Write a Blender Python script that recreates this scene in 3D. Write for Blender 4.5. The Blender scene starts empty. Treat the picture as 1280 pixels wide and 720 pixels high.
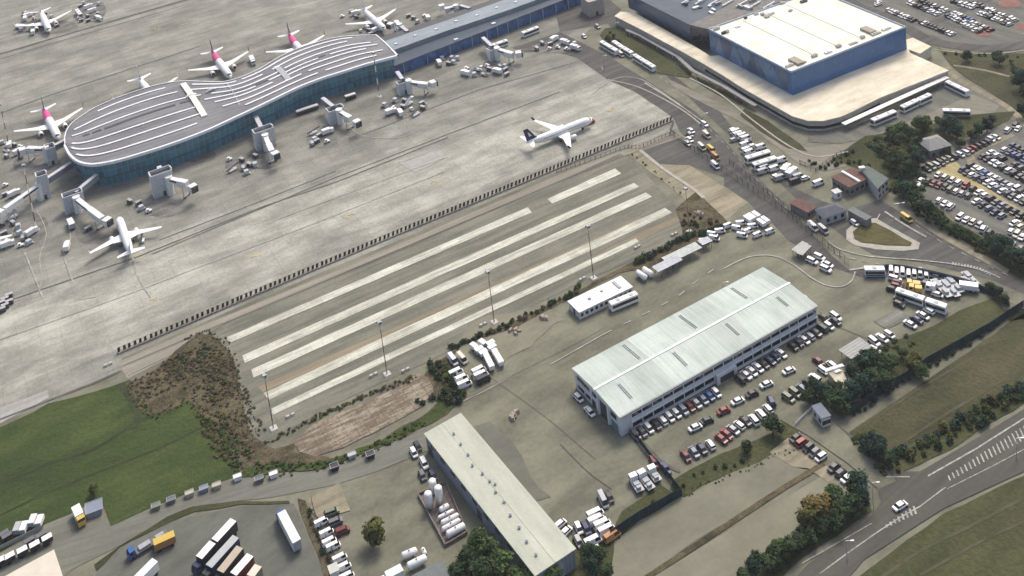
import bpy, math, random
from math import radians as R, sin, cos, pi, atan2, hypot, sqrt
from mathutils import Vector, Matrix
from mathutils.geometry import tessellate_polygon
from mathutils import noise as mn
random.seed(7)
S = bpy.context.scene
COL = S.collection

# ---------------------------------------------------------------- camera model (a survey of the site: photo point -> ground metres)
F, PIT, ROL, H = 1405.04, 0.177009, -0.121758, 270.10
CX, CY = 640 - 48.95, 360 - 668.82
_f = Vector((0, cos(PIT), -sin(PIT))); _r0 = Vector((1, 0, 0)); _u0 = _r0.cross(_f)
_r = _r0 * cos(ROL) + _u0 * sin(ROL); _u = -_r0 * sin(ROL) + _u0 * cos(ROL)
def G(x, y, z=0.0):
    d = _f * F + _r * (x - CX) - _u * (y - CY)
    t = (z - H) / d.z
    return Vector((d.x * t, d.y * t, z))
def ang(a, b): return atan2(b[1] - a[1], b[0] - a[0])
def tl(ox, oy, s=4.0): return lambda *p: [(ox + a / s, oy + b / s) for a, b in p]

cam = bpy.data.cameras.new('camera'); co = bpy.data.objects.new('camera', cam); COL.objects.link(co)
co.matrix_world = Matrix(((_r.x, _u.x, -_f.x, 0), (_r.y, _u.y, -_f.y, 0), (_r.z, _u.z, -_f.z, H), (0, 0, 0, 1)))
cam.sensor_width = 36; cam.lens = F / 1280 * 36
cam.shift_x = -(CX - 640) / 1280; cam.shift_y = (CY - 360) / 1280
cam.clip_start = 1; cam.clip_end = 6000
S.camera = co

# ---------------------------------------------------------------- light
SUN_EL, SUN_AZ = 52.0, 28.0      # azimuth measured clockwise from +Y (away from the camera)
w = bpy.data.worlds.new('World'); S.world = w; w.use_nodes = True
nt = w.node_tree; bgn = nt.nodes['Background']
sky = nt.nodes.new('ShaderNodeTexSky'); sky.sky_type = 'NISHITA'; sky.sun_disc = False
sky.sun_elevation = R(SUN_EL); sky.sun_rotation = R(SUN_AZ); sky.dust_density = 6; sky.air_density = 1.0; sky.ozone_density = 1.0
nt.links.new(sky.outputs[0], bgn.inputs[0]); bgn.inputs[1].default_value = 0.15
sl = bpy.data.lights.new('sun', 'SUN'); sl.energy = 1.3; sl.angle = R(17); sl.color = (1, .95, .87)
so = bpy.data.objects.new('sun', sl); COL.objects.link(so)
sd = Vector((sin(R(SUN_AZ)) * cos(R(SUN_EL)), cos(R(SUN_AZ)) * cos(R(SUN_EL)), sin(R(SUN_EL))))
so.rotation_euler = sd.to_track_quat('Z', 'Y').to_euler()
S.view_settings.view_transform = 'Standard'; S.view_settings.look = 'None'
S.view_settings.exposure = 0.40; S.view_settings.gamma = 1
S.cycles.max_bounces = 4; S.cycles.diffuse_bounces = 2; S.cycles.glossy_bounces = 2
S.cycles.transparent_max_bounces = 4; S.cycles.use_denoising = True

# ---------------------------------------------------------------- materials
MATS = {}
D1 = 26.9      # the site's main direction, degrees
def newmat(name):
    m = bpy.data.materials.new(name); m.use_nodes = True
    return m, m.node_tree, m.node_tree.nodes['Principled BSDF']
def mat(name, c, rough=.6, var=.12, scale=.6, metal=0.0, spec=.4):
    """paint, metal, cladding: a base colour with soft patchy wear"""
    if name in MATS: return MATS[name]
    m, t, b = newmat(name)
    tc = t.nodes.new('ShaderNodeTexCoord'); n = t.nodes.new('ShaderNodeTexNoise')
    n.inputs['Scale'].default_value = scale; n.inputs['Detail'].default_value = 4
    t.links.new(tc.outputs['Object'], n.inputs['Vector'])
    rp = t.nodes.new('ShaderNodeMapRange'); rp.inputs[1].default_value = .3; rp.inputs[2].default_value = .7
    rp.inputs[3].default_value = 1 - var; rp.inputs[4].default_value = 1 + var * .6
    t.links.new(n.outputs[0], rp.inputs[0])
    mx = t.nodes.new('ShaderNodeMix'); mx.data_type = 'RGBA'; mx.blend_type = 'MULTIPLY'; mx.inputs[0].default_value = 1
    mx.inputs[6].default_value = (*c, 1); t.links.new(rp.outputs[0], mx.inputs[7])
    t.links.new(mx.outputs[2], b.inputs['Base Color'])
    b.inputs['Roughness'].default_value = rough; b.inputs['Metallic'].default_value = metal
    b.inputs['Specular IOR Level'].default_value = spec
    MATS[name] = m; return m

def ground_mat(name, stops, stretch=(40, 6), rot=D1, big=60, fine=2.5, rough=.9, joint=None, jdark=.75, mixw=(.5, .3, .2), contrast=1.0, bump=0, seed=0.0, jang=None, belts=None, jvar=.93, mort=.11):
    """stops: dark, mid, light colour. Three noises: streaks along the site's direction, broad patches, fine grain"""
    m, t, b = newmat(name); N = t.nodes.new; L = t.links.new
    tc = N('ShaderNodeTexCoord')
    def mapped(sc, rt=0):
        mp = N('ShaderNodeMapping'); mp.vector_type = 'TEXTURE'; mp.inputs['Rotation'].default_value = (0, 0, R(rt))
        mp.inputs['Location'].default_value = (seed * 37, seed * 91, 0)
        mp.inputs['Scale'].default_value = (sc[0], sc[1], 10); L(tc.outputs['Object'], mp.inputs[0]); return mp
    def nz(sc, rt, det, rg=.6):
        n = N('ShaderNodeTexNoise'); n.noise_dimensions = '2D'; n.inputs['Scale'].default_value = 1; n.inputs['Detail'].default_value = det
        n.inputs['Roughness'].default_value = rg
        L(mapped(sc, rt).outputs[0], n.inputs['Vector']); return n
    a = nz(stretch, rot, 5, .62); c = nz((big, big * .7), rot, 6, .6); f = nz((fine, fine), 0, 4, .7)
    def mul(x, k):
        q = N('ShaderNodeMath'); q.operation = 'MULTIPLY'; L(x.outputs[0], q.inputs[0]); q.inputs[1].default_value = k; return q
    def add(x, y):
        q = N('ShaderNodeMath'); q.operation = 'ADD'; L(x.outputs[0], q.inputs[0]); L(y.outputs[0], q.inputs[1]); return q
    s = add(add(mul(a, mixw[0]), mul(c, mixw[1])), mul(f, mixw[2]))
    cr = N('ShaderNodeValToRGB'); e = cr.color_ramp.elements
    h = .14 / contrast
    e[0].position = .5 - h; e[0].color = (*stops[0], 1); e[1].position = .5 + h; e[1].color = (*stops[2], 1)
    k = e.new(.5); k.color = (*stops[1], 1)
    L(s.outputs[0], cr.inputs[0]); out = cr.outputs[0]
    if belts:      # long wear belts parallel to the blast fence: (metres from the fence, brightness), edges broken up by noise
        o_, span, stp = belts
        mp = N('ShaderNodeMapping'); mp.vector_type = 'TEXTURE'; mp.inputs['Location'].default_value = (o_.x, o_.y, 0); mp.inputs['Rotation'].default_value = (0, 0, R(rot)); L(tc.outputs['Object'], mp.inputs[0])
        sx = N('ShaderNodeSeparateXYZ'); L(mp.outputs[0], sx.inputs[0])
        w1 = nz((34, 12), rot, 4, .65)
        q = N('ShaderNodeMath'); q.operation = 'MULTIPLY_ADD'; L(w1.outputs[0], q.inputs[0]); q.inputs[1].default_value = 60; L(sx.outputs[1], q.inputs[2])
        mr = N('ShaderNodeMapRange'); mr.inputs[1].default_value = 30; mr.inputs[2].default_value = 30 + span; L(q.outputs[0], mr.inputs[0])
        c2 = N('ShaderNodeValToRGB'); el = c2.color_ramp.elements
        for k_, (p_, v_) in enumerate(stp):
            x_ = el[k_] if k_ < 2 else el.new(p_ / span)
            x_.position = p_ / span; x_.color = (v_, v_, v_, 1)
        L(mr.outputs[0], c2.inputs[0])
        mx = N('ShaderNodeMix'); mx.data_type = 'RGBA'; mx.blend_type = 'MULTIPLY'; mx.inputs[0].default_value = 1
        L(out, mx.inputs[6]); L(c2.outputs[0], mx.inputs[7]); out = mx.outputs[2]
    if joint:
        br = N('ShaderNodeTexBrick'); br.offset = 0; br.inputs['Scale'].default_value = 1
        br.inputs['Brick Width'].default_value = joint; br.inputs['Row Height'].default_value = joint
        br.inputs['Mortar Size'].default_value = mort; br.inputs['Mortar Smooth'].default_value = .6
        br.inputs['Color1'].default_value = (1, 1, 1, 1); br.inputs['Color2'].default_value = (jvar, jvar, jvar, 1)
        br.inputs['Mortar'].default_value = (jdark, jdark, jdark, 1)
        L(mapped((1, 1), jang if jang is not None else rot).outputs[0], br.inputs[0])
        mx = N('ShaderNodeMix'); mx.data_type = 'RGBA'; mx.blend_type = 'MULTIPLY'; mx.inputs[0].default_value = 1
        L(out, mx.inputs[6]); L(br.outputs[0], mx.inputs[7]); out = mx.outputs[2]
    L(out, b.inputs['Base Color']); b.inputs['Roughness'].default_value = rough; b.inputs['Specular IOR Level'].default_value = .2
    if bump:
        bp = N('ShaderNodeBump'); bp.inputs['Strength'].default_value = bump; bp.inputs['Distance'].default_value = 1.0
        L(f.outputs[0], bp.inputs['Height']); L(bp.outputs[0], b.inputs['Normal'])
    return m

def facade_mat(name, glass, bar, pitch=1.5, row=3.0, mort=.09, rough=.15, var=.5):
    """curtain wall: panes of slightly different tint between bars; uses UV in metres"""
    m, t, b = newmat(name); N = t.nodes.new; L = t.links.new
    uv = N('ShaderNodeUVMap'); br = N('ShaderNodeTexBrick'); br.offset = 0; br.inputs['Scale'].default_value = 1
    br.inputs['Brick Width'].default_value = pitch; br.inputs['Row Height'].default_value = row
    br.inputs['Mortar Size'].default_value = mort; br.inputs['Mortar Smooth'].default_value = .1
    br.inputs['Color1'].default_value = (*glass, 1); br.inputs['Color2'].default_value = (*[g * (1 + var) for g in glass], 1)
    br.inputs['Mortar'].default_value = (*bar, 1); L(uv.outputs[0], br.inputs[0]); L(br.outputs[0], b.inputs['Base Color'])
    b.inputs['Roughness'].default_value = rough; b.inputs['Specular IOR Level'].default_value = .6
    return m

C = {'w': (.78, .78, .76), 's': (.40, .41, .41), 'k': (.022, .023, .026), 'a': (.13, .135, .14), 'b': (.03, .10, .28), 'n': (.018, .028, .085),
     'r': (.22, .035, .03), 'd': (.13, .018, .02), 'g': (.02, .045, .03), 'y': (.55, .38, .07), 'o': (.40, .19, .07), 't': (.42, .36, .27), 'c': (.62, .58, .48), 'p': (.20, .23, .29), 'e': (.16, .18, .12)}
CN = {'w': 'white', 's': 'silver', 'k': 'black', 'a': 'grey', 'b': 'blue', 'n': 'navy blue', 'r': 'red', 'd': 'dark red', 'g': 'dark green', 'y': 'yellow', 'o': 'orange', 't': 'tan', 'c': 'cream', 'p': 'slate blue', 'e': 'olive green'}
def paint(c): return mat('paint_' + CN[c].replace(' ', '_'), C[c], .32, .06, .8)
WHITE = mat('white_metal', (.74, .75, .75), .45, .08, .4)
GLASS = mat('dark_window', (.012, .015, .02), .12, .3, 1.2, spec=.6)
TYRE = mat('black_rubber', (.015, .015, .015), .9)
STEEL = mat('galvanised_steel', (.36, .38, .4), .5, .2, .8)
DARK = mat('dark_grey_metal', (.05, .052, .055), .6, .2)
CONC = mat('pale_concrete', (.5, .48, .43), .85, .18, .3)

# ---------------------------------------------------------------- mesh builder
class MB:
    def __init__(s): s.v = []; s.f = []; s.m = []; s.uv = []
    def face(s, pts, mi=0, uv=None):
        i = len(s.v); s.v += [tuple(p) for p in pts]; s.f.append(tuple(range(i, i + len(pts)))); s.m.append(mi); s.uv.append(uv)
    def box(s, cx, cy, z0, lx, ly, lz, a=0, mi=0, taper=0, top_mi=None):
        ca, sa = cos(a), sin(a)
        def P(x, y, z, k=1): return (cx + (x * ca - y * sa) * 1, cy + (x * sa + y * ca), z)
        hx, hy = lx / 2, ly / 2; tx, ty = hx - taper, hy - taper
        b = [P(-hx, -hy, z0), P(hx, -hy, z0), P(hx, hy, z0), P(-hx, hy, z0)]
        t = [P(-tx, -ty, z0 + lz), P(tx, -ty, z0 + lz), P(tx, ty, z0 + lz), P(-tx, ty, z0 + lz)]
        i = len(s.v); s.v += b + t
        for q in ((0, 3, 2, 1), (0, 1, 5, 4), (1, 2, 6, 5), (2, 3, 7, 6), (3, 0, 4, 7), (4, 5, 6, 7)):
            s.f.append(tuple(i + k for k in q)); s.m.append(mi if q != (4, 5, 6, 7) or top_mi is None else top_mi); s.uv.append(None)
        return s
    def beam(s, p, q, wd, ht, mi=0):
        """box with its bottom centre line from p to q"""
        p, q = Vector(p), Vector(q); d = q - p; n = Vector((-d.y, d.x, 0)); n = n.normalized() * wd / 2 if n.length > 1e-6 else Vector((wd / 2, 0, 0))
        u = Vector((0, 0, ht)); c = [p - n, q - n, q + n, p + n]; i = len(s.v); s.v += [tuple(x) for x in c + [x + u for x in c]]
        for k in ((0, 3, 2, 1), (0, 1, 5, 4), (1, 2, 6, 5), (2, 3, 7, 6), (3, 0, 4, 7), (4, 5, 6, 7)):
            s.f.append(tuple(i + j for j in k)); s.m.append(mi); s.uv.append(None)
        return s
    def ring(s, rings, mi=0, cap=True):
        """loft a list of closed rings; mi may be a list per segment"""
        n = len(rings[0]); i = len(s.v)
        for r_ in rings: s.v += [tuple(p) for p in r_]
        for k in range(len(rings) - 1):
            for j in range(n):
                a = i + k * n + j; b = i + k * n + (j + 1) % n
                s.f.append((a, b, b + n, a + n)); s.m.append(mi[k] if isinstance(mi, list) else mi); s.uv.append(None)
        if cap:
            s.f.append(tuple(i + j for j in range(n))[::-1]); s.m.append(mi[0] if isinstance(mi, list) else mi); s.uv.append(None)
            s.f.append(tuple(i + (len(rings) - 1) * n + j for j in range(n))); s.m.append(mi[-1] if isinstance(mi, list) else mi); s.uv.append(None)
        return s
    def tube(s, p, q, r0, r1=None, n=8, mi=0):
        p, q = Vector(p), Vector(q); r1 = r0 if r1 is None else r1; d = (q - p).normalized()
        a = d.orthogonal().normalized(); b = d.cross(a)
        return s.ring([[p + (a * cos(2 * pi * k / n) + b * sin(2 * pi * k / n)) * r0 for k in range(n)], [q + (a * cos(2 * pi * k / n) + b * sin(2 * pi * k / n)) * r1 for k in range(n)]], mi)
    def poly(s, pts, mi=0):
        tri = tessellate_polygon([[Vector(p) for p in pts]]); i = len(s.v); s.v += [tuple(p) for p in pts]
        for t in tri:
            a, b, c = [Vector(pts[k]) for k in t]
            if (b - a).cross(c - a).z < 0: t = t[::-1]
            s.f.append(tuple(i + k for k in t)); s.m.append(mi); s.uv.append(None)
        return s
    def prism(s, pts, z0, z1, mi=0, top_mi=None):
        s.poly([(p[0], p[1], z1) for p in pts], mi if top_mi is None else top_mi)
        area = sum(pts[k][0] * pts[(k + 1) % len(pts)][1] - pts[(k + 1) % len(pts)][0] * pts[k][1] for k in range(len(pts)))
        if area < 0: pts = pts[::-1]
        u = 0
        for k in range(len(pts)):
            a, b = pts[k], pts[(k + 1) % len(pts)]; l = hypot(b[0] - a[0], b[1] - a[1])
            s.face([(a[0], a[1], z0), (b[0], b[1], z0), (b[0], b[1], z1), (a[0], a[1], z1)], mi, [(u, z0), (u + l, z0), (u + l, z1), (u, z1)]); u += l
        return s
    def build(s, name, mats, parent=None, smooth=False):
        me = bpy.data.meshes.new(name); me.from_pydata([tuple(v) for v in s.v], [], s.f)
        if not isinstance(mats, (list, tuple)): mats = [mats]
        for m in mats: me.materials.append(m)
        for p, k in zip(me.polygons, s.m): p.material_index = min(k, len(mats) - 1); p.use_smooth = smooth
        if any(s.uv):
            ul = me.uv_layers.new(name='uv')
            for p, q in zip(me.polygons, s.uv):
                if q:
                    for li, c in zip(p.loop_indices, q): ul.data[li].uv = c
        o = bpy.data.objects.new(name, me); COL.objects.link(o)
        if parent: o.parent = parent
        return o

LABELS = {}
def tag(o, label, cat, group=None, kind=None):
    o['label'] = label; o['category'] = cat
    if group: o['group'] = group
    if kind: o['kind'] = kind
    return o
def thing(name, label, cat, loc=(0, 0, 0), rz=0, group=None):
    o = bpy.data.objects.new(name, None); o.empty_display_size = .5; COL.objects.link(o)
    o.location = loc; o.rotation_euler = (0, 0, rz); return tag(o, label, cat, group)
def copy_tree(o, parent=None):
    c = o.copy(); COL.objects.link(c); c.parent = parent
    for ch in KIDS.get(o.name, []): copy_tree(ch, c)
    return c
KIDS = {}
def note_kids(o):
    ch = [x for x in COL.objects if x.parent is o]
    KIDS[o.name] = ch
    for x in ch: note_kids(x)

# ---------------------------------------------------------------- ground sheets
def wobble(pts, amp, step):
    out = []
    for k in range(len(pts)):
        a, b = Vector(pts[k]).to_2d(), Vector(pts[(k + 1) % len(pts)]).to_2d(); n = max(1, int((b - a).length / step))
        for j in range(n):
            p = a.lerp(b, j / n); q = mn.noise_vector(Vector((p.x * .11, p.y * .11, 3))) + mn.noise_vector(Vector((p.x * .4, p.y * .4, 8))) * .5
            out.append((p.x + q.x * amp, p.y + q.y * amp))
    return out
NZ = {}
def lift(z):
    k = round(z * 100); NZ[k] = NZ.get(k, 0) + 1; return z + .004 * (NZ[k] % 14)
def sheet(name, px, m, z, amp=0, step=4, label=None):
    z = lift(z)
    pts = [G(x, y) for x, y in px]
    if amp: pts = wobble(pts, amp, step)
    mb = MB(); mb.poly([(p[0], p[1], z) for p in pts]); o = mb.build(name, m); o['kind'] = 'structure'
    if label: o['label'] = label
    return o
def strip_pts(line, wd):
    """a ribbon of constant width round a world polyline"""
    L_, R_ = [], []
    for k, p in enumerate(line):
        a = line[max(0, k - 1)]; b = line[min(len(line) - 1, k + 1)]; d = Vector((b[0] - a[0], b[1] - a[1])).normalized(); n = Vector((-d.y, d.x)) * wd / 2
        L_.append((p[0] + n.x, p[1] + n.y)); R_.append((p[0] - n.x, p[1] - n.y))
    return L_, R_
def smooth(px, n=6):
    P = [Vector(p) for p in px]; out = []
    for k in range(len(P) - 1):
        p0, p1, p2, p3 = P[max(0, k - 1)], P[k], P[k + 1], P[min(len(P) - 1, k + 2)]
        for j in range(n):
            t = j / n; out.append(.5 * ((2 * p1) + (p2 - p0) * t + (2 * p0 - 5 * p1 + 4 * p2 - p3) * t * t + (3 * p1 - p0 - 3 * p2 + p3) * t ** 3))
    out.append(P[-1]); return out
def ribbon_into(mb, px, wd, z, curve=True, dash=None):
    z = lift(z)
    pts = [G(p[0], p[1]) for p in (smooth(px) if curve and len(px) > 2 else px)]
    if dash:
        tot = sum((pts[k + 1] - pts[k]).length for k in range(len(pts) - 1)); s0 = 0
        while s0 < tot:
            def at(s_):
                for k in range(len(pts) - 1):
                    l = (pts[k + 1] - pts[k]).length
                    if s_ <= l: return pts[k].lerp(pts[k + 1], s_ / l)
                    s_ -= l
                return pts[-1]
            seg = [at(s0), at(min(tot, s0 + dash[0]))]; s0 += dash[0] + dash[1]
            if (seg[1] - seg[0]).length < .2: continue
            L_, R_ = strip_pts(seg, wd); mb.face([(*R_[0], z), (*R_[1], z), (*L_[1], z), (*L_[0], z)])
        return
    L_, R_ = strip_pts(pts, wd)
    for k in range(len(pts) - 1): mb.face([(*R_[k], z), (*R_[k + 1], z), (*L_[k + 1], z), (*L_[k], z)])
def ribbon(name, px, wd, m, z, **k):
    mb = MB(); ribbon_into(mb, px, wd, z, **k); o = mb.build(name, m); o['kind'] = 'structure'; return o

def nl(what, k, where):
    a = '%s, %s from the left %s' % (what, ORD[k], where); b = '%s, %s %s' % (what, ORD[k], where)
    return a if len(a.replace(',', ' ').split()) <= 16 else b
ORD = ['first', 'second', 'third', 'fourth', 'fifth', 'sixth', 'seventh', 'eighth', 'ninth', 'tenth', 'eleventh', 'twelfth', 'thirteenth', 'fourteenth', 'fifteenth', 'sixteenth', 'seventeenth', 'eighteenth', 'nineteenth', 'twentieth', 'twenty-first', 'twenty-second', 'twenty-third', 'twenty-fourth', 'twenty-fifth', 'twenty-sixth']
# ================================================================ THE GROUND
M_LOT = ground_mat('yard_paving', ((0.1166, 0.1158, 0.08486), (0.1594, 0.1582, 0.1149), (0.2039, 0.2025, 0.1463)), (26, 9), D1, 24, 1.5, contrast=1.35)
_o = G(400, 328)
M_APR = ground_mat('apron_concrete', ((0.1959, 0.1957, 0.1663), (0.2612, 0.2602, 0.2216), (0.3463, 0.3436, 0.2943)), (22, 4.5), D1 - .6, 20, 1.3, joint=7.5, jdark=.74, contrast=1.35, mixw=(0.3364, 0.3973, 0.2484), jvar=.88,
                   belts=(_o, 420, ((0, .95), (420, .92), (12, 1.26), (38, 1.38), (56, 1.04), (75, .88), (110, .78), (160, .74), (215, .84), (265, 1.02), (300, .86), (330, 1.0))))
M_APR2 = ground_mat('worn_apron_concrete', ((0.1219, 0.1244, 0.1064), (0.1852, 0.1897, 0.1615), (0.2555, 0.2611, 0.2204)), (60, 4), D1 - .6, 30, 1.4, joint=7.5, jdark=.8, contrast=1.3, seed=1)
M_STN = ground_mat('oil_stained_concrete', ((0.09996, 0.1004, 0.0912), (0.1549, 0.1526, 0.1358), (0.2149, 0.2108, 0.1872)), (12, 4), D1, 12, 1.1, joint=7.5, jdark=.8, contrast=1.5, seed=40)
M_BRT = ground_mat('pale_apron_concrete', ((.27, .266, .245), (.345, .34, .315), (.42, .415, .385)), (50, 4), D1 - .6, 40, 1.5, joint=7.5, jdark=.86, contrast=1.35, seed=2)
M_ASP = ground_mat('road_asphalt', ((0.0594, 0.0572, 0.05808), (0.08424, 0.08437, 0.07691), (0.1184, 0.1176, 0.1045)), (50, 3), D1, 50, 1.5, contrast=1.1, seed=3)
M_ASP2 = ground_mat('dark_road_asphalt', ((0.06277, 0.063, 0.05331), (0.08099, 0.08115, 0.0684), (0.1063, 0.1057, 0.08851)), (60, 3), 33, 60, 1.5, seed=4)
M_STR = ground_mat('striped_lot_paving', ((0.1244, 0.1236, 0.09792), (0.1606, 0.1598, 0.1257), (0.2091, 0.2046, 0.1567)), (36, 2.6), D1, 24, 1.4, contrast=1.45, seed=5, joint=8, jdark=.86)
M_PAD = ground_mat('cream_concrete_strip', ((0.3795, 0.3813, 0.3101), (0.5166, 0.5194, 0.4341), (0.6325, 0.6355, 0.5357)), (14, 1.2), D1, 26, 1.1, joint=4.2, jdark=.78, contrast=1.5, seed=6, jvar=.84)
M_GRS = ground_mat('green_grass', ((0.02521, 0.03932, 0.01006), (0.04202, 0.06376, 0.01509), (0.06933, 0.09137, 0.02513)), (26, 7), D1, 38, 1.5, bump=.5, contrast=1.1, seed=7, mixw=(0.3677, 0.3719, 0.2513))
M_GRD = ground_mat('dry_grass', ((0.04032, 0.04212, 0.01922), (0.06989, 0.06833, 0.0332), (0.112, 0.09828, 0.05242)), (30, 8), D1, 45, 1.4, bump=.5, contrast=1.2, seed=8, mixw=(0.2688, 0.3744, 0.2621))
M_GRO = ground_mat('olive_grass', ((0.03036, 0.03558, 0.01317), (0.0506, 0.05757, 0.02164), (0.08096, 0.08374, 0.03575)), (30, 7), 35, 60, 1.5, bump=.5, contrast=1.1, seed=9, mixw=(0.3036, 0.4187, 0.2822))
M_SOI = ground_mat('brown_scrub_soil', ((0.03675, 0.03313, 0.01799), (0.06615, 0.05598, 0.03099), (0.1208, 0.1005, 0.05798)), (6, 3), D1, 14, 1.2, bump=.6, contrast=1.4, seed=10, mixw=(0.315, 0.457, 0.2999))
M_SND = ground_mat('tan_paving', ((0.1673, 0.1517, 0.1057), (0.2333, 0.2123, 0.148), (0.3081, 0.2755, 0.1945)), (30, 3), D1, 30, 1.4, contrast=1.3, seed=11)
M_RUN = ground_mat('broken_concrete', ((0.1449, 0.1167, 0.08303), (0.2898, 0.2513, 0.1879), (0.392, 0.3501, 0.2709)), (9, 1.3), D1, 14, 1.0, joint=3.2, jdark=.5, contrast=1.5, seed=12, mixw=(0.437, 0.22, 0.23))
M_PRK = ground_mat('car_park_asphalt', ((0.09281, 0.09481, 0.08424), (0.1326, 0.1348, 0.1169), (0.1767, 0.1767, 0.1479)), (30, 5), -60, 40, 1.6, contrast=1.1, seed=13)
M_KRB = mat('kerb_concrete', (.36, .34, .29), .9, .2, .5)
M_PNT = mat('white_road_paint', (.36, .355, .32), .8, .5, .9)
M_FNT = mat('worn_white_paint', (.36, .35, .31), .8, .35, .3)
M_YEL = mat('worn_yellow_paint', (.52, .40, .16), .8, .35, .3)
M_CRK = mat('dark_joint_filler', (.105, .098, .085), .9, .3, .3)
M_RED = ground_mat('red_brick_paving', ((.15, .075, .06), (.21, .11, .09), (.27, .16, .13)), (6, 4), 0, 20, 1.2, seed=14)

mb = MB(); n = 12; X0, X1, Y0, Y1 = -2600, 2600, -600, 4200
for i in range(n):
    for j in range(n):
        x0, x1 = X0 + (X1 - X0) * i / n, X0 + (X1 - X0) * (i + 1) / n; y0, y1 = Y0 + (Y1 - Y0) * j / n, Y0 + (Y1 - Y0) * (j + 1) / n
        mb.face([(x0, y0, 0), (x1, y0, 0), (x1, y1, 0), (x0, y1, 0)])
o = mb.build('ground', M_LOT); o['kind'] = 'structure'
Z1, Z2, Z3, Z4, Z5 = .04, .10, .16, .22, .28
# the concrete apron round the terminal, with a worn darker belt at the gates and a paler belt by the blast fence
sheet('apron', [(-260, -90), (760, -90), (742, 30), (725, 50), (735, 75), (775, 102), (812, 128), (848, 148), (846, 162), (700, 214), (500, 300), (300, 383), (152, 448), (153, 462), (60, 505), (-40, 545), (-260, 640)], M_APR, Z1)
for k, (x, y, rx, ry) in enumerate(((245, 195, 26, 9), (205, 262, 30, 9), (330, 200, 22, 12), (402, 176, 20, 9), (505, 135, 30, 10), (612, 88, 30, 8), (120, 292, 28, 14), (30, 285, 30, 22), (690, 60, 26, 7), (300, 206, 20, 9), (45, 205, 30, 14), (60, 34, 40, 9), (115, 14, 18, 14))):
    sheet('stained_stand', [(x + rx * cos(a * .45), y + ry * sin(a * .45)) for a in range(14)], M_STN, Z2, 1.4, 2.5)
sheet('pale_apron_patch', [(500, 205), (540, 190), (556, 198), (520, 216)], M_BRT, Z3, .5, 3)
sheet('pale_apron_patch.001', [(0, 510), (60, 488), (62, 497), (0, 530)], M_BRT, Z3, .3, 3)
# dark taxi strips and joints on the apron
mb = MB()
for px, wd in (([(0, 68), (60, 50), (170, 18), (260, -8)], 2.6), ([(0, 74), (60, 56), (175, 23), (280, -8)], .7), ([(0, 142), (60, 120), (170, 84), (250, 58)], .8),
               ([(0, 345), (120, 300), (190, 318), (300, 272), (420, 222), (560, 168), (700, 115)][2:], .5), ([(0, 380), (170, 322), (330, 258), (420, 228), (560, 172)], .6),
               ([(0, 525), (120, 478), (151, 464)], 1.0), ([(200, 300), (300, 262), (420, 214)], .4), ([(450, 170), (600, 112), (720, 78)], .4)):
    ribbon_into(mb, px, wd, Z3, curve=False)
o = mb.build('apron_joint', M_CRK); o['kind'] = 'structure'
mb = MB()
for px, wd in (([(31, 316), (54, 373)], .55), ([(80, 322), (94, 360)], .55), ([(165, 318), (172, 345), (188, 372)], .5), ([(46, 262), (58, 292), (50, 320), (52, 350), (46, 372)], .3),
               ([(86, 282), (88, 300), (80, 320)], .3), ([(0, 425), (150, 372), (260, 330), (400, 277), (560, 213)], .35), ([(740, 118), (766, 100), (790, 97), (812, 105), (850, 132), (878, 152)], .45),
               ([(430, 150), (452, 170), (500, 172), (530, 158), (545, 140)], .25), ([(560, 100), (610, 70), (655, 62), (700, 66)], .3), ([(345, 275), (440, 240), (560, 196)], .35),
               ([(806, 104), (832, 120), (850, 132)], 1.0), ([(752, 84), (754, 88)], .4), ([(100, 375), (120, 371)], .3)):
    ribbon_into(mb, px, wd, Z4)
o = mb.build('apron_marking', M_FNT); o['kind'] = 'structure'
mb = MB()
for x, y, s in ((190, 375, 3.2), (435, 270, 3.0), (545, 229, 3.2), (320, 321, 2.6), (765, 138, 2.2), (230, 32, 4), (198, 37, 3)):
    c = G(x, y)
    for k in range(7):
        a = random.uniform(0, 6.28); r_ = random.uniform(0, s); mb.box(c.x + cos(a) * r_, c.y + sin(a) * r_, Z3 + k * .003, random.uniform(.6, 1.8), random.uniform(.3, .7), .02, R(D1) + random.choice((0, 1.57)))
o = mb.build('apron_stand_marking', M_YEL); o['kind'] = 'structure'
# service strip between the blast fence and the striped lot
sheet('service_strip', [(150, 452), (300, 388), (500, 305), (700, 218), (800, 178), (846, 164), (852, 172), (778, 196), (640, 252), (285, 402), (262, 414), (225, 440), (160, 474), (153, 464)], ground_mat('service_strip_paving', ((0.1911, 0.1726, 0.1382), (0.2388, 0.2205, 0.1796), (0.2963, 0.2733, 0.2212)), (60, 2), D1, 40, 1.3, seed=15), Z2)
sheet('striped_lot', [(262, 414), (285, 402), (640, 252), (775, 192), (790, 200), (868, 282), (862, 300), (800, 322), (720, 356), (640, 395), (545, 448), (470, 482), (400, 514), (330, 560), (312, 545), (300, 500), (280, 445)], M_STR, Z2)
T5, T1 = tl(320, 360), tl(640, 180)
pads = [[(282.5, 422.5), (660, 259.5), (665, 266), (287.5, 429)], [(684, 249), (769, 211), (777, 217.5), (690, 255)], [(303, 445), (792.5, 229), (799, 234), (306, 454.5)],
        [(314, 462.5), (807, 241), (815, 246), (317, 472.5)], [(329, 492), (831, 260), (840, 266), (336, 500)], [(339.5, 511), (795, 298), (799, 303), (341, 519)]]
for p in pads: sheet('concrete_strip', p, M_PAD, Z3, .16, 1.5)
sheet('tan_strip', [(322, 484), (470, 420), (640, 345), (800, 272), (806, 275), (640, 352), (480, 425), (328, 490)], ground_mat('tan_dust', ((0.1641, 0.1413, 0.09972), (0.2138, 0.1817, 0.1234), (0.2685, 0.2271, 0.1568)), (60, 2), D1, 30, 1.3, seed=17), Z2 + .01, .25, 3)
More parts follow.
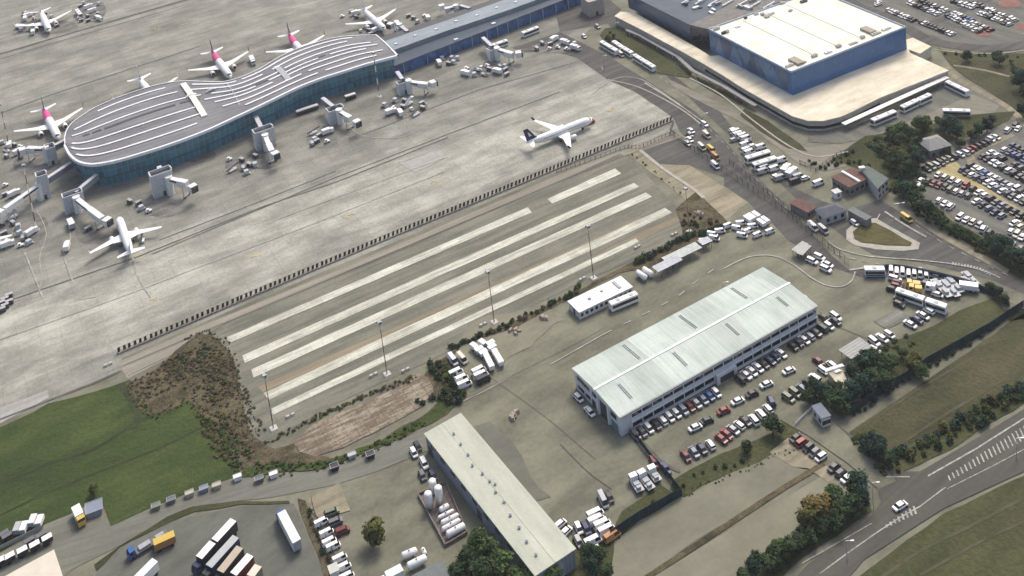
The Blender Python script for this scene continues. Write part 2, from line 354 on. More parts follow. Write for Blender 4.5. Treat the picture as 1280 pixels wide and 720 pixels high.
sheet('tan_strip.001', [(760, 310), (845, 270), (850, 275), (780, 312), (720, 335)], ground_mat('tan_dust_patch', ((0.1641, 0.1413, 0.09972), (0.1989, 0.1716, 0.1186), (0.2486, 0.212, 0.1472)), (30, 2), D1, 30, 1.3, seed=18), Z2 + .01, .4, 3)
ribbon('service_strip_edge', [(160, 470), (232, 436), (285, 403), (640, 252), (775, 195)], .35, M_CRK, Z3, curve=False)
ribbon('service_strip_edge', [(153, 458), (300, 396), (500, 313), (700, 227), (846, 170)], .3, M_CRK, Z3, curve=False)
# tan broken ground east of the striped lot
sheet('broken_paving', [(780, 190), (797, 188), (820, 205), (862, 207), (875, 215), (935, 253), (900, 282), (880, 272), (858, 250), (830, 228)], M_SND, Z2, .5, 4)
sheet('dark_pavement', [(800, 186), (845, 170), (905, 205), (985, 265), (960, 282), (935, 252), (905, 232), (905, 222), (862, 207), (838, 214), (820, 205)], M_ASP, Z1 + .01)
sheet('scrub_patch', [(846, 262), (868, 240), (880, 248), (905, 272), (915, 285), (880, 306), (858, 312), (852, 285), (846, 270)], M_SOI, Z3, .8, 2)
sheet('scrub_belt', [(540, 455), (600, 420), (650, 398), (705, 372), (760, 345), (800, 322), (850, 300), (905, 282), (912, 290), (868, 305), (812, 335), (775, 342), (700, 380), (640, 412), (578, 432), (548, 470)], M_SOI, Z3, .8, 3)
# west: grass, brown scrub, broken slab
sheet('grass', [(-120, 590), (-20, 545), (60, 505), (120, 490), (164, 474), (183, 508), (197, 516), (244, 490), (272, 532), (298, 562), (308, 588), (295, 596), (240, 614), (190, 634), (140, 656), (126, 622), (92, 640), (56, 655), (0, 690), (-120, 740)], M_GRS, Z2, .8, 5)
sheet('scrub_ground', [(160, 478), (182, 470), (205, 455), (228, 432), (250, 415), (275, 425), (292, 455), (304, 500), (316, 543), (345, 560), (372, 552), (368, 566), (420, 575), (470, 552), (530, 518), (548, 505), (530, 470), (545, 448), (560, 450), (585, 495), (560, 520), (510, 545), (440, 572), (370, 590), (302, 594), (284, 562), (262, 528), (238, 500), (190, 524), (172, 510)], M_SOI, Z3, 1.2, 3)
sheet('grass', [(305, 586), (340, 580), (400, 580), (470, 554), (530, 520), (550, 506), (540, 498), (578, 492), (582, 500), (540, 530), (470, 560), (400, 588), (340, 592), (300, 598)], M_GRS, Z4, .8, 3)
sheet('broken_slab', [(367, 553), (392, 530), (430, 514), (470, 496), (512, 480), (522, 466), (536, 472), (543, 490), (528, 508), (480, 534), (430, 560), (396, 572), (376, 566)], M_RUN, Z4, .7, 2)
# service road in the south-west
sheet('service_road', [(-60, 720), (0, 695), (56, 660), (95, 642), (122, 630), (138, 658), (190, 637), (250, 612), (300, 598), (345, 594), (400, 590), (470, 562), (530, 534), (545, 560), (470, 590), (420, 606), (340, 622), (250, 632), (210, 648), (150, 682), (90, 712), (60, 740), (-60, 760)],
      ground_mat('pale_road_asphalt', ((0.1144, 0.1169, 0.09685), (0.1483, 0.1516, 0.1247), (0.1865, 0.1898, 0.156)), (30, 2), 15, 40, 1.4, seed=19), Z2, .2, 5)
sheet('verge', [(118, 706), (148, 684), (210, 646), (240, 634), (300, 628), (360, 627), (362, 630), (300, 632), (244, 640), (214, 653), (190, 664), (150, 684), (122, 714)], M_GRO, Z3, .4, 3)
sheet('verge', [(372, 624), (382, 626), (392, 648), (414, 705), (422, 730), (408, 730), (400, 705), (385, 665), (376, 640)], M_SOI, Z3, .5, 3)
sheet('coach_yard', [(122, 714), (152, 684), (215, 652), (300, 633), (368, 630), (385, 668), (410, 730), (300, 760), (100, 760)], ground_mat('coach_yard_asphalt', ((0.09006, 0.09458, 0.07986), (0.1174, 0.1228, 0.1039), (0.1488, 0.1543, 0.1287)), (14, 6), 40, 30, 1.5, seed=20), Z2 + .01)
sheet('sand_patch', [(384, 625), (425, 604), (438, 640), (400, 648), (390, 640)], M_SND, Z3, .5, 3)
# yard: lines and patches round the warehouse
mb = MB()
for px, wd, ds in (([(688, 456), (720, 438), (755, 418)], .35, None), ([(755, 418), (840, 375), (870, 352), (900, 332)], .4, (3.2, 5)), ([(905, 336), (935, 322), (965, 320), (990, 330), (1012, 346), (1030, 356), (1050, 359), (1064, 352), (1069, 340)], .5, None),
                   ([(560, 510), (600, 492), (640, 470)], .3, None)):
    ribbon_into(mb, px, wd, Z3, dash=ds)
o = mb.build('yard_marking', M_FNT); o['kind'] = 'structure'
mb = MB()
for px, wd in (([(700, 555), (735, 590), (765, 612)], .22), ([(575, 505), (640, 470), (700, 440), (760, 408)], .14), ([(610, 470), (680, 520), (745, 575)], .14), ([(795, 545), (815, 565), (830, 580), (850, 590)], 1.0), ([(1010, 395), (1050, 410), (1100, 430)], .25)):
    ribbon_into(mb, px, wd, Z3)
o = mb.build('yard_joint', M_CRK); o['kind'] = 'structure'
for k, px in enumerate(([(545, 560), (610, 528), (650, 570), (690, 620), (650, 640), (600, 600)], [(600, 400), (680, 380), (706, 398), (650, 440), (600, 470), (560, 440)])):
    sheet('yard_patch', px, ground_mat('yard_patch_paving_%d' % k, [((0.1077, 0.111, 0.0888), (0.1318, 0.1346, 0.1082), (0.1597, 0.1625, 0.1275)), ((0.1517, 0.1473, 0.1043), (0.1916, 0.1851, 0.1351), (0.2316, 0.223, 0.1661))][k], (18, 8), D1, 30, 2, seed=21 + k), Z2, 2.5, 4)
sheet('concrete_plot', [(1092, 402), (1108, 412), (1138, 398), (1122, 386)], M_APR2, Z3)
# fields and parcels in the south-east
sheet('field', [(838, 612), (856, 622), (880, 606), (950, 578), (985, 556), (1000, 545), (990, 520), (1010, 505), (1040, 512), (1060, 520), (1140, 470), (1238, 414), (1262, 398), (1245, 372), (1200, 388), (1165, 408), (1110, 430), (1090, 440), (1070, 455), (1040, 470), (1000, 500), (985, 520), (968, 540), (930, 556), (900, 568), (862, 588), (842, 600)], M_GRO, Z2, .3, 4)
sheet('field', [(1062, 540), (1140, 488), (1240, 420), (1262, 402), (1400, 300), (1400, 440), (1280, 500), (1200, 545), (1145, 570), (1110, 590), (1085, 570)], M_GRD, Z2, .3, 4)
sheet('verge', [(1085, 555), (1110, 572), (1150, 548), (1200, 528), (1280, 478), (1400, 410), (1400, 440), (1280, 505), (1215, 545), (1150, 582), (1118, 592), (1100, 590), (1072, 560)], M_GRO, Z3, 1.0, 4)
sheet('field', [(1400, 380), (1242, 388), (1262, 402), (1300, 380)], M_GRD, Z2)
sheet('lawn', [(764, 668), (778, 640), (800, 625), (826, 606), (850, 622), (800, 652), (768, 676)], M_GRO, Z3, .5, 3)
sheet('tree_bed', [(715, 668), (768, 660), (764, 720), (760, 740), (700, 740), (712, 700)], M_GRO, Z3, .5, 3)
sheet('parcel', [(762, 740), (766, 676), (858, 622), (968, 560), (1000, 586), (1010, 592), (870, 676), (800, 726), (790, 740)], ground_mat('parcel_concrete', ((0.144, 0.1416, 0.1039), (0.1782, 0.1749, 0.1302), (0.2123, 0.2084, 0.1536)), (14, 9), D1, 30, 1.5, joint=16, jdark=.9, seed=24), Z2 + .01)
sheet('parcel', [(808, 740), (816, 722), (880, 682), (1020, 600), (1036, 588), (1062, 612), (1020, 640), (950, 700), (900, 740)], ground_mat('parcel_concrete_pale', ((0.1668, 0.1631, 0.1185), (0.2009, 0.1956, 0.1441), (0.2351, 0.2283, 0.1683)), (14, 9), D1, 30, 1.5, joint=16, jdark=.92, seed=25), Z2 + .01)
sheet('parcel_path', [(962, 566), (985, 548), (1050, 595), (1036, 604), (1010, 586), (990, 584)], M_SND, Z3)
ribbon('parcel_verge', [(800, 728), (880, 676), (980, 610), (1030, 580)], 1.6, M_SOI, Z4, curve=False)
sheet('field', [(900, 740), (950, 702), (1010, 662), (1050, 640), (1088, 628), (1090, 640), (1000, 700), (960, 740)], M_GRO, Z3, .5, 4)
sheet('road', [(960, 760), (1010, 706), (1085, 650), (1102, 628), (1092, 596), (1062, 560), (1015, 525), (1026, 516), (1080, 556), (1120, 590), (1150, 590), (1210, 555), (1280, 512), (1420, 420), (1420, 520), (1280, 590), (1180, 636), (1080, 700), (1030, 760)], M_ASP2, Z4)
sheet('lot_access', [(985, 505), (1015, 500), (1062, 548), (1110, 590), (1120, 602), (1098, 612), (1060, 580), (1010, 545), (975, 525)], M_LOT, Z4 + .01)
sheet('grass', [(1010, 770), (1085, 712), (1180, 642), (1290, 590), (1500, 480), (1600, 700), (1400, 900), (1000, 900)], M_GRO, Z3, .5, 6)
mb = MB()
for px, wd, ds in (([(1025, 718), (1060, 692), (1100, 664), (1125, 648), (1150, 634), (1182, 610)], .3, None), ([(1160, 596), (1220, 562), (1280, 524)], .45, None), ([(1107, 597), (1137, 597)], .35, None), ([(1184, 612), (1240, 584), (1300, 552)], .22, None), ([(1003, 705), (1090, 655)], .2, None)):
    ribbon_into(mb, px, wd, Z5, curve=False, dash=ds)
def hatch(mb, p0, p1, w0, w1, n, ln):
    a, b = G(*p0), G(*p1); d = (b - a).normalized(); nn = Vector((-d.y, d.x, 0)); sk = (nn + d * .6).normalized()
    for k in range(n):
        t = (k + .5) / n; c = a.lerp(b, t); w_ = w0 + (w1 - w0) * t
        mb.beam(c - sk * w_ / 2 + Vector((0, 0, Z5)), c + sk * w_ / 2 + Vector((0, 0, Z5)), ln, .01)
hatch(mb, (1184, 600), (1290, 536), 1.7, 4.4, 21, .4); hatch(mb, (1106, 660), (1146, 637), .8, 2.6, 8, .55)
o = mb.build('road_marking', M_PNT); o['kind'] = 'structure'
# north-east: access roads, turning island, bridge ramp, car parks, podium forecourt
sheet('access_road', [(700, 40), (760, 30), (800, 70), (850, 100), (900, 140), (960, 215), (1010, 262), (1060, 300), (1090, 318), (1150, 328), (1240, 350), (1290, 372), (1420, 420), (1420, 350), (1290, 335), (1230, 320), (1180, 295), (1120, 262), (1100, 250), (1060, 262), (1030, 252), (985, 232), (925, 182), (880, 140), (830, 92), (790, 60), (775, 10), (735, -20), (690, 0)], M_ASP, Z1 + .02)
sheet('access_road', [(640, 60), (700, 40), (760, 70), (800, 95), (870, 140), (905, 175), (940, 215), (1000, 275), (1040, 320), (1062, 338), (1120, 335), (1260, 365), (1262, 378), (1180, 350), (1075, 346), (1030, 330), (985, 300), (955, 268), (900, 210), (850, 165), (842, 148), (800, 118), (760, 100), (720, 72), (690, 64), (650, 66)], M_ASP, Z1 + .03)
sheet('forecourt', [(830, 96), (900, 130), (960, 165), (1000, 185), (1060, 180), (1100, 166), (1190, 130), (1215, 118), (1250, 132), (1238, 150), (1150, 175), (1100, 190), (1060, 208), (1032, 214), (1000, 206), (940, 160), (880, 130), (846, 112)], ground_mat('forecourt_paving', ((0.1492, 0.142, 0.1129), (0.193, 0.1819, 0.1438), (0.2369, 0.2218, 0.1756)), (30, 3), -30, 40, 1.4, seed=26), Z2)
sheet('bus_court', [(1010, 160), (1100, 142), (1190, 100), (1232, 112), (1255, 130), (1200, 155), (1110, 168), (1050, 180), (1010, 178)], M_PRK, Z2 + .01, .3, 4)
sheet('grass', [(756, 36), (772, 34), (790, 44), (850, 82), (866, 90), (862, 98), (820, 92), (780, 66), (758, 56), (750, 44)], M_GRO, Z3, .3, 3)
sheet('grass', [(870, 96), (900, 108), (930, 128), (925, 132), (895, 118), (872, 104)], M_GRD, Z3, .3, 3)
sheet('grass', [(930, 136), (960, 152), (1000, 180), (1010, 190), (985, 186), (950, 165), (925, 145)], M_GRD, Z3, .5, 3)
sheet('lawn', [(1172, 60), (1200, 68), (1280, 68), (1420, 40), (1420, 200), (1290, 170), (1262, 132), (1230, 112), (1205, 96), (1190, 84)], M_GRD, Z2, .5, 5)
sheet('lawn', [(1178, 66), (1280, 67), (1420, 40), (1420, 60), (1282, 78), (1190, 74)], M_GRO, Z3, .5, 5)
ribbon('path', [(1182, 84), (1195, 97), (1220, 112), (1250, 128), (1272, 145), (1290, 165)], 3.2, M_SND, Z3)
ribbon('path', [(1192, 82), (1230, 88), (1262, 96)], 1.6, M_SND, Z3)
sheet('car_park', [(1030, -70), (1060, -30), (1075, 5), (1110, 18), (1145, 40), (1165, 45), (1190, 55), (1230, 60), (1290, 55), (1420, 30), (1420, -120), (1000, -120)], M_PRK, Z2)
ribbon('road', [(1000, -60), (1060, 0), (1100, 18), (1138, 38), (1160, 50), (1200, 58), (1250, 60), (1320, 50)], 7.5, M_ASP, Z3)
ribbon('road', [(1160, 32), (1215, 8), (1260, -12)], 5, M_ASP, Z3 + .01)
ribbon('kerb', [(1168, 62), (1200, 66), (1250, 67), (1310, 58)], .6, M_KRB, Z4)
for c in (((1228, 42), 5, 3), ((1262, 5), 7, 3.5), ((1278, 34), 5, 2.5)):
    (x, y), rx, ry = c; sheet('brick_island', [(x + rx * 2.2 * cos(t * .52), y + ry * 1.6 * sin(t * .52)) for t in range(12)], M_RED, Z4)
sheet('car_park', [(1150, 190), (1180, 178), (1230, 160), (1262, 140), (1420, 130), (1420, 370), (1300, 340), (1280, 332), (1255, 305), (1205, 285), (1180, 262), (1155, 248), (1142, 235), (1148, 215)], M_PRK, Z2 + .01)
sheet('sand_lane', [(1170, 215), (1182, 205), (1196, 203), (1206, 214), (1240, 240), (1285, 268), (1400, 340), (1400, 360), (1285, 284), (1225, 246), (1196, 226), (1180, 222)], ground_mat('yellow_sand_lane', ((0.2632, 0.2193, 0.1092), (0.3315, 0.2805, 0.1425), (0.3997, 0.3468, 0.19)), (20, 3), -60, 12, 1.3, seed=27), Z3 + .01, .5, 3)
sheet('sand_lane', [(1205, 195), (1225, 183), (1250, 172), (1262, 166), (1268, 170), (1235, 185), (1218, 196), (1226, 208), (1285, 242), (1400, 300), (1400, 322), (1280, 256), (1215, 216)], M_SND, Z3, .4, 3)
sheet('grass', [(1140, 240), (1155, 252), (1180, 272), (1215, 290), (1250, 312), (1290, 342), (1400, 390), (1400, 402), (1285, 355), (1240, 328), (1205, 305), (1180, 285), (1150, 264), (1134, 250)], M_GRO, Z3 + .02, .4, 3)
sheet('scrub_ground', [(1080, 170), (1150, 160), (1200, 145), (1270, 140), (1262, 152), (1225, 165), (1180, 182), (1150, 195), (1140, 215), (1142, 240), (1128, 250), (1112, 230), (1060, 206), (1040, 200)], M_GRO, Z3, .8, 3)
sheet('verge', [(1130, 262), (1150, 268), (1182, 286), (1215, 308), (1262, 338), (1258, 343), (1208, 316), (1175, 297), (1145, 278)], M_SND, Z3 + .03, .2, 3)
island = [(1066, 290), (1078, 280), (1094, 279), (1108, 286), (1128, 298), (1140, 304), (1138, 308), (1105, 307), (1078, 304), (1068, 299)]
isl2 = [(1058, 288), (1072, 276), (1095, 273), (1112, 283), (1135, 296), (1150, 304), (1148, 312), (1128, 314), (1095, 312), (1068, 307), (1058, 300)]
mb = MB(); mb.prism([G(*p)[:2] for p in isl2], 0, .16); o = mb.build('kerb_island', M_KRB); o['kind'] = 'structure'
sheet('island_grass', island, ground_mat('island_turf', ((.055, .052, .02), (.085, .078, .03), (.12, .105, .045)), (9, 5), 10, 10, 1.2, bump=.4, seed=28), .32, .2, 2)
mb = MB()
for px, wd, ds in (([(1035, 303), (1050, 312), (1080, 320), (1110, 323), (1150, 326), (1200, 332), (1232, 340), (1250, 348)], .45, None), ([(1106, 265), (1130, 281), (1158, 297)], .9, None), ([(1095, 277), (1100, 268)], .35, None),
                   ([(1045, 318), (1062, 323), (1095, 330), (1110, 332)], .3, (2.4, 2.4)), ([(1190, 330), (1222, 336), (1240, 345)], 1.6, (.5, .5)), ([(1145, 282), (1180, 305), (1225, 328), (1260, 345)], .3, (2.2, 3)), ([(880, 155), (920, 195), (960, 240), (1000, 275)], .25, (2.5, 3)), ([(775, 62), (830, 100), (880, 145)], .25, (2.5, 3))):
    ribbon_into(mb, px, wd, Z5 + .01, dash=ds)
o = mb.build('road_marking', M_PNT); o['kind'] = 'structure'
ribbon('kerb', [(1062, 338), (1090, 334), (1120, 333)], .8, M_KRB, Z4, curve=False)
ribbon('kerb', [(760, 100), (800, 110), (850, 136), (880, 160), (884, 170)], .7, M_KRB, Z4)
ribbon('kerb', [(862, 98), (900, 118), (940, 150), (985, 182), (1020, 196), (1060, 190)], .8, M_KRB, Z4)
ribbon('kerb', [(800, 188), (830, 212), (866, 236), (880, 248)], 1.6, M_KRB, Z4)

mb = MB()
for px, wd in (([(0, 604), (60, 580), (120, 560), (165, 532), (200, 516)], 1.1), ([(0, 645), (60, 616), (130, 588), (200, 560), (262, 530)], .7), ([(150, 480), (164, 500), (172, 522), (168, 536)], 2.2)):
    ribbon_into(mb, px, wd, Z3)
o = mb.build('grass_track', ground_mat('trodden_grass', ((.022, .028, .012), (.032, .042, .017), (.05, .056, .026)), (6, 3), 30, 10, 1.2, seed=44)); o['kind'] = 'structure'
mb = MB()
for px, wd in (([(1085, 735), (1150, 690), (1220, 655), (1300, 612)], .9), ([(1150, 720), (1230, 676), (1300, 645)], .7), ([(1120, 560), (1180, 520), (1250, 478), (1300, 445)], .8), ([(1100, 520), (1160, 480), (1230, 440)], .6)):
    ribbon_into(mb, px, wd, Z4)
o = mb.build('wheel_track', ground_mat('worn_field_track', ((.05, .05, .028), (.075, .07, .04), (.10, .092, .055)), (6, 3), 30, 10, 1.2, seed=45)); o['kind'] = 'structure'
# ================================================================ BUILDINGS
def lerp2(a, b, t): return (a[0] + (b[0] - a[0]) * t, a[1] + (b[1] - a[1]) * t)
def rectify(pts):
    """nearest rectangle to four world points"""
    p = [Vector(q[:2]) for q in pts]; c = sum(p, Vector((0, 0))) / 4
    e1 = ((p[1] - p[0]) + (p[2] - p[3])) / 2; e2 = ((p[3] - p[0]) + (p[2] - p[1])) / 2
    a = atan2(e1.y, e1.x); b = atan2(e2.y, e2.x); dd = (b - a + pi) % (2 * pi) - pi; th = (a + b - (pi / 2 if dd > 0 else -pi / 2)) / 2 if e1.length < 2 * e2.length else a
    u = Vector((cos(th), sin(th))); v = Vector((-sin(th), cos(th))) * (1 if dd > 0 else -1); L_, W_ = e1.length / 2, e2.length / 2
    return [c - u * L_ - v * W_, c + u * L_ - v * W_, c + u * L_ + v * W_, c - u * L_ + v * W_]
def inset(poly, d):
    c = sum((Vector(p[:2]) for p in poly), Vector((0, 0))) / len(poly); out = []; n = len(poly)
    for k in range(n):
        a, b, e = Vector(poly[k - 1][:2]), Vector(poly[k][:2]), Vector(poly[(k + 1) % n][:2])
        u, v = (a - b).normalized(), (e - b).normalized(); s = u + v
        if s.length < 1e-4: s = Vector((-v.y, v.x))
        s = s.normalized(); sn = abs(u.x * s.y - u.y * s.x) or 1
        q = b + s * d / max(sn, .3)
        q2 = b - s * d / max(sn, .3)
        out.append(q if (q - c).length < (q2 - c).length else q2)
    return out
class Wall:
    """a wall face from world point a to b; boxes are laid on it: s along, z up, proud outward"""
    def __init__(s, a, b, centre):
        s.a, s.b = Vector(a[:2]), Vector(b[:2]); s.L = (s.b - s.a).length; s.d = (s.b - s.a).normalized(); s.n = Vector((s.d.y, -s.d.x))
        if (s.a + s.n - Vector(centre[:2])).length < (s.a - s.n - Vector(centre[:2])).length: s.n = -s.n
        s.ang = atan2(s.d.y, s.d.x)
    def box(s, mb, s0, s1, z0, z1, proud=.06, deep=.1, mi=0):
        m = s.a + s.d * (s0 + s1) / 2 + s.n * (proud - deep) / 2
        mb.box(m.x, m.y, z0, s1 - s0, proud + deep, z1 - z0, s.ang, mi)
def sheetroof(nm, k, sd): return ground_mat(nm, tuple(tuple(c * k for c in q) for q in ((.335, .40, .36), (.425, .49, .445), (.50, .56, .515))), (1.0, 15), D1, 16, 1.0, contrast=1.0, seed=sd, rough=.5, mixw=(.45, .4, .15))
ROOFW = sheetroof('pale_green_sheet_roof', 1.0, 60)

# ---------------- the white warehouse with the ribbed pale roof
def warehouse():
    Zr = 7.2; rc = rectify([G(715.5, 461, Zr), G(952, 333.5, Zr), G(1024, 382, Zr), G(773, 521, Zr)])
    c = sum(rc, Vector((0, 0))) / 4
    t = thing('warehouse', 'long white warehouse with a pale green sheet roof and two bands of dark windows', 'warehouse', (c.x, c.y, 0))
    L = lambda p: (p[0] - c.x, p[1] - c.y)
    P = [L(p) for p in rc]; W = inset(P, .5)
    m_w = mat('white_cladding', (.62, .64, .68), .5, .12, .5)
    mb = MB(); mb.prism(W, 0, Zr - .25); mb.build('wall', m_w, t)
    # roof: four bays across, ridge in the middle, shallow pitch, sheet ribs
    def uv(u, v, z): a = lerp2(P[0], P[1], u); b = lerp2(P[3], P[2], u); q = lerp2(a, b, v); return (q[0], q[1], z)
    mb = MB(); n = 82
    for k in range(n):
        u0, u1 = k / n, (k + 1) / n; e = .03 * (k % 2)
        for v0, v1, za, zb in ((0, .5, 0, 1.0), (.5, 1, 1.0, 0)):
            mb.face([uv(u0, v0, Zr + za + e), uv(u0, v1, Zr + zb + e), uv(u1, v1, Zr + zb + e), uv(u1, v0, Zr + za + e)][::-1], (k // 11) % 3)
    for (u, v), (u2, v2) in (((0, 0), (1, 0)), ((1, 1), (0, 1))):
        mb.face([uv(u, v, Zr - .35), uv(u2, v2, Zr - .35), uv(u2, v2, Zr + .03), uv(u, v, Zr + .03)], 3)
    for u in (0, 1):
        mb.face([uv(u, 0, Zr - .35), uv(u, .5, Zr - .35), uv(u, .5, Zr + 1.03), uv(u, 0, Zr + .03)], 3); mb.face([uv(u, .5, Zr - .35), uv(u, 1, Zr - .35), uv(u, 1, Zr + .03), uv(u, .5, Zr + 1.03)], 3)
    mats = [ROOFW, sheetroof('pale_roof_panel_faded', .90, 61), sheetroof('pale_roof_panel_clean', 1.07, 62), WHITE]
    rf = mb.build('roof', mats, t)
    mb = MB(); mb.beam(uv(-.003, .5, Zr + 1.02), uv(1.003, .5, Zr + 1.02), .8, .14); mb.build('ridge_cap', WHITE, rf)
    mb = MB(); mb.beam(uv(0, 1.008, Zr - .3), uv(1, 1.008, Zr - .3), .25, .25); mb.build('gutter', mat('gutter_grey', (.3, .31, .31), .5), rf)
    for u, v0, v1 in ((.235, .06, .42), (.52, .07, .42), (.80, .07, .38), (.09, .60, .86), (.36, .58, .84), (.63, .58, .82), (.90, .60, .8)):
        mb = MB()
        for k in (-1, 1):
            zz = lambda v: Zr + .08 + (v * 2 if v < .5 else (1 - v) * 2) * 1.0
            mb.beam(uv(u + k * .0040, v0, zz(v0)), uv(u + k * .0040, v1, zz(v1)), .13, .14)
        for j in range(6):
            v = v0 + (v1 - v0) * (j + .5) / 6; mb.beam(uv(u - .006, v, zz(v) + .02), uv(u + .006, v, zz(v) + .02), .07, .08)
        mb.build('roof_vent', mat('weathered_vent', (.26, .28, .265), .6), rf)
    # south-east long front: windows upper and lower, pilasters, parapet canopy
    wl = Wall(W[3], W[2], (0, 0)); n = 20; bay = wl.L / n
    wm = GLASS
    for k in range(n):
        s0 = k * bay
        if k in (0,): continue
        for z0, z1 in ((1.0, 2.35), (4.3, 5.75)):
            if k in (9, 10) and z0 < 2: continue
            mb = MB(); wl.box(mb, s0 + .2, s0 + bay - .2, z0, z1, .05)
            f = mb.build('window', wm, t)
    for k in range(1, n + 1): mb = MB(); wl.box(mb, k * bay - .12, k * bay + .12, .0, Zr - .3, .22); mb.build('pilaster', WHITE, t)
    mb = MB(); wl.box(mb, bay, wl.L, 2.9, 3.15, .55); wl.box(mb, bay * .9, wl.L, 6.15, 6.4, .7); wl.box(mb, bay * .9, wl.L, .1, .3, .3); mb.build('ledge', WHITE, t)
    mb = MB(); wl.box(mb, 9 * bay, 11 * bay, 0, 3.4, 1.6, .1); mb.build('porch', m_w, t)
    mb = MB(); wl.box(mb, 9.3 * bay, 10.7 * bay, .2, 2.4, 1.64, 0); mb.build('door', DARK, t)
    # south-west gable front with loading doors
    wg = Wall(W[0], W[3], (0, 0))
    for s0, s1, z0, z1, m_, nm in ((1.5, 8.5, 4.2, 5.6, wm, 'window'), (1.5, 5, 1.1, 2.3, wm, 'window'), (6, 8.5, 1.1, 2.3, wm, 'window'), (9.5, 11.5, 0, 2.6, DARK, 'door'), (14.2, 18.2, 0, 5.4, DARK, 'loading_door'), (20, 23, 4, 5.6, wm, 'window'), (20, 23.5, 0, 2.8, mat('teal_shutter', (.12, .2, .2), .6), 'loading_door'), (10, 13, 4.2, 5.6, wm, 'window')):
        if s1 > wg.L - .5: continue
        mb = MB(); wg.box(mb, s0, s1, z0, z1, .06); mb.build(nm, m_, t)
    for s0 in (13.2, 18.6): mb = MB(); wg.box(mb, s0, s0 + .6, 0, Zr - .3, .5); mb.build('pilaster', WHITE, t)
    for u in (.38, .75):
        q = uv(1.006, u, 0); mb = MB(); mb.box(q[0], q[1], Zr - 2.2, 1.2, 1.4, 1.6, wl.ang); mb.build('wall_unit', WHITE, t)
    return t
warehouse()

# ---------------- the long low shed with the cream roof
def low_shed():
    Zr = 6.2; rc = rectify([G(531, 543.5, Zr), G(579, 512, Zr), G(716.5, 690, Zr), G(667.5, 719, Zr)]); c = sum(rc, Vector((0, 0))) / 4
    t = thing('storage_shed', 'long low shed with a flat cream roof and grey blue metal walls', 'shed', (c.x, c.y, 0))
    P = [(p.x - c.x, p.y - c.y) for p in rc]; W = inset(P, .35)
    mb = MB(); mb.prism(W, 0, Zr - .3); mb.build('wall', facade_mat('ribbed_blue_grey_wall', (.22, .25, .3), (.16, .18, .22), 1.2, 9, .12, .5, .12), t)
    rm = ground_mat('cream_roof_felt', ((.34, .36, .29), (.42, .44, .36), (.49, .51, .42)), (20, 3), -62, 18, 1.2, contrast=.8, seed=30, rough=.7)
    mb = MB(); mb.prism(P, Zr - .3, Zr); rf = mb.build('roof', rm, t)
    uv = lambda u, v, z=Zr: (*lerp2(lerp2(P[0], P[1], v), lerp2(P[3], P[2], v), u), z)
    mb = MB(); mb.beam(uv(0, .5, Zr - .05), uv(1, .5, Zr - .05), .5, .12); mb.build('ridge_cap', rm, rf)
    for u, v in ((.1, .55), (.18, .52), (.26, .5), (.33, .42), (.4, .48), (.46, .5), (.49, .55), (.53, .45), (.6, .46), (.68, .38), (.76, .36), (.84, .3), (.92, .28)):
        q = uv(u, v); mb = MB(); mb.tube((q[0], q[1], Zr), (q[0], q[1], Zr + .5), .28); mb.tube((q[0], q[1], Zr + .5), (q[0], q[1], Zr + .75), .5, .1); mb.build('roof_vent', STEEL, rf)
    ws = Wall(W[0], W[3], (0, 0))
    for k in range(9):
        mb = MB(); ws.box(mb, 3 + k * 6.2, 5.6 + k * 6.2, 3.6, 4.6, .05); mb.build('window', GLASS, t)
    for s0 in (1, 30): mb = MB(); ws.box(mb, s0, s0 + 2.6, 0, 3, .06); mb.build('door', DARK, t)
    we = Wall(W[2], W[3], (0, 0)); mb = MB(); we.box(mb, 4, 8, 0, 4.4, .06); mb.build('loading_door', STEEL, t)
    wn = Wall(W[1], W[2], (0, 0))
    for s0 in (8, 28, 50): mb = MB(); wn.box(mb, s0, s0 + 3.2, 0, 3.6, .06); mb.build('loading_door', STEEL, t)
low_shed()

# ---------------- generic flat building used for cabins and small blocks
def cabin(name, label, cat, px, Zr, wallm, roofm, windows=(), over=.25, rect=True, extra=None):
    """px: four roof corners, front-left, front-right last two (see order: back-left, back-right, front-right, front-left)"""
    rc = [G(x, y, Zr) for x, y in px]; rc = rectify(rc) if rect else [Vector(q[:2]) for q in rc]
    c = sum(rc, Vector((0, 0))) / len(rc); t = thing(name, label, cat, (c.x, c.y, 0)); P = [(p.x - c.x, p.y - c.y) for p in rc]; W = inset(P, over)
    mb = MB(); mb.prism(W, 0, Zr - .2); mb.build('wall', wallm, t)
    mb = MB(); mb.prism(P, Zr - .2, Zr); rf = mb.build('roof', roofm, t)
    for side, n, z0, z1, ww in windows:
        wl = Wall(W[side], W[(side + 1) % len(W)], (0, 0)); bay = wl.L / n
        for k in range(n):
            m_ = (k + .5) * bay; mb = MB(); wl.box(mb, m_ - ww / 2, m_ + ww / 2, z0, z1, .05); mb.build('window' if z0 > .5 else 'door', GLASS if z0 > .5 else DARK, t)
    if extra: extra(t, P, rf)
    return t
def roofbits(lst, m=STEEL):
    def f(t, P, rf):
        top = max(v.co.z for v in rf.data.vertices)
        for u, v, a, b, h in lst:
            q = lerp2(lerp2(P[0], P[1], u), lerp2(P[3], P[2], u), v); mb = MB(); mb.box(q[0], q[1], top, a, b, h, atan2(P[1][1] - P[0][1], P[1][0] - P[0][0])); mb.box(q[0], q[1], top + h, a * .8, b * .8, .1, atan2(P[1][1] - P[0][1], P[1][0] - P[0][0])); mb.build('roof_unit', m, rf)
    return f
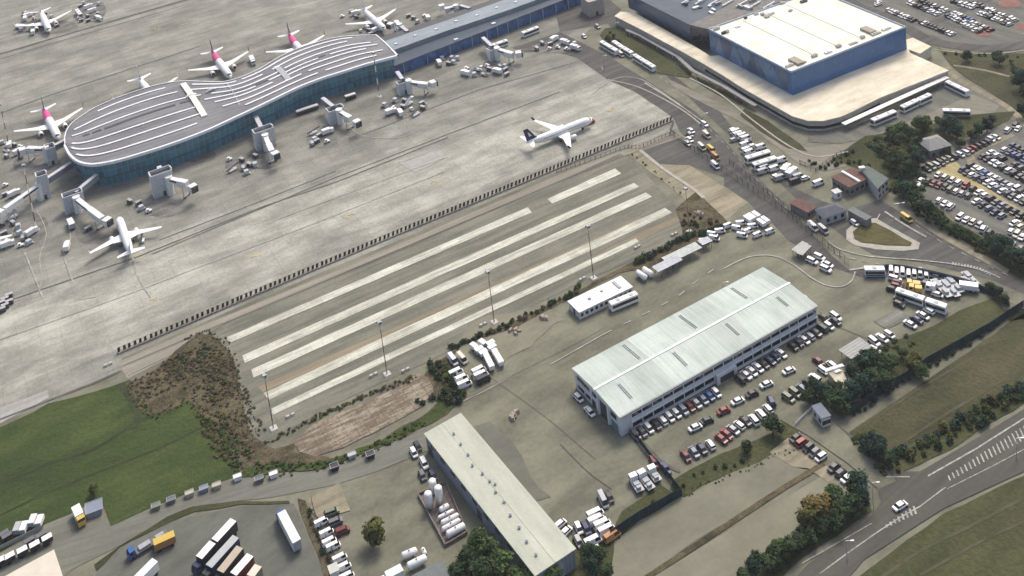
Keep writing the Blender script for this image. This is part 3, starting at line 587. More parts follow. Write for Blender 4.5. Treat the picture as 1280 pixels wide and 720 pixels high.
cabin('site_office', 'long white flat-roofed cabin block with a row of small dark windows', 'cabin block', [(709, 377), (776, 344), (791, 359), (724, 390)], 3.1, mat('cabin_wall', (.6, .6, .6), .6), WHITE,
      [(2, 11, 1.0, 2.1, 1.1), (3, 1, 0, 2.2, 1.2)], extra=roofbits([(.82, .45, 1.2, 4.5, .25), (.3, .5, 1, 1, .3), (.55, .4, .8, .8, .3)]))
cabin('depot', 'small cream flat-roofed building at the bottom left edge beyond the service road', 'building', [(-60, 752), (68, 690.5), (84, 735), (-40, 800)], 4.6, mat('cream_wall', (.5, .46, .36), .8), mat('cream_roof', (.60, .555, .455), .8, .08, .3), [(1, 3, 1.2, 2.4, 1.4), (0, 8, 1.2, 2.4, 1.6)])
cabin('gatehouse', 'little white gatehouse with a grey blue roof by the lot entrance and trees', 'gatehouse', [(1014, 507), (1026, 503), (1039, 519), (1027, 524)], 3.6, mat('gatehouse_wall', (.6, .6, .58), .6), mat('slate_blue_roof', (.10, .125, .165), .6), [(2, 2, 1, 2.3, 1.4), (3, 2, 1, 2.3, 1.3)])
cabin('annex', 'small building with a cream stained roof and white parapet beside the tall trees', 'building', [(1034, 463), (1052, 457), (1075, 488), (1058, 495)], 3.5, mat('annex_wall', (.5, .48, .4), .8), ground_mat('stained_cream_roof', ((.3, .27, .19), (.45, .42, .31), (.58, .55, .43)), (5, 3), 30, 10, 1, contrast=1.5, seed=31), [(0, 3, .9, 2.2, 1.4)], extra=roofbits([(.5, .03, 6.5, 1.2, .5), (.55, .17, 2, 1, .4)], WHITE))
cabin('toilet_block', 'small grey flat-roofed hut at the foot of the cream roofed shed, bottom centre edge', 'hut', [(500, 727), (552, 700), (572, 735), (520, 760)], 3.2, mat('hut_wall', (.2, .22, .22), .8), mat('grey_green_roof', (.13, .155, .15), .8), [(0, 3, .9, 2, 1)])
# canopies over parked cars: striped translucent sheets on posts
def canopy(name, label, px, Zr, m, ribs=5, ribm=None):
    rc = rectify([G(x, y, Zr) for x, y in px]); c = sum(rc, Vector((0, 0))) / 4; t = thing(name, label, 'canopy', (c.x, c.y, 0)); P = [(p.x - c.x, p.y - c.y) for p in rc]
    mb = MB(); n = 24
    for k in range(n):
        e0, e1 = .18 * abs(sin(k / n * pi * ribs)), .18 * abs(sin((k + 1) / n * pi * ribs))
        a0, a1 = lerp2(P[0], P[3], k / n), lerp2(P[0], P[3], (k + 1) / n); b0, b1 = lerp2(P[1], P[2], k / n), lerp2(P[1], P[2], (k + 1) / n)
        mb.face([(*a0, Zr + e0), (*a1, Zr + e1), (*b1, Zr + e1), (*b0, Zr + e0)])
    mb.build('roof', m, t)
    mb = MB()
    for k in range(ribs + 1): mb.beam((*lerp2(P[0], P[3], k / ribs), Zr - .25), (*lerp2(P[1], P[2], k / ribs), Zr - .25), .22, .22)
    mb.build('beam', ribm or DARK, t)
    for k in range(4):
        for s in (.05, .95):
            q = lerp2(lerp2(P[0], P[1], (k + .5) / 4), lerp2(P[3], P[2], (k + .5) / 4), s); mb = MB(); mb.box(q[0], q[1], 0, .14, .14, Zr - .25); mb.build('post', DARK, t)
    return t
canopy('parking_canopy', 'striped grey canopy roof over parking, next to the white annex', [(1047, 437.5), (1074, 421.5), (1091, 433.5), (1064, 449)], 3, mat('striped_sheet', (.30, .31, .29), .6), 5, mat('dark_stripe', (.07, .07, .07), .7))
canopy('parking_canopy', 'dusty translucent canopy behind the site office, left of the stacked white boxes', [(826, 322), (868, 303), (878, 309), (836, 330)], 3, mat('greenish_sheet', (.44, .48, .44), .5, .2), 5)
canopy('parking_canopy', 'short blue grey canopy with dark underside just right of the two white tanks', [(815, 333), (846, 318), (852, 325), (822, 341)], 3.2, mat('bluish_sheet', (.40, .42, .46), .5, .2), 3)
canopy('parking_canopy', 'small blue grey canopy next to the heap of white boxes', [(872, 301), (884, 295), (890, 301), (878, 307)], 2.8, mat('bluish_sheet', (.40, .42, .46), .5, .2), 2)
for k, (px, lb) in enumerate((([(990, 311), (1004, 301), (1009, 305), (995, 317)], 'left one of two grey ribbed sheds by the road fence'), ([(997, 315), (1008, 304), (1013, 308), (1001, 321)], 'right one of two grey ribbed sheds by the road fence'))):
    canopy('bike_shed', lb, px, 2.8, mat('grey_sheet', (.40, .40, .38), .6), 3)

# ---------------- the glass terminal with its swooping striped roof
ST_B = [(81, 173), (83, 164), (90, 154), (103, 144.5), (120, 134), (150, 121), (190, 108), (222, 102), (250, 102), (278, 102.5), (300, 97), (325, 86), (350, 71), (380, 58), (415, 48), (440, 45), (470, 44)]
ST_F = [(81.5, 181), (87, 192), (98, 201.5), (116, 205), (146, 200), (187, 188), (226, 175), (262, 161), (290, 148), (318, 135), (345, 122), (372, 109), (400, 98), (430, 88.5), (455, 80.5), (475, 75), (496, 69.5)]
def terminal():
    Zr = 12.6
    B = [G(*p, Zr) for p in smooth(ST_B, 3)]; Fp = [G(*p, Zr) for p in smooth(ST_F, 3)]; n = len(B)
    c = G(270, 130, 0); loc = Vector((c.x, c.y, 0)); B = [p - loc for p in B]; Fp = [p - loc for p in Fp]
    t = thing('terminal', 'long curved airport terminal pier with a striped grey roof over blue green glass walls', 'terminal', loc)
    out = [p.to_2d() for p in Fp] + [p.to_2d() for p in B[::-1]]
    wave = lambda u: .9 * sin(u * pi * 3.2 + .4)
    def rp(u, v, dz=0):
        k = min(n - 2, int(u * (n - 1))); f = u * (n - 1) - k; a = B[k].lerp(B[k + 1], f); b = Fp[k].lerp(Fp[k + 1], f); q = a.lerp(b, v); return (q.x, q.y, Zr + wave(u) * 0 + sin(v * pi) * .8 + dz)
    m_rf = ground_mat('grey_standing_seam_roof', ((.115, .117, .12), (.165, .168, .17), (.225, .228, .228)), (60, 1.7), 24, 20, 1.1, contrast=1.1, seed=33, rough=.5)
    mb = MB(); nu, nv = 64, 8
    for i in range(nu):
        for j in range(nv):
            u0, u1, v0, v1 = i / nu, (i + 1) / nu, j / nv, (j + 1) / nv
            mb.face([rp(u0, v1), rp(u1, v1), rp(u1, v0), rp(u0, v0)])
    rf = mb.build('roof', m_rf, t, True)
    # white fascia all round the roof
    mb = MB(); edge = [rp(i / nu, 1) for i in range(nu + 1)] + [rp(1, 1 - j / 6) for j in range(1, 6)] + [rp(i / nu, 0) for i in range(nu, -1, -1)] + [rp(0, j / 4) for j in range(1, 4)]
    cen = Vector((0, 0))
    for k in range(len(edge)):
        a, b = edge[k], edge[(k + 1) % len(edge)]
        d = Vector((b[0] - a[0], b[1] - a[1])); d = d.normalized() if d.length > .01 else Vector((1, 0)); nn = Vector((d.y, -d.x)); wd = .75 if k <= nu else .35
        ao, bo = (a[0] + nn.x * wd, a[1] + nn.y * wd), (b[0] + nn.x * wd, b[1] + nn.y * wd)
        mb.face([(ao[0], ao[1], a[2] + .25), (bo[0], bo[1], b[2] + .25), (b[0] - nn.x * .3, b[1] - nn.y * .3, b[2] + .3), (a[0] - nn.x * .3, a[1] - nn.y * .3, a[2] + .3)])
        mb.face([(ao[0], ao[1], a[2] - 1.1), (bo[0], bo[1], b[2] - 1.1), (bo[0], bo[1], b[2] + .25), (ao[0], ao[1], a[2] + .25)])
        mb.face([(a[0], a[1], a[2] - .7), (b[0], b[1], b[2] - .7), (bo[0], bo[1], b[2] - 1.1), (ao[0], ao[1], a[2] - 1.1)])
    mb.build('fascia', mat('white_fascia', (.74, .77, .80), .5, .06), rf)
    # raised white ribs that run the length of the roof, broken here and there as in the photo
    RW = mat('white_roof_rib', (.74, .75, .76), .5, .05)
    for v, segs in ((.10, ((.25, .40), (.47, .60), (.62, .93))), (.235, ((.13, .42), (.44, .67), (.70, .90))), (.385, ((.11, .47), (.50, .70), (.72, .96))), (.50, ((.47, .62), (.66, .80), (.83, .97))),
                    (.60, ((.10, .45), (.49, .66), (.70, .93))), (.73, ((.09, .44), (.50, .73), (.75, .97))), (.86, ((.12, .42), (.55, .76), (.78, .94)))):
        for u0, u1 in segs:
            mb = MB(); k = max(2, int((u1 - u0) * 50))
            for i in range(k): mb.beam(rp(u0 + (u1 - u0) * i / k, v, .1), rp(u0 + (u1 - u0) * (i + 1) / k, v, .1), 1.15, .25)
            mb.build('roof_rib', RW, rf)
    # the dark service gully
    for u0, u1, v in ((.17, .20, .45), (.21, .24, .455), (.25, .40, .46), (.41, .46, .455), (.52, .66, .46), (.70, .82, .47)):
        k = max(2, int((u1 - u0) * 50)); mb = MB()
        for i in range(k): mb.beam(rp(u0 + (u1 - u0) * i / k, v, .05), rp(u0 + (u1 - u0) * (i + 1) / k, v, .05), 1.7, .12)
        mb.build('roof_gutter', mat('dark_gully', (.05, .055, .06), .6), rf)
    # cross skylights
    def xlight(a, b, wd, h, m_, nm):
        A, Bq = G(*a, Zr) - loc, G(*b, Zr) - loc; mb = MB(); d = (Bq - A); k = 8
        for i in range(k):
            p, q = A + d * (i / k), A + d * ((i + 1) / k); f = lambda s: Zr + sin(pi * (.02 + .96 * s)) * .8 + .1
            p.z, q.z = f(i / k), f((i + 1) / k); mb.beam(p, q, wd, h)
        mb.build(nm, m_, rf)
    xlight((229, 106), (256, 147), 3.0, .9, mat('white_skylight', (.74, .72, .62), .5, .05), 'skylight')
    xlight((345, 84), (362, 102), 3.2, .5, mat('grey_skylight', (.34, .36, .38), .4), 'skylight')
    xlight((284, 105), (300, 132), .5, .3, mat('grey_skylight', (.34, .36, .38), .4), 'roof_walkway')
    xlight((233, 124), (246, 120), 1.4, 1.2, WHITE, 'plant_box')
    xlight((258, 118), (270, 113), 1.4, 1.0, STEEL, 'plant_box')
    # glass walls, leaning out slightly under the eave
    m_gl = facade_mat('blue_green_curtain_wall', (.028, .125, .175), (.16, .27, .32), 2.8, 3.9, .17, .16, .8)
    ins = inset([tuple(p) for p in out], 1.0); mb = MB(); u = 0; N_ = len(ins)
    foot = inset([tuple(p) for p in out], 2.4)
    for k in range(N_):
        a, b = ins[k], ins[(k + 1) % N_]; fa, fb = foot[k], foot[(k + 1) % N_]; l = (b - a).length
        mb.face([(fa.x, fa.y, 0), (fb.x, fb.y, 0), (b.x, b.y, Zr - .6), (a.x, a.y, Zr - .6)], 0, [(u, 0), (u + l, 0), (u + l, Zr - .6), (u, Zr - .6)]); u += l
    mb.build('glass_wall', m_gl, t)
    mb = MB()
    for z in (3.9,):
        for k in range(N_):
            a, b = foot[k], foot[(k + 1) % N_]; ia, ib = ins[k], ins[(k + 1) % N_]; f = z / Zr
            p, q = a.lerp(ia, f), b.lerp(ib, f); mb.beam((p.x, p.y, z), (q.x, q.y, z), 1.0, .35)
    mb.build('glass_wall_band', mat('blue_steel_band', (.06, .11, .15), .5), t)
    return t
terminal()

# ---------------- the straight pier that joins it to the main hall
def pier():
    Zl, Zu = 6.6, 9.0
    front = [(489, 84), (600, 41), (650, 21), (712, -3), (790, -34)]; mid = [(491, 64), (560, 39), (640, 12), (700, -10), (775, -40)]; back = [(476, 54), (560, 26), (632, 0), (690, -22), (765, -52)]; rear = [(470, 49), (628, -5), (686, -26), (760, -56)]
    c = G(600, 40); loc = Vector((c.x, c.y, 0)); t = thing('pier', 'straight airport pier with a dark slate roof, light ridge strip and navy glass front', 'terminal', loc)
    f0, f1, f2, f3 = [[G(*p, z) - loc for p in L_] for L_, z in ((front, Zl), (mid, Zu - .5), (back, Zu - .5), (rear, Zl))]
    mb = MB(); mb.poly([(p.x, p.y, Zl) for p in f0] + [(p.x, p.y, Zl) for p in (f1[::-1])]); 
    d = Vector((cos(R(-63)), sin(R(-63)))) * .5
    for k in range(len(f0) - 1):
        a, b = f0[k], f0[k + 1]; mb.face([(a.x, a.y, Zl - .5), (b.x, b.y, Zl - .5), (b.x, b.y, Zl), (a.x, a.y, Zl)])
    rl = mb.build('roof', ground_mat('slate_pier_roof', ((.040, .058, .082), (.052, .075, .102), (.07, .095, .125)), (30, 1.2), D1, 20, 1.2, seed=34, rough=.5), t)
    mb = MB(); mb.prism([(p.x, p.y) for p in f1] + [(p.x, p.y) for p in f2[::-1]], 0, Zu); up = mb.build('upper_roof', ground_mat('light_pier_roof', ((.17, .21, .24), (.225, .265, .295), (.29, .33, .355)), (20, 1), D1, 14, 1.2, seed=35, rough=.5), t)
    mb = MB(); mb.prism([(p.x, p.y) for p in f2] + [(p.x, p.y) for p in f3[::-1]], 0, Zl); mb.build('rear_roof', mat('dark_pier_roof', (.05, .055, .06), .6), t)
    m_g = facade_mat('navy_glass_wall', (.014, .065, .18), (.04, .10, .2), 2.0, 3.0, .12, .15, 1.3)
    mb = MB(); u = 0
    off = Vector((0.8 * cos(R(D1 + 90)), .8 * sin(R(D1 + 90)), 0))
    for k in range(len(f0) - 1):
        a, b = f0[k] + off, f0[k + 1] + off; l = (b - a).length; mb.face([(a.x, a.y, 0), (b.x, b.y, 0), (b.x, b.y, Zl - .3), (a.x, a.y, Zl - .3)], 0, [(u, 0), (u + l, 0), (u + l, Zl), (u, Zl)]); u += l
    a, b = f0[0] + off, f1[0]; mb.face([(a.x, a.y, 0), (b.x, b.y, 0), (b.x, b.y, Zl - .1), (a.x, a.y, Zl - .1)], 0, [(0, 0), (9, 0), (9, Zl), (0, Zl)])
    mb.build('glass_wall', m_g, t)
    for k in range(14):
        f = (k + .5) / 14 * 3.6; i = min(3, int(f)); q = f0[i].lerp(f0[i + 1], f - i) - off * .2; mb = MB(); mb.box(q.x, q.y, 0, .35, .35, Zl - .5, R(D1)); mb.build('column', STEEL, t)
    for k in range(9):
        f = (k + .4) / 9 * 3; i = int(f); q = f1[i].lerp(f2[i], .4 + .2 * (k % 2)).lerp(f1[i + 1].lerp(f2[i + 1], .5), f - i); mb = MB(); mb.box(q.x, q.y, Zu, 1.8, 1.2, .5, R(D1)); mb.build('roof_unit', WHITE, up)
    for px, py in ((655, 8), (617, 30), (570, 50)):
        q = G(px, py, Zl) - loc; mb = MB(); mb.box(q.x, q.y, Zl, 2.4, 1.4, .7, R(D1)); mb.build('roof_unit', WHITE, rl)
pier()
tw = cabin('stair_tower', 'tall beige stair tower at the right end of the dark glass pier', 'tower', [(729, -4), (744, -12), (750, -2), (734, 4)], 9.5, mat('beige_render', (.42, .37, .33), .8), mat('beige_roof', (.4, .37, .33), .8), [(2, 1, 0, 2.6, 1.6)])

# ---------------- the blue hall on its cream podium
def hall():
    Zp, Zb = 5.2, 16.6
    c = G(1030, 90); loc = Vector((c.x, c.y, 0)); t = thing('departure_hall', 'big blue-walled terminal hall with a glaring cream roof standing on a cream podium', 'terminal', loc)
    pod_px = [(768, 20), (775, 14.5), (792, 15), (865, 56), (888, 70), (985, 60), (1129, 50), (1138, 66), (1186, 88), (1100, 122), (1062, 141), (1050, 146), (1030, 151), (1010, 151), (990, 145), (960, 128), (930, 111), (905, 95), (880, 80), (850, 63), (800, 36)]
    P = [G(*p, Zp) - loc for p in pod_px]; P2 = [(p.x, p.y) for p in P]
    m_pod = ground_mat('cream_podium_roof', ((.50, .445, .33), (.64, .585, .45), (.76, .72, .60)), (16, 5), 26, 16, 1.3, contrast=.85, seed=36, rough=.8)
    mb = MB(); mb.prism(P2, Zp - .4, Zp); pr = mb.build('podium_roof', m_pod, t)
    W_ = inset(P2, .3)
    mb = MB(); mb.prism([(q.x, q.y) for q in W_], 0, Zp - .42); mb.build('podium_wall', mat('podium_render', (.46, .43, .37), .8, .2), t)
    # band of dark glass round the curved corner, white canopy along the bus court
    n = len(P2)
    mb = MB()
    for k in range(9, 18):
        a, b = W_[k], W_[(k + 1)]; wl = Wall(a, b, W_[3]); wl.box(mb, .0, wl.L, 1.2, 2.5, .07)
    mb.build('window_band', GLASS, t)
    a, b = P[8] * 1, P[9] * 1; a = G(1184, 96, 3.2) - loc; b = G(1054, 155, 3.2) - loc
    mb = MB(); mb.beam((a.x, a.y, 3.0), (b.x, b.y, 3.0), 2.4, .3); mb.build('canopy', mat('white_canopy', (.74, .72, .66), .5), t)
    # walkway along the airside face of the podium
    mb = MB(); ln = [G(*p, 2.6) - loc for p in ((783, 37), (800, 44), (846, 70), (866, 88), (905, 108), (945, 132))]
    for k in range(len(ln) - 1): mb.beam((ln[k].x, ln[k].y, 2.3), (ln[k + 1].x, ln[k + 1].y, 2.3), 2.0, .35)
    mb.build('walkway', mat('walkway_concrete', (.24, .235, .235), .8), t)
    for k in range(12):
        f = (k + .5) / 12 * 5; i = int(f); q = ln[i].lerp(ln[i + 1], f - i); mb = MB(); mb.box(q.x, q.y, 0, .4, .4, 2.3); mb.build('column', CONC, t)
    # block
    bc = [G(888, 38, Zb), G(990, 91.5, Zb), G(1128, 35, Zb), G(1022, -13, Zb)]
    bc = rectify(bc); Bk = [(q.x - loc.x, q.y - loc.y) for q in bc]
    m_b = facade_mat('blue_cladding', (.024, .114, .29), (.016, .08, .2), 3.0, 3.8, .07, .4, .25)
    m_b2 = facade_mat('blue_glass_panels', (.035, .085, .17), (.07, .12, .2), 3.2, 5.6, .12, .2, .9)
    mb = MB(); mb.prism(Bk, Zp - .1, Zb)
    bl = mb.build('hall_wall', m_b, t)
    wl = Wall(Bk[0], Bk[1], ((Bk[0][0] + Bk[2][0]) / 2, (Bk[0][1] + Bk[2][1]) / 2)); cen = ((Bk[0][0] + Bk[2][0]) / 2, (Bk[0][1] + Bk[2][1]) / 2)
    for k in range(7):
        s0 = 4 + k * (wl.L - 6) / 7; mb = MB(); z0, z1 = Zp + 1.0, Zb - 1.6
        p = wl.a + wl.d * s0 + wl.n * .08; q = wl.a + wl.d * (s0 + (wl.L - 6) / 7 - 1.2) + wl.n * .08; l = (q - p).length
        mb.face([(p.x, p.y, z0), (q.x, q.y, z0), (q.x, q.y, z1), (p.x, p.y, z1)], 0, [(0, 0), (l, 0), (l, z1 - z0), (0, z1 - z0)]); mb.build('glass_panel', m_b2, bl)
    pbs = facade_mat('pale_blue_panel', (.065, .15, .27), (.09, .17, .28), 3.2, 3.0, .08, .3, .5); dbs = facade_mat('dark_blue_panel', (.012, .045, .12), (.02, .06, .13), 3.2, 3.0, .08, .25, .5)
    for k, (s0, s1, s2, za, zb_, zc, m_) in enumerate(((4, 12, 8, 0, 0, 1, pbs), (9, 17, 17, 1, 1, 0, dbs), (15, 26, 20, 0, 0, 1, pbs), (22, 32, 30, 1, 1, 0, pbs), (28, 38, 33, 0, 0, 1, dbs), (36, 47, 44, 1, 1, 0, pbs), (43, 54, 48, 0, 0, 1, pbs))):
        if s1 > wl.L - 1: continue
        mb = MB(); zz = (Zp + .7, Zb - 1.0); P_ = [wl.a + wl.d * s + wl.n * .14 for s in (s0, s1, s2)]; Z_ = [zz[q] for q in (za, zb_, zc)]
        mb.face([(P_[q].x, P_[q].y, Z_[q]) for q in range(3)], 0, [(s0, Z_[0]), (s1, Z_[1]), (s2, Z_[2])]); mb.build('triangle_panel', m_, bl)
    wr = Wall(Bk[1], Bk[2], cen)
    for k, (s, z) in enumerate(((9, 9), (17, 12), (21, 7), (30, 10), (36, 13), (41, 9), (50, 11), (58, 8), (12, 13), (26, 13))):
        mb = MB(); wr.box(mb, s, s + .7, z, z + 1.0, .05); mb.build('hatch', mat('pale_blue_steel', (.12, .2, .34), .5), bl)
    # roof and parapet
    m_r = ground_mat('bright_membrane_roof', ((.66, .62, .48), (.76, .74, .62), (.82, .81, .72)), (14, 6), 26, 14, 2, seed=37, rough=.7)
    mb = MB(); mb.poly([(p[0], p[1], Zb + .02) for p in inset(Bk, .2)]); rf = mb.build('roof', m_r, t)
    mb = MB()
    for k in range(4):
        a, b = Bk[k], Bk[(k + 1) % 4]; w2 = Wall(a, b, cen); w2.box(mb, 0 - .15, w2.L + .15, Zb - .1, Zb + .75, .15, .2)
    mb.build('parapet', mat('pale_blue_parapet', (.42, .5, .6), .5), rf)
    q2 = lambda u, v: lerp2(lerp2(Bk[0], Bk[1], u), lerp2(Bk[3], Bk[2], u), v)
    for v in (.27, .47, .67):
        mb = MB(); mb.beam((*q2(.05, v), Zb + .02), (*q2(.93, v), Zb + .02), .35, .12); mb.build('roof_seam', mat('roof_seam_grey', (.33, .31, .25), .8), rf)
    rng = random.Random(3)
    for k in range(26):
        if k < 9: u, v, a, b, h = .90 + rng.uniform(0, .06), .05 + k * .105, rng.uniform(2, 6), 1.6, rng.uniform(.5, 1.3)
        else: u, v, a, b, h = rng.uniform(.02, .16) , rng.uniform(.02, .5), rng.uniform(1.5, 4), rng.uniform(1, 2), rng.uniform(.5, 1.4)
        if k > 20: u, v, h = rng.uniform(.0, .2), rng.uniform(.5, .95), 1
        x, y = q2(u, v); mb = MB(); mb.box(x, y, Zb + .02, a, b, h, wr.ang); mb.box(x, y, Zb + h, a * .6, b * .6, .25, wr.ang, 0, .1); mb.build('roof_unit', rng.choice([STEEL, WHITE, DARK, CONC]), rf)
    for (u, v, a, b) in ((.90, .12, 7, 4), (.86, .78, 7, 4)):
        x, y = q2(u, v); mb = MB(); mb.box(x, y, Zb + .02, b, a, 1.2, wr.ang); mb.build('plant_room', mat('taupe_plant_room', (.33, .3, .24), .8), rf)
    mb = MB(); mb.prism([(p.x, p.y) for p in [G(*p, Zp + .1) - loc for p in ((1131, 50), (1141, 47), (1164, 58), (1150, 67), (1131, 60))]], 0, Zp + .1); mb.build('side_block', m_pod, t)
    # west wing: slate glass roof and wall, black recess
    wg = [G(*p, 13.5) - loc for p in ((835, -40), (784, -8), (862, 31), (905, 18), (990, -15))]
    mb = MB(); mb.prism([(p.x, p.y) for p in wg], Zp - .1, 13.5)
    wing = mb.build('west_wing', facade_mat('slate_panel_wall', (.022, .055, .115), (.02, .045, .09), 4, 3, .06, .35, .35), t)
    mb = MB(); mb.poly([(p.x, p.y, 13.52) for p in wg]); mb.build('west_wing_roof', ground_mat('slate_wing_roof', ((.038, .058, .085), (.052, .076, .106), (.07, .096, .125)), (16, 2), -30, 10, 1.5, seed=38, rough=.5), wing)
    rc = [G(*p, 13) - loc for p in ((863, 32), (889, 36), (900, 20), (870, 14))]
    mb = MB(); mb.prism([(p.x, p.y) for p in rc], Zp - .1, 13.2); mb.build('glass_link', facade_mat('black_blue_glass', (.004, .009, .028), (.008, .016, .04), 2, 3, .1, .15, .4), t)
    mb = MB(); rp_ = [G(*p, 13.55) - loc for p in ((862, 31), (888, 37), (930, 20), (1000, -8), (960, -40), (850, -45), (880, -10), (905, 10))]; mb.prism([(p.x, p.y) for p in rp_], 12, 13.6); mb.build('service_roof', mat('service_roof_grey', (.17, .165, .15), .8, .3, .3), t)
    rng = random.Random(5)
    for k in range(34):
        px, py = rng.uniform(850, 985), 0; py = rng.uniform(-12, 24 - (px - 905) * .18 if px > 905 else (px - 850) * .35 + 4); q = G(px, py, 13.6) - loc
        mb = MB(); mb.box(q.x, q.y, 13.55, rng.uniform(1.5, 5), rng.uniform(.9, 1.8), rng.uniform(.6, 1.6), wr.ang + rng.choice((0, 0, 1.57))); mb.build('roof_unit', rng.choice([WHITE, WHITE, STEEL, STEEL, DARK]), t)
    mb = MB()
    for k in range(7):
        px = 852 + k * 17; a = G(px, 6 + k, 13.6) - loc; b = G(px + 14, -2 + k, 13.6) - loc; mb.tube((a.x, a.y, 14.4), (b.x, b.y, 14.4), .4)
    mb.build('roof_duct', WHITE, t)
hall()

# ---------------- small buildings at the gate and beside the trees
ORG = mat('red_brown_roof', (.12, .055, .042), .8, .3, .5); SLT = mat('slate_hip_roof', (.085, .095, .12), .7, .15)
cabin('gate_building', 'flat roofed gate building with a red brown roof and a white beam across it', 'building', [(1040, 222), (1066, 207.5), (1086, 222), (1062, 235)], 4.2, mat('grey_render', (.2, .2, .19), .8), ORG, [(2, 4, 1, 2.4, 1.6), (3, 4, 1, 2.4, 1.6)], extra=roofbits([(.5, .5, 1.2, 9.5, .6)], WHITE))
cabin('gate_office', 'two-storey grey green office with white parapet trim beside the red brown roof', 'building', [(1074, 208.5), (1085, 207), (1111, 223), (1097, 236)], 5.6, mat('pale_office_wall', (.42, .43, .42), .7), mat('green_grey_roof', (.10, .125, .11), .8, .2), [(2, 3, 1, 2.2, 1.4), (2, 3, 3.4, 4.6, 1.4)], rect=False, extra=roofbits([(.1, .1, 2.4, 1.6, .8)], WHITE))
cabin('security_post', 'low security post with a plain red brown roof beside the entrance road', 'hut', [(990, 253), (998, 246), (1017, 259), (1009, 268)], 3, mat('grey_render', (.2, .2, .19), .8), ORG, [(2, 3, .9, 2, 1.2)])
def hip(name, label, cat, px, Zr, ridge, wm, rm):
    rc = rectify([G(x, y, Zr) for x, y in px]); c = sum(rc, Vector((0, 0))) / 4; t = thing(name, label, cat, (c.x, c.y, 0)); P = [(p.x - c.x, p.y - c.y) for p in rc]; W = inset(P, .4)
    mb = MB(); mb.prism(W, 0, Zr); wl_ = mb.build('wall', wm, t)
    a = lerp2(lerp2(P[0], P[3], .5), lerp2(P[1], P[2], .5), .3); b = lerp2(lerp2(P[0], P[3], .5), lerp2(P[1], P[2], .5), .7); mb = MB(); z = Zr + ridge
    for f in ([(*P[0], Zr), (*P[1], Zr), (*b, z), (*a, z)], [(*P[2], Zr), (*P[3], Zr), (*a, z), (*b, z)], [(*P[1], Zr), (*P[2], Zr), (*b, z)], [(*P[3], Zr), (*P[0], Zr), (*a, z)]): mb.face(f)
    mb.build('roof', rm, t)
    for s in range(4):
        wl = Wall(W[s], W[(s + 1) % 4], (0, 0)); n = max(1, int(wl.L / 3))
        for k in range(n): m_ = (k + .5) * wl.L / n; mb = MB(); wl.box(mb, m_ - .7, m_ + .7, 1, 2.4, .05); mb.build('window', GLASS, t)
    return t
hip('gate_lodge', 'lodge with a dark slate hipped roof between the two red brown roofs', 'building', [(1019, 262), (1046, 252), (1058, 262), (1030, 274)], 3.4, 1.5, mat('pale_office_wall', (.42, .43, .42), .7), SLT)
hip('garden_house', 'grey gabled house almost buried in trees beside the car park', 'house', [(1150, 176), (1172, 166), (1184, 180), (1162, 192)], 4, 2.2, mat('grey_render', (.2, .2, .19), .8), mat('pale_grey_roof', (.25, .25, .24), .8))
cabin('flat_canopy_hut', 'long grey flat canopy roof pointing at the grass island by the gate', 'canopy', [(1060, 262), (1066, 258), (1090, 271), (1082, 276)], 3.4, mat('grey_render', (.2, .2, .19), .8), mat('grey_green_roof', (.13, .155, .15), .8))
cabin('kiosk', 'white flat-topped kiosk on the gate forecourt below the red brown roof', 'kiosk', [(1040, 238), (1047, 234), (1051, 239), (1044, 243)], 2.8, WHITE, mat('kiosk_roof', (.5, .5, .48), .6), [(2, 1, .9, 2, 1)])
cabin('bus_shelter_block', 'small pale flat-topped store hut at the bottom end of the row of white lorries', 'hut', [(408, 707), (420, 703), (426, 712), (413, 717)], 2.6, WHITE, mat('pale_lid', (.5, .51, .46), .7))
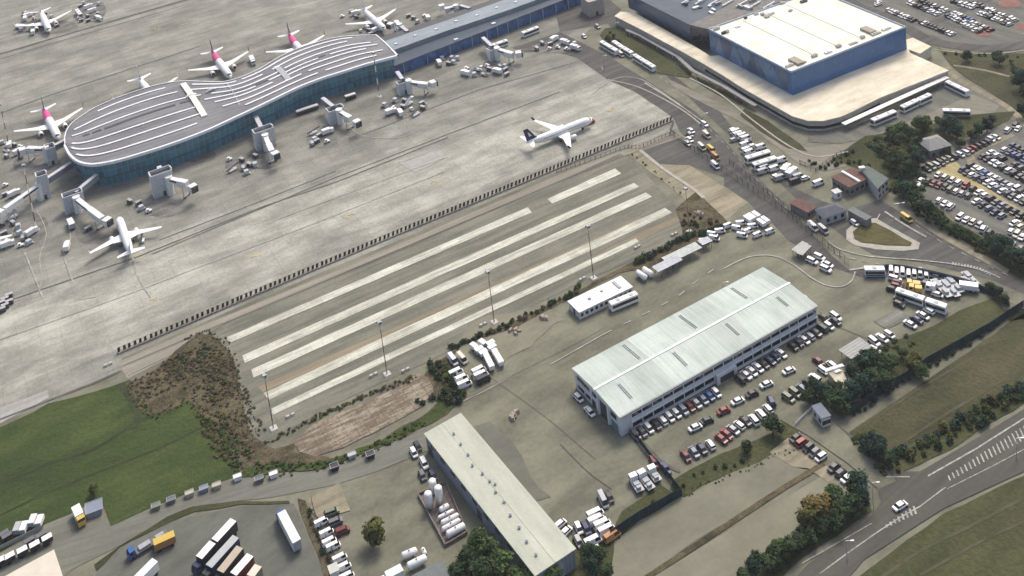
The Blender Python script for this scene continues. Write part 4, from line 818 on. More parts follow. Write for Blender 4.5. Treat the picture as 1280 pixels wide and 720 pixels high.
# ================================================================ AIRCRAFT
def make_plane(body, tailc, finc, label, rear=None, mark=None):
    t = thing('airliner', label, 'airplane')
    bm = paint(body) if body != 'w' else mat('white_aircraft_paint', (.80, .80, .79), .3, .03, .3)
    tm = tailc; fm = finc
    # fuselage: nose at +18.8, tail at -18.8
    st = [(18.8, .12, 3.0), (18.4, .62, 3.05), (17.6, 1.12, 3.2), (16.2, 1.62, 3.4), (14.4, 1.92, 3.5), (12, 1.98, 3.5), (0, 1.98, 3.5), (-3.6, 1.98, 3.5), (-8.5, 1.95, 3.55), (-12, 1.6, 3.8), (-15.5, 1.0, 4.2), (-18, .45, 4.5), (-18.8, .18, 4.6)]
    rings = [[(x, r_ * cos(a * pi / 8), z + r_ * 1.04 * sin(a * pi / 8)) for a in range(16)] for x, r_, z in st]
    mb = MB(); mb.ring(rings, [0 if (rear is None or k < 7) else 1 for k in range(len(st) - 1)]); fu = mb.build('fuselage', [bm, tm], t, True)
    mb = MB(); rr = [[(x, r_ * 1.012 * cos(a), z + r_ * 1.05 * sin(a)) for a in [pi * .22 + pi * .56 * k / 6 for k in range(7)]] for x, r_, z in ((17.75, 1.06, 3.18), (17.0, 1.4, 3.3))]
    for k in range(6): mb.face([rr[0][k], rr[1][k], rr[1][k + 1], rr[0][k + 1]])
    mb.build('cockpit_window', GLASS, fu)
    for s in (-1, 1):
        mb = MB()
        for k in range(38):
            x = 13 - k * .62; mb.face([(x, s * 1.97, 3.95), (x + .3, s * 1.97, 3.95), (x + .3, s * 1.93, 4.3), (x, s * 1.93, 4.3)][::s])
        mb.build('window_row', GLASS, fu)
    # wings
    def aero(root, tip, th0, th1, m_, nm, parent=t):
        """root/tip: (leading edge x,y,z, chord)"""
        def sec(p, th):
            x, y, z, c = p; return [(x, y, z), (x - c * .15, y, z + th), (x - c * .5, y, z + th * .9), (x - c, y, z + .03), (x - c, y, z - .03), (x - c * .5, y, z - th * .4), (x - c * .15, y, z - th * .5)]
        secs = [sec(root, th0)] + [sec(p, th1) for p in tip]
        mb = MB(); mb.ring(secs if root[1] <= tip[-1][1] else secs, 0); return mb.build(nm, m_, parent)
    for s in (-1, 1):
        w_ = aero((4.8, s * 1.2, 2.7, 7.4), [(2.2, s * 6.2, 3.1, 4.0), (-3.6, s * 16.6, 3.95, 1.5)], .38, .14, bm, 'wing')
        mb = MB(); mb.ring([[(-3.6, s * 16.6, 3.95), (-5.1, s * 16.6, 3.95), (-5.1, s * 16.75, 3.98), (-3.6, s * 16.75, 3.98)], [(-5.3, s * 17.0, 5.9), (-6.0, s * 17.0, 5.9), (-6.0, s * 17.08, 5.9), (-5.3, s * 17.08, 5.9)]]); mb.build('winglet', fm, w_)
        mb = MB(); n = 14
        prof = [(5.6, .95), (5.3, 1.12), (4.2, 1.2), (2.8, 1.05), (1.4, .7)]
        mb.ring([[(x, s * 5.75 + r_ * cos(a * 2 * pi / n), 1.75 + r_ * sin(a * 2 * pi / n)) for a in range(n)] for x, r_ in prof]); en = mb.build('engine', bm, t, True)
        mb = MB(); mb.tube((5.55, s * 5.75, 1.75), (5.66, s * 5.75, 1.75), .9, .88, 14); mb.build('intake', DARK, en)
        mb = MB(); mb.box(2.6, s * 5.75, 2.55, 3.4, .3, .5); mb.build('pylon', bm, en)
        aero((-14.4, s * .3, 4.5, 3.6), [(-17.2, s * 6.2, 4.9, 1.4)], .18, .08, bm, 'stabiliser')
    mb = MB()
    def fs(x0, x1, z, th): return [(x0, 0, z), ((x0 * .6 + x1 * .4), th, z), (x1, 0, z), ((x0 * .6 + x1 * .4), -th, z)]
    mb.ring([fs(-11.2, -18.2, 4.9, .22), fs(-13.3, -18.3, 6.2, .18), fs(-16.9, -19.4, 11.2, .08)], [0, 1]); fin = mb.build('tail_fin', [tm if rear else fm, fm], t)
    if mark:
        for s in (-1, 1): mb = MB(); mb.face([(-15.2, s * .26, 7.0), (-16.6, s * .26, 7.0), (-17.3, s * .2, 9.2), (-16.7, s * .2, 9.2)][::s]); mb.build('tail_mark', bm, fin)
    for x, y in ((12.9, 0), (-1.6, 2.9), (-1.6, -2.9)):
        mb = MB(); mb.tube((x, y, 2.3), (x, y, .5), .14)
        for s in (-.28, .28): mb.tube((x, y + s - .15, .55), (x, y + s + .15, .55), .55, .55, 10, 1)
        mb.build('landing_gear', [STEEL, TYRE], t)
    return t
PINK = mat('magenta_paint', (.70, .06, .26), .35, .12, .4); PURP = mat('dark_purple_paint', (.12, .02, .10), .35); NAVY = mat('navy_fin_paint', (.012, .018, .06), .35); APW = mat('white_aircraft_paint', (.80, .80, .79), .3, .03, .3)
pA = make_plane('w', APW, APW, 'all-white airliner nosed in to the jet bridge below the rounded end of the terminal')
pW = make_plane('w', PINK, PURP, 'white airliner with pink tail parked beside the left tip of the striped roof', rear=1)
pC = make_plane('w', APW, NAVY, 'white airliner with a dark navy tail fin being towed near the blast fence', mark=1)
for p in (pA, pW, pC): note_kids(p)
def park(p, nose, tail, label=None, z=3.9, group=None):
    a, b = G(*nose, z), G(*tail, z + .5); c = (a + b) / 2; p.location = (c.x, c.y, .02 + Z1); p.rotation_euler = (0, 0, atan2(a.y - b.y, a.x - b.x))
    k = min(1.06, max(.9, (a.xy - b.xy).length / 37.6)); p.scale = (k, k, k)
    if label: p['label'] = label
    if group: p['group'] = group
    return p
park(pA, (148, 270.5), (164, 316)); park(pW, (74, 174), (53, 134), group='pink tailed airliners'); park(pC, (740, 147.5), (657, 178.5))
park(copy_tree(pW), (289, 97), (263.5, 63), 'white airliner with pink tail parked behind the middle of the striped roof')
park(copy_tree(pW), (386, 76), (359, 41), 'white airliner with pink tail, its nose hidden behind the right half of the striped roof')
park(copy_tree(pA), (481, 36), (453, 10.5), 'all-white airliner nosed towards the pier just above the right end of the striped roof')
park(copy_tree(pA), (199, 131), (173, 97), 'white airliner of which only the tail shows behind the striped roof')
park(copy_tree(pA), (-44, 284), (-28, 331), 'white airliner of which only the right wing tip shows at the left edge')
park(copy_tree(pA), (61.5, 38.5), (50.5, 13.5), 'small-looking white airliner far out on the apron, ringed by service vehicles')

# ================================================================ JET BRIDGES
WB = mat('white_bridge_paint', (.72, .72, .70), .45, .08, .5); GB = mat('pale_grey_bridge_wall', (.50, .51, .53), .6, .15, .5)
def jet_bridge(label, box, hgt, lx, ly, link=None, tun=None, cabp=None, tz=4.2, rot=None, hollow=True):
    """box: px of the ground centre of the stair tower; link: px on the terminal wall; tun: px where the tunnel ends"""
    c = G(*box); a = R(D1) if rot is None else R(rot); t = thing('jet_bridge', label, 'jet bridge', (c.x, c.y, Z1), 0, 'jet bridges along the terminal')
    mb = MB(); ca, sa = cos(a), sin(a)
    def P(x, y): return (x * ca - y * sa, x * sa + y * ca)
    hx, hy, th = lx / 2, ly / 2, .35
    for x, y, l, w_ in ((0, -hy + th / 2, lx, th), (0, hy - th / 2, lx, th), (-hx + th / 2, 0, th, ly - 2 * th), (hx - th / 2, 0, th, ly - 2 * th)):
        q = P(x, y); mb.box(q[0], q[1], 0, l, w_, hgt, a)
    tw = mb.build('stair_tower', GB, t)
    mb = MB(); q = P(0, 0); mb.box(q[0], q[1], hgt - 1.6, lx - .7, ly - .7, .2, a); mb.build('deck', DARK, tw)
    mb = MB(); q = P(hx + .06, -hy * .2); mb.box(q[0], q[1], 0, .3, ly * .5, hgt + .4, a); q = P(-hx - .06, 0); mb.box(q[0], q[1], 0, .25, ly * .8, hgt + .3, a); mb.build('white_panel', WB, tw)
    mb = MB(); q = P(0, -hy - .04); mb.box(q[0], q[1], 0, 1.3, .12, 2.3, a); mb.build('door', DARK, tw)
    if link:
        e = G(*link, tz) - Vector((c.x, c.y, 0)); d = e.normalized(); s = Vector((d.x, d.y, 0)).normalized() * min(hx, hy) * .8
        mb = MB(); mb.beam((s.x, s.y, tz), (e.x, e.y, tz), 2.4, 2.6); lk = mb.build('fixed_link', mat('link_grey', (.17, .19, .22), .5), t)
        mb = MB(); mb.beam((s.x, s.y, tz + 2.6), (e.x, e.y, tz + 2.6), 2.0, .15); mb.build('link_roof', GB, lk)
    if tun:
        e = G(*tun, tz + 1) - Vector((c.x, c.y, 0)); e.z = tz - .8; d = Vector((e.x, e.y, 0)).normalized(); s = d * max(hx, hy) * .9; s.z = tz
        n = Vector((-d.y, d.x, 0)); m_ = s.lerp(e, .52)
        mb = MB(); mb.tube((s.x, s.y, 0), (s.x, s.y, tz + 2.9), 1.7, 1.7, 14); mb.build('rotunda', WB, t)
        mb = MB(); mb.beam(s, m_ + d * .5, 2.2, 2.4); a1 = mb.build('inner_tunnel', WB, t)
        mb = MB(); mb.beam(m_ + Vector((0, 0, -.25)), e, 2.6, 2.7); tn = mb.build('outer_tunnel', WB, t)
        for sd_ in (-1, 1):
            mb = MB(); p = s + n * 1.12 * sd_; q = m_ + n * 1.12 * sd_; mb.beam((p.x, p.y, p.z + 1.2), (q.x, q.y, q.z + 1.2), .06, .7); mb.build('window_strip', GLASS, a1)
        ce = (G(*cabp, tz + 1) - Vector((c.x, c.y, 0))) if cabp else e + d * 2.5; ce.z = tz - .9
        mb = MB(); dd = Vector((ce.x - e.x, ce.y - e.y, 0)); dd = dd.normalized() if dd.length > .1 else d
        aa = atan2(dd.y, dd.x); mb.box(ce.x, ce.y, tz - .9, 3.0, 3.4, 2.9, aa); cb = mb.build('cab', WB, t)
        mb = MB(); mb.box(ce.x + dd.x * 1.9, ce.y + dd.y * 1.9, tz - .85, .8, 2.9, 2.7, aa); mb.build('bellows', DARK, cb)
        g = m_.lerp(e, .7); mb = MB()
        for k in (-1, 1):
            mb.tube((g.x + n.x * 1.9 * k, g.y + n.y * 1.9 * k, .6), (g.x + n.x * 1.9 * k, g.y + n.y * 1.9 * k, tz), .2, .2, 8)
        mb.beam((g.x + n.x * 2.2, g.y + n.y * 2.2, .6), (g.x - n.x * 2.2, g.y - n.y * 2.2, .6), .7, .4)
        dr = mb.build('drive_column', STEEL, t)
        for k in (-1, 1):
            mb = MB(); w0 = g + n * 1.5 * k; mb.tube((w0.x - n.x * .3, w0.y - n.y * .3, .5), (w0.x + n.x * .3, w0.y + n.y * .3, .5), .5, .5, 12); mb.build('wheel', TYRE, dr)
    return t
jet_bridge('jet bridge with a tall narrow tower, its long tunnel reaching out past the left edge', (57, 246), 12, 4.6, 5.2, (90, 209), (6, 262), (0, 266), 5.5)
jet_bridge('jet bridge with a broad grey tower whose white tunnel meets the all-white airliner', (94, 262), 8.5, 8.5, 4.6, (122, 224), (128, 274), (134, 276), 5)
jet_bridge('jet bridge with the widest grey tower under the round roof end, empty white tunnel', (205, 241), 11, 9.6, 5.4, (200, 214), (234, 229), (241, 234), 6)
jet_bridge('jet bridge with a pale wide tower at the waist of the striped roof', (332, 183), 9.5, 9.5, 5.2, (318, 146), (340, 190), (344, 193), 5.5)
jet_bridge('jet bridge with twin white towers left of the banded floodlight mast foot', (421, 152), 7.5, 8, 5, (404, 128), (438, 148), (446, 153), 5)
jet_bridge('jet bridge in front of the navy glass pier, flat T-shaped grey platform', (506, 116), 6.5, 7, 4, (497, 95), (535, 106), (541, 104), 4.5)
jet_bridge('jet bridge in front of the navy glass pier nearest the two white buses', (618, 74), 6.5, 6, 4, (604, 52), (641, 68), (648, 67), 4.5)
jet_bridge('jet bridge at the left tip of the striped roof serving the pink tailed airliner', (66, 203), 9, 4.4, 6, (84, 180), (34, 186), (28, 188), 5.5)
jet_bridge('jet bridge on the far side of the pier serving the all-white airliner', (502, 46), 6, 4, 4, (510, 44), (495, 27), (488, 31), 4.5)
jet_bridge('jet bridge with a T-shaped white end near the top edge behind the pier', (575, 20), 6, 4, 4, (588, 15), (556, 12), (552, 8), 4.5)
# long white ramp tube lying against the glass wall
for px, lb in (([(371, 145), (398, 136)], 'white covered walkway tube along the foot of the terminal glass, left piece'), ([(432, 126), (445, 122)], 'short white covered walkway tube along the foot of the terminal glass, right piece')):
    a, b = G(*px[0]), G(*px[1]); c = (a + b) / 2; t = thing('covered_walkway', lb, 'walkway', (c.x, c.y, Z1)); d = (b - a) / 2
    mb = MB(); mb.beam((-d.x, -d.y, 2.2), (d.x, d.y, 2.2), 1.9, .5); mb.build('roof', WHITE, t)
    mb = MB(); mb.beam((-d.x, -d.y, .1), (d.x, d.y, .1), 1.5, 2.05); mb.build('wall', GLASS, t)

# ================================================================ FLOODLIGHT MASTS
def mast(base, top, label, cols=('w', 'r'), seg=7, base_pad=True):
    g = G(*base); hh = 25.0
    best = 1e9
    for k in range(80, 400):
        z = k * .1; v = Vector((g.x, g.y, z)) - Vector((0, 0, H)); f_ = v.dot(_f); x, y = CX + F * v.dot(_r) / f_, CY - F * v.dot(_u) / f_; e = hypot(x - top[0], y - top[1])
        if e < best: best, hh = e, z
    t = thing('floodlight_mast', label, 'floodlight mast', (g.x, g.y, Z1), 0, 'banded floodlight masts')
    for k in range(seg):
        z0, z1 = hh * k / seg, hh * (k + 1) / seg; kr = 1 if g.y > 430 else .62; mb = MB(); mb.tube((0, 0, z0), (0, 0, z1), (.34 - .16 * k / seg) * kr, (.34 - .16 * (k + 1) / seg) * kr, 10); mb.build('pole_section', [paint(cols[0]) if g.y > 430 else mat('faded_white', (.36, .33, .3), .6), mat('faded_red', (.24, .11, .085), .6)][k % 2] if cols[1] == 'r' else paint(cols[0]), t)
    mb = MB(); mb.tube((0, 0, hh), (0, 0, hh + .4), .7, .7, 12); hd = mb.build('head_frame', STEEL, t)
    for k in range(6):
        a = k * pi / 3; mb = MB(); mb.box(.8 * cos(a), .8 * sin(a), hh - .2, .35, .5, .45, a); mb.build('floodlight', GLASS if k % 2 else STEEL, hd)
    if base_pad: mb = MB(); mb.box(0, 0, 0, 2.6, 2.6, .35, R(D1), 0, .2); mb.build('base', CONC, t)
mast((11.5, 184), (1, 131), 'banded floodlight mast at the left edge beside the pink tailed airliner')
mast((46, 288), (28, 207), 'banded floodlight mast in the apron left of the round terminal end')
mast((474.5, 121), (468, 66), 'red and white floodlight mast standing before the right end of the striped roof')
mast((342, 536), (329, 470), 'floodlight mast at the left end of the cream stripes')
mast((484, 468), (473.5, 403), 'floodlight mast beside the cream stripes, second from the left end')
mast((618, 403), (609, 340), 'floodlight mast beside the cream stripes, middle one above the fenced trailer yard')
mast((742, 348), (734.5, 283), 'floodlight mast beside the cream stripes above the white cabin block')
mast((862, 290), (855.5, 236), 'floodlight mast rising from the brown scrub at the right end of the cream stripes')
def lamp(base, h, label, group='street lamps', arm=1.6):
    g = G(*base); t = thing('street_lamp', label, 'street lamp', (g.x, g.y, Z1), 0, group)
    mb = MB(); mb.tube((0, 0, 0), (0, 0, h), .13, .07, 8); mb.build('pole', STEEL, t)
    mb = MB(); mb.beam((0, 0, h), (arm, -.3, h + .25), .1, .1); mb.box(arm, -.3, h + .18, .9, .35, .16); mb.build('lamp_head', WHITE, t)
lamp((970, 41), 9, 'tall street lamp standing before the black recess of the blue hall') if False else None
for b, h, lb in (((849, 92), 15, 'tall street lamp beside the buses in front of the cream podium'), ((771, 48), 9, 'street lamp at the top end of the grass wedge beside the buses'), ((755, 88), 8, 'street lamp on the service road edge left of the row of white buses'),
                 ((881, 165), 9, 'street lamp at the kerb beside the yellow and cream service vans'), ((1092, 637), 8.5, 'street lamp at the corner where the lot access meets the main road'), ((1271, 575), 7, 'street lamp on the far verge of the hatched main road'),
                 ((1059, 701), 6, 'street lamp at the kerb of the main road near the bottom edge'), ((1118, 276), 7, 'left of two lamps where the guarded entrance road begins'), ((1125, 275), 7, 'right of two lamps where the guarded entrance road begins'), ((905, 372), 6, 'street lamp on the yard behind the far corner of the warehouse')):
    lamp(b, h, lb)

# ================================================================ BLAST FENCE AND OTHER FENCES
def fence_line(px): return [G(*p) for p in px]
def blast_fence():
    ln = fence_line([(147, 440), (300, 374.5), (500, 290), (700, 207.5), (838, 150)]); o0 = ln[0].copy(); t = thing('blast_fence', 'long low blast fence of dark upright panels dividing the apron from the striped lot', 'fence', (o0.x, o0.y, Z1))
    tot = [(ln[k], ln[k + 1]) for k in range(len(ln) - 1)]; mb = MB(); mr = MB()
    brown = mat('dark_brown_panel', (.055, .041, .032), .8, .25, .6)
    for a, b in tot:
        d = (b - a); L_ = d.length; d.normalize(); n = Vector((-d.y, d.x, 0)); k = 0
        while k * 1.95 < L_ - .5:
            p = a + d * (k * 1.95 + .5 + .12 * sin(k * 2.3)) - o0; q = p - n * 1.1
            mb.ring([[p + Vector((0, 0, 0)) - d * .45, p + d * .45, p + d * .45 - n * .2, p - d * .45 - n * .2], [p - d * .45 - n * .9 + Vector((0, 0, 2.3)), p + d * .45 - n * .9 + Vector((0, 0, 2.3)), p + d * .45 - n * 1.1 + Vector((0, 0, 2.3)), p - d * .45 - n * 1.1 + Vector((0, 0, 2.3))]])
            k += 1
        pa, pb = a - o0, b - o0
        mr.beam((pa - n * 1.5) + Vector((0, 0, 0)), (pb - n * 1.5), .5, .5); mr.beam(pa - n * 1.1 + Vector((0, 0, 2.25)), pb - n * 1.1 + Vector((0, 0, 2.25)), .18, .12)
    mb.build('panel_row', brown, t); mr.build('rail', mat('fence_rail_tan', (.28, .25, .2), .8), t)
blast_fence()
def fence(px, label, h=2.2, sp=3.0, post=DARK, mesh=None, bars=0, name='fence', pr=.07, top=False, curve=False):
    ln = fence_line(smooth(px) if curve else px); o0 = ln[0].copy(); t = thing(name, label, 'fence', (o0.x, o0.y, Z1)); cnt = 0; mp = MB(); tot = sum((ln[k + 1] - ln[k]).length for k in range(len(ln) - 1)); sp = max(sp, tot / 95)
    for k in range(len(ln) - 1):
        a, b = ln[k] - o0, ln[k + 1] - o0; L_ = (b - a).length; n = max(1, round(L_ / sp)); d = (b - a).normalized()
        for j in range(n):
            p = a.lerp(b, j / n); m_ = MB(); m_.box(p.x, p.y, 0, pr * 2, pr * 2, h, ang(a, b)); m_.build('post', post, t)
        if mesh and not bars: mp.beam((a.x, a.y, .1), (b.x, b.y, .1), .06, h - .2)
        if bars:
            q = int(L_ / bars)
            for j in range(q): p = a.lerp(b, (j + .5) / q); mp.box(p.x, p.y, .15, .09, .05, h - .3, ang(a, b))
            mp.beam((a.x, a.y, .2), (b.x, b.y, .2), .06, .08); mp.beam((a.x, a.y, h - .25), (b.x, b.y, h - .25), .06, .08)
    if mp.v: mp.build('mesh_panel', mesh or post, t)
    return t
NETM = mat('dark_green_blue_netting', (.008, .032, .042), .8, .35, .25); WIRE = mat('wire_mesh', (.10, .10, .095), .7)
fence([(1062, 520), (1100, 494), (1140, 470), (1160, 455), (1200, 433), (1238, 412), (1256, 400), (1280, 384)], 'dark blue green netting fence running between the two dry fields', 2.8, 3, DARK, NETM)
fence([(764, 674), (800, 650), (853, 620)], 'short dark blue netting fence along the lawn beside the parked lorries', 3, 3, DARK, NETM)
fence([(853, 620), (838, 600), (815, 575), (795, 548)], 'dark fence running from the warehouse corner down to the lawn', 2.2, 3, DARK, NETM)
fence([(842, 156), (838, 168), (890, 205), (935, 236), (985, 270), (1008, 290), (1050, 322), (1062, 334)], 'tall dark barred fence along the near side of the access road', 3.0, 3.2, DARK, DARK, .8)
fence([(912, 205), (960, 244), (1000, 275), (1032, 300)], 'tall dark barred fence in the middle of the access road before the security post', 2.8, 3.2, DARK, DARK, .8)
fence([(696, 216), (725, 206), (770, 190), (792, 183)], 'dark panel fence remnant between the towed airliner and the striped lot', 1.8, 2.5, DARK, DARK, .7)
fence([(785, 186), (800, 186), (846, 166)], 'short row of dark upright panels at the end of the blast fence', 2.0, 2, DARK, DARK, .9)
fence([(1000, 205), (1020, 215), (1046, 196), (1068, 188)], 'dark fence with shrubs by the curved forecourt edge', 2.0, 2.6, DARK, WIRE, .6)
fence([(390, 628), (394, 645), (420, 700), (430, 735)], 'wire fence behind the row of white lorries near the coach yard', 2.0, 2.8, DARK, WIRE, .5)
fence([(1244, 375), (1280, 392)], 'dark retaining fence at the foot of the road embankment', 2.0, 2.8, DARK, WIRE, .5)
fence([(0, 688), (54, 661)], 'long pale grey guard rail bordering the grass in the bottom left corner', 1.5, 2.4, STEEL, mat('pale_rail', (.36, .37, .34), .6), name='guard_rail')
fence([(1014, 513), (994, 533)], 'thin white barrier arm across the lot entrance beside the gatehouse', 1.2, 6, WHITE, WHITE, name='barrier', pr=.1)
# retaining wall of the ramp road
def ret_wall():
    ln = fence_line(smooth([(1094, 337), (1120, 337), (1150, 343), (1190, 352), (1225, 362), (1262, 382)])); o0 = ln[0].copy(); t = thing('retaining_wall', 'dark navy retaining wall with white parapet carrying the curved ramp road', 'wall', (o0.x, o0.y, 0)); a_, b_ = MB(), MB()
    for k in range(len(ln) - 1):
        p, q = ln[k] - o0, ln[k + 1] - o0; hgt = 2.0 * sin(pi * min(1, .15 + .75 * k / len(ln))); hg2 = 2.0 * sin(pi * min(1, .15 + .75 * (k + 1) / len(ln)))
        d = (q - p).normalized(); n = Vector((-d.y, d.x, 0)) * .25
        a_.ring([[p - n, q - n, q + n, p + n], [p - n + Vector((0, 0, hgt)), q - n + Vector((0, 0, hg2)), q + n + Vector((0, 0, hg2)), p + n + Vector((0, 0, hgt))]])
        b_.beam(p + Vector((0, 0, hgt)), q + Vector((0, 0, hg2)), .3, .7)
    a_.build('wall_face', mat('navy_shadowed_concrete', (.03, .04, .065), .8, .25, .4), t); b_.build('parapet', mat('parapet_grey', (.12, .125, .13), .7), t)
ret_wall()
# ================================================================ VEHICLES
PROTO = {}
VEH = []
def prof_body(L_, W_, st, m_, t, nm='body', mi=0):
    """st: (x fraction of length, half-width factor, z low, z high): lofted body with rounded shoulders"""
    rings = []
    for fx, fw, z0, z1 in st:
        x = (fx - .5) * L_; w_ = W_ / 2 * fw; h_ = z1 - z0
        rings.append([(x, -w_ * .94, z0), (x, w_ * .94, z0), (x, w_, z0 + h_ * .3), (x, w_, z0 + h_ * .72), (x, w_ * .86, z1), (x, -w_ * .86, z1), (x, -w_, z0 + h_ * .72), (x, -w_, z0 + h_ * .3)])
    mb = MB(); mb.ring(rings, mi); return mb.build(nm, m_, t)
PSZ = {'van': (5.2, 2.0), 'pickup_truck': (5.2, 1.9), 'parked_suv': (4.6, 1.9), 'baggage_cart': (3.2, 1.6), 'baggage_tug': (2.7, 1.5), 'belt_loader': (6.5, 2.0), 'container_dolly': (3.6, 2.3), 'service_truck': (6, 2.3), 'boarding_steps': (6, 2.1)}
CARK = {'sedan': (4.6, 1.85, .92, 1.42, (.16, .31, .70, .86)), 'hatchback': (4.0, 1.78, .95, 1.48, (.04, .12, .68, .86)), 'suv': (4.6, 1.92, 1.08, 1.70, (.03, .10, .70, .83)), 'van': (5.2, 2.0, 1.15, 2.15, (.01, .03, .80, .93)), 'pickup': (5.2, 1.9, 1.05, 1.72, (.38, .42, .68, .80))}
def proto_car(kind, c, far=False):
    key = (kind, c, far)
    if key in PROTO: return PROTO[key]
    L_, W_, zb, zr, (r0, r1, f1, f0) = CARK[kind]; body = paint(c); nm = {'suv': 'parked_suv', 'van': 'van', 'pickup': 'pickup_truck'}.get(kind, 'parked_car')
    def shell(mb_body, mb_win):
        st = [(0, .82, .38, zb * .78), (.02, .93, .30, zb * .93), (.12, 1, .26, zb), (.5, 1, .24, zb), (.80, 1, .26, zb * .97), (.95, .95, .28, zb * .82), (1, .80, .36, zb * .66)]
        rings = []
        for fx, fw, z0, z1 in st:
            x = (fx - .5) * L_; w_ = W_ / 2 * fw; h_ = z1 - z0
            rings.append([(x, -w_ * .94, z0), (x, w_ * .94, z0), (x, w_, z0 + h_ * .35), (x, w_ * .99, z0 + h_ * .8), (x, w_ * .88, z1), (x, -w_ * .88, z1), (x, -w_ * .99, z0 + h_ * .8), (x, -w_, z0 + h_ * .35)])
        mb_body.ring(rings)
        w_ = W_ / 2
        lo = [((r0 - .5) * L_, -w_ * .88, zb - .01), ((f0 - .5) * L_, -w_ * .86, zb - .03), ((f0 - .5) * L_, w_ * .86, zb - .03), ((r0 - .5) * L_, w_ * .88, zb - .01)]
        hi = [((r1 - .5) * L_, -w_ * .72, zr - .05), ((f1 - .5) * L_, -w_ * .72, zr - .05), ((f1 - .5) * L_, w_ * .72, zr - .05), ((r1 - .5) * L_, w_ * .72, zr - .05)]
        mb_win.ring([lo, hi], 0, cap=False)
        # roof panel and pillars in the body colour
        x0, x1 = (r1 - .5) * L_ - .05, (f1 - .5) * L_ + .05
        mb_body.ring([[(x0, -w_ * .74, zr - .07), (x1, -w_ * .74, zr - .07), (x1, w_ * .74, zr - .07), (x0, w_ * .74, zr - .07)], [(x0 + .12, -w_ * .66, zr), (x1 - .12, -w_ * .66, zr), (x1 - .12, w_ * .66, zr), (x0 + .12, w_ * .66, zr)]])
        for s in (-1, 1):
            for a, b in (((r0 + f0) * .48, (r1 + f1) * .49),): mb_body.beam(((a - .5) * L_, s * w_ * .875, zb - .02), ((b - .5) * L_, s * w_ * .725, zr - .09), .09, .1)
        if kind == 'van': # solid rear half
            for s in (-1, 1): mb_body.face([((.015 - .5) * L_, s * w_ * .885, zb), ((.58 - .5) * L_, s * w_ * .885, zb), ((.58 - .5) * L_, s * w_ * .735, zr - .05), ((.035 - .5) * L_, s * w_ * .735, zr - .05)][::s])
    if far:
        a, b = MB(), MB(); shell(a, b); n0 = len(a.v); a.v += b.v; a.f += [tuple(i + n0 for i in f) for f in b.f]; a.m += [1] * len(b.f); a.uv += b.uv
        for x in (-.32, .32):
            for s in (-1, 1): a.tube((x * L_, s * W_ * .5 - .1, .33), (x * L_, s * W_ * .5 + .02, .33), .33, .33, 6, 2)
        o = a.build(nm, [body, GLASS, TYRE]); COL.objects.unlink(o)
    else:
        o = bpy.data.objects.new(nm, None); COL.objects.link(o)
        a, b = MB(), MB(); shell(a, b); bo = a.build('body', body, o); b.build('windows', GLASS, bo)
        for x in (-.31, .32):
            for s in (-1, 1): m_ = MB(); m_.tube((x * L_, s * W_ * .5 - .2, .33), (x * L_, s * W_ * .5 + .02, .33), .33, .33, 10); m_.build('wheel', TYRE, o)
        for s in (-1, 1):
            m_ = MB(); m_.box(L_ * .482, s * W_ * .34, zb * .55, .12, .34, .14); m_.build('headlight', mat('lamp_glass', (.6, .6, .62), .2), bo)
        note_kids(o)
        def unl(x):
            for y in KIDS.get(x.name, []): unl(y)
            COL.objects.unlink(x)
        unl(o)
    PROTO[key] = o; return o
def put(proto, x, y, hd, label, cat, group=None, z=.8, gz=Z3, sc=1):
    c = copy_tree(proto); p = G(x, y, z); c.location = (p.x, p.y, gz); c.rotation_euler = (0, 0, hd); c['label'] = label; c['category'] = cat
    VEH.append((c, *(PSZ.get(proto.name.split('.')[0], (4.4, 1.85)))))
    if group: c['group'] = group
    if sc != 1: c.scale = (sc, sc, sc)
    return c
KIN = {'S': 'sedan', 'H': 'hatchback', 'U': 'suv', 'V': 'van'}
NCAR = [0]; rc_ = random.Random(11)
def car_at(x, y, hd, c, label, kind=None, far=False, group=None, z=.8):
    kind = kind or rc_.choice(['sedan', 'hatchback', 'hatchback', 'suv']); NCAR[0] += 1
    return put(proto_car(kind, c, far), x, y, hd + rc_.uniform(-.04, .04), label, 'van' if kind == 'van' else 'car', group, z)
def heading(p, q): a, b = G(*p), G(*q); return atan2(b.y - a.y, b.x - a.x)
def row(p0, p1, cols, rowname, fr, to, far=False, group=None):
    """cars evenly from p0 to p1 (px of the car centres); fr->to px vector gives the heading; '.' is an empty bay"""
    a, b = G(*p0, .8), G(*p1, .8); h0 = heading(fr, to); n = len(cols); j = 0; L_ = (b - a).length; nm = int(L_ / 2.12) + 1
    if n > 3: hp = ang(a, b) + pi / 2; hd = hp if cos(hp - h0) > 0 else hp + pi
    else: hd = h0
    if n > nm and n > 2: cols = ''.join(cols[int((i + .5) * n / nm)] for i in range(nm)); n = nm
    for k, ch in enumerate(cols):
        if ch == '.': continue
        p = a.lerp(b, k / max(1, n - 1)); kind = rc_.choice(['sedan', 'hatchback', 'hatchback', 'suv', 'sedan'])
        c = copy_tree(proto_car(kind, ch, far)); c.location = (p.x + rc_.uniform(-.12, .12), p.y + rc_.uniform(-.12, .12), Z3); c.rotation_euler = (0, 0, hd + rc_.uniform(-.05, .05) + (pi if rc_.random() < .3 else 0))
        c['label'] = nl('%s %s' % (CN[ch], {'sedan': 'saloon car', 'hatchback': 'hatchback', 'suv': 'high-roofed car'}[kind]), j, 'in ' + rowname); c['category'] = 'car'; c['group'] = group or 'cars parked in ' + rowname; j += 1; NCAR[0] += 1; VEH.append((c, CARK[kind][0], CARK[kind][1]))
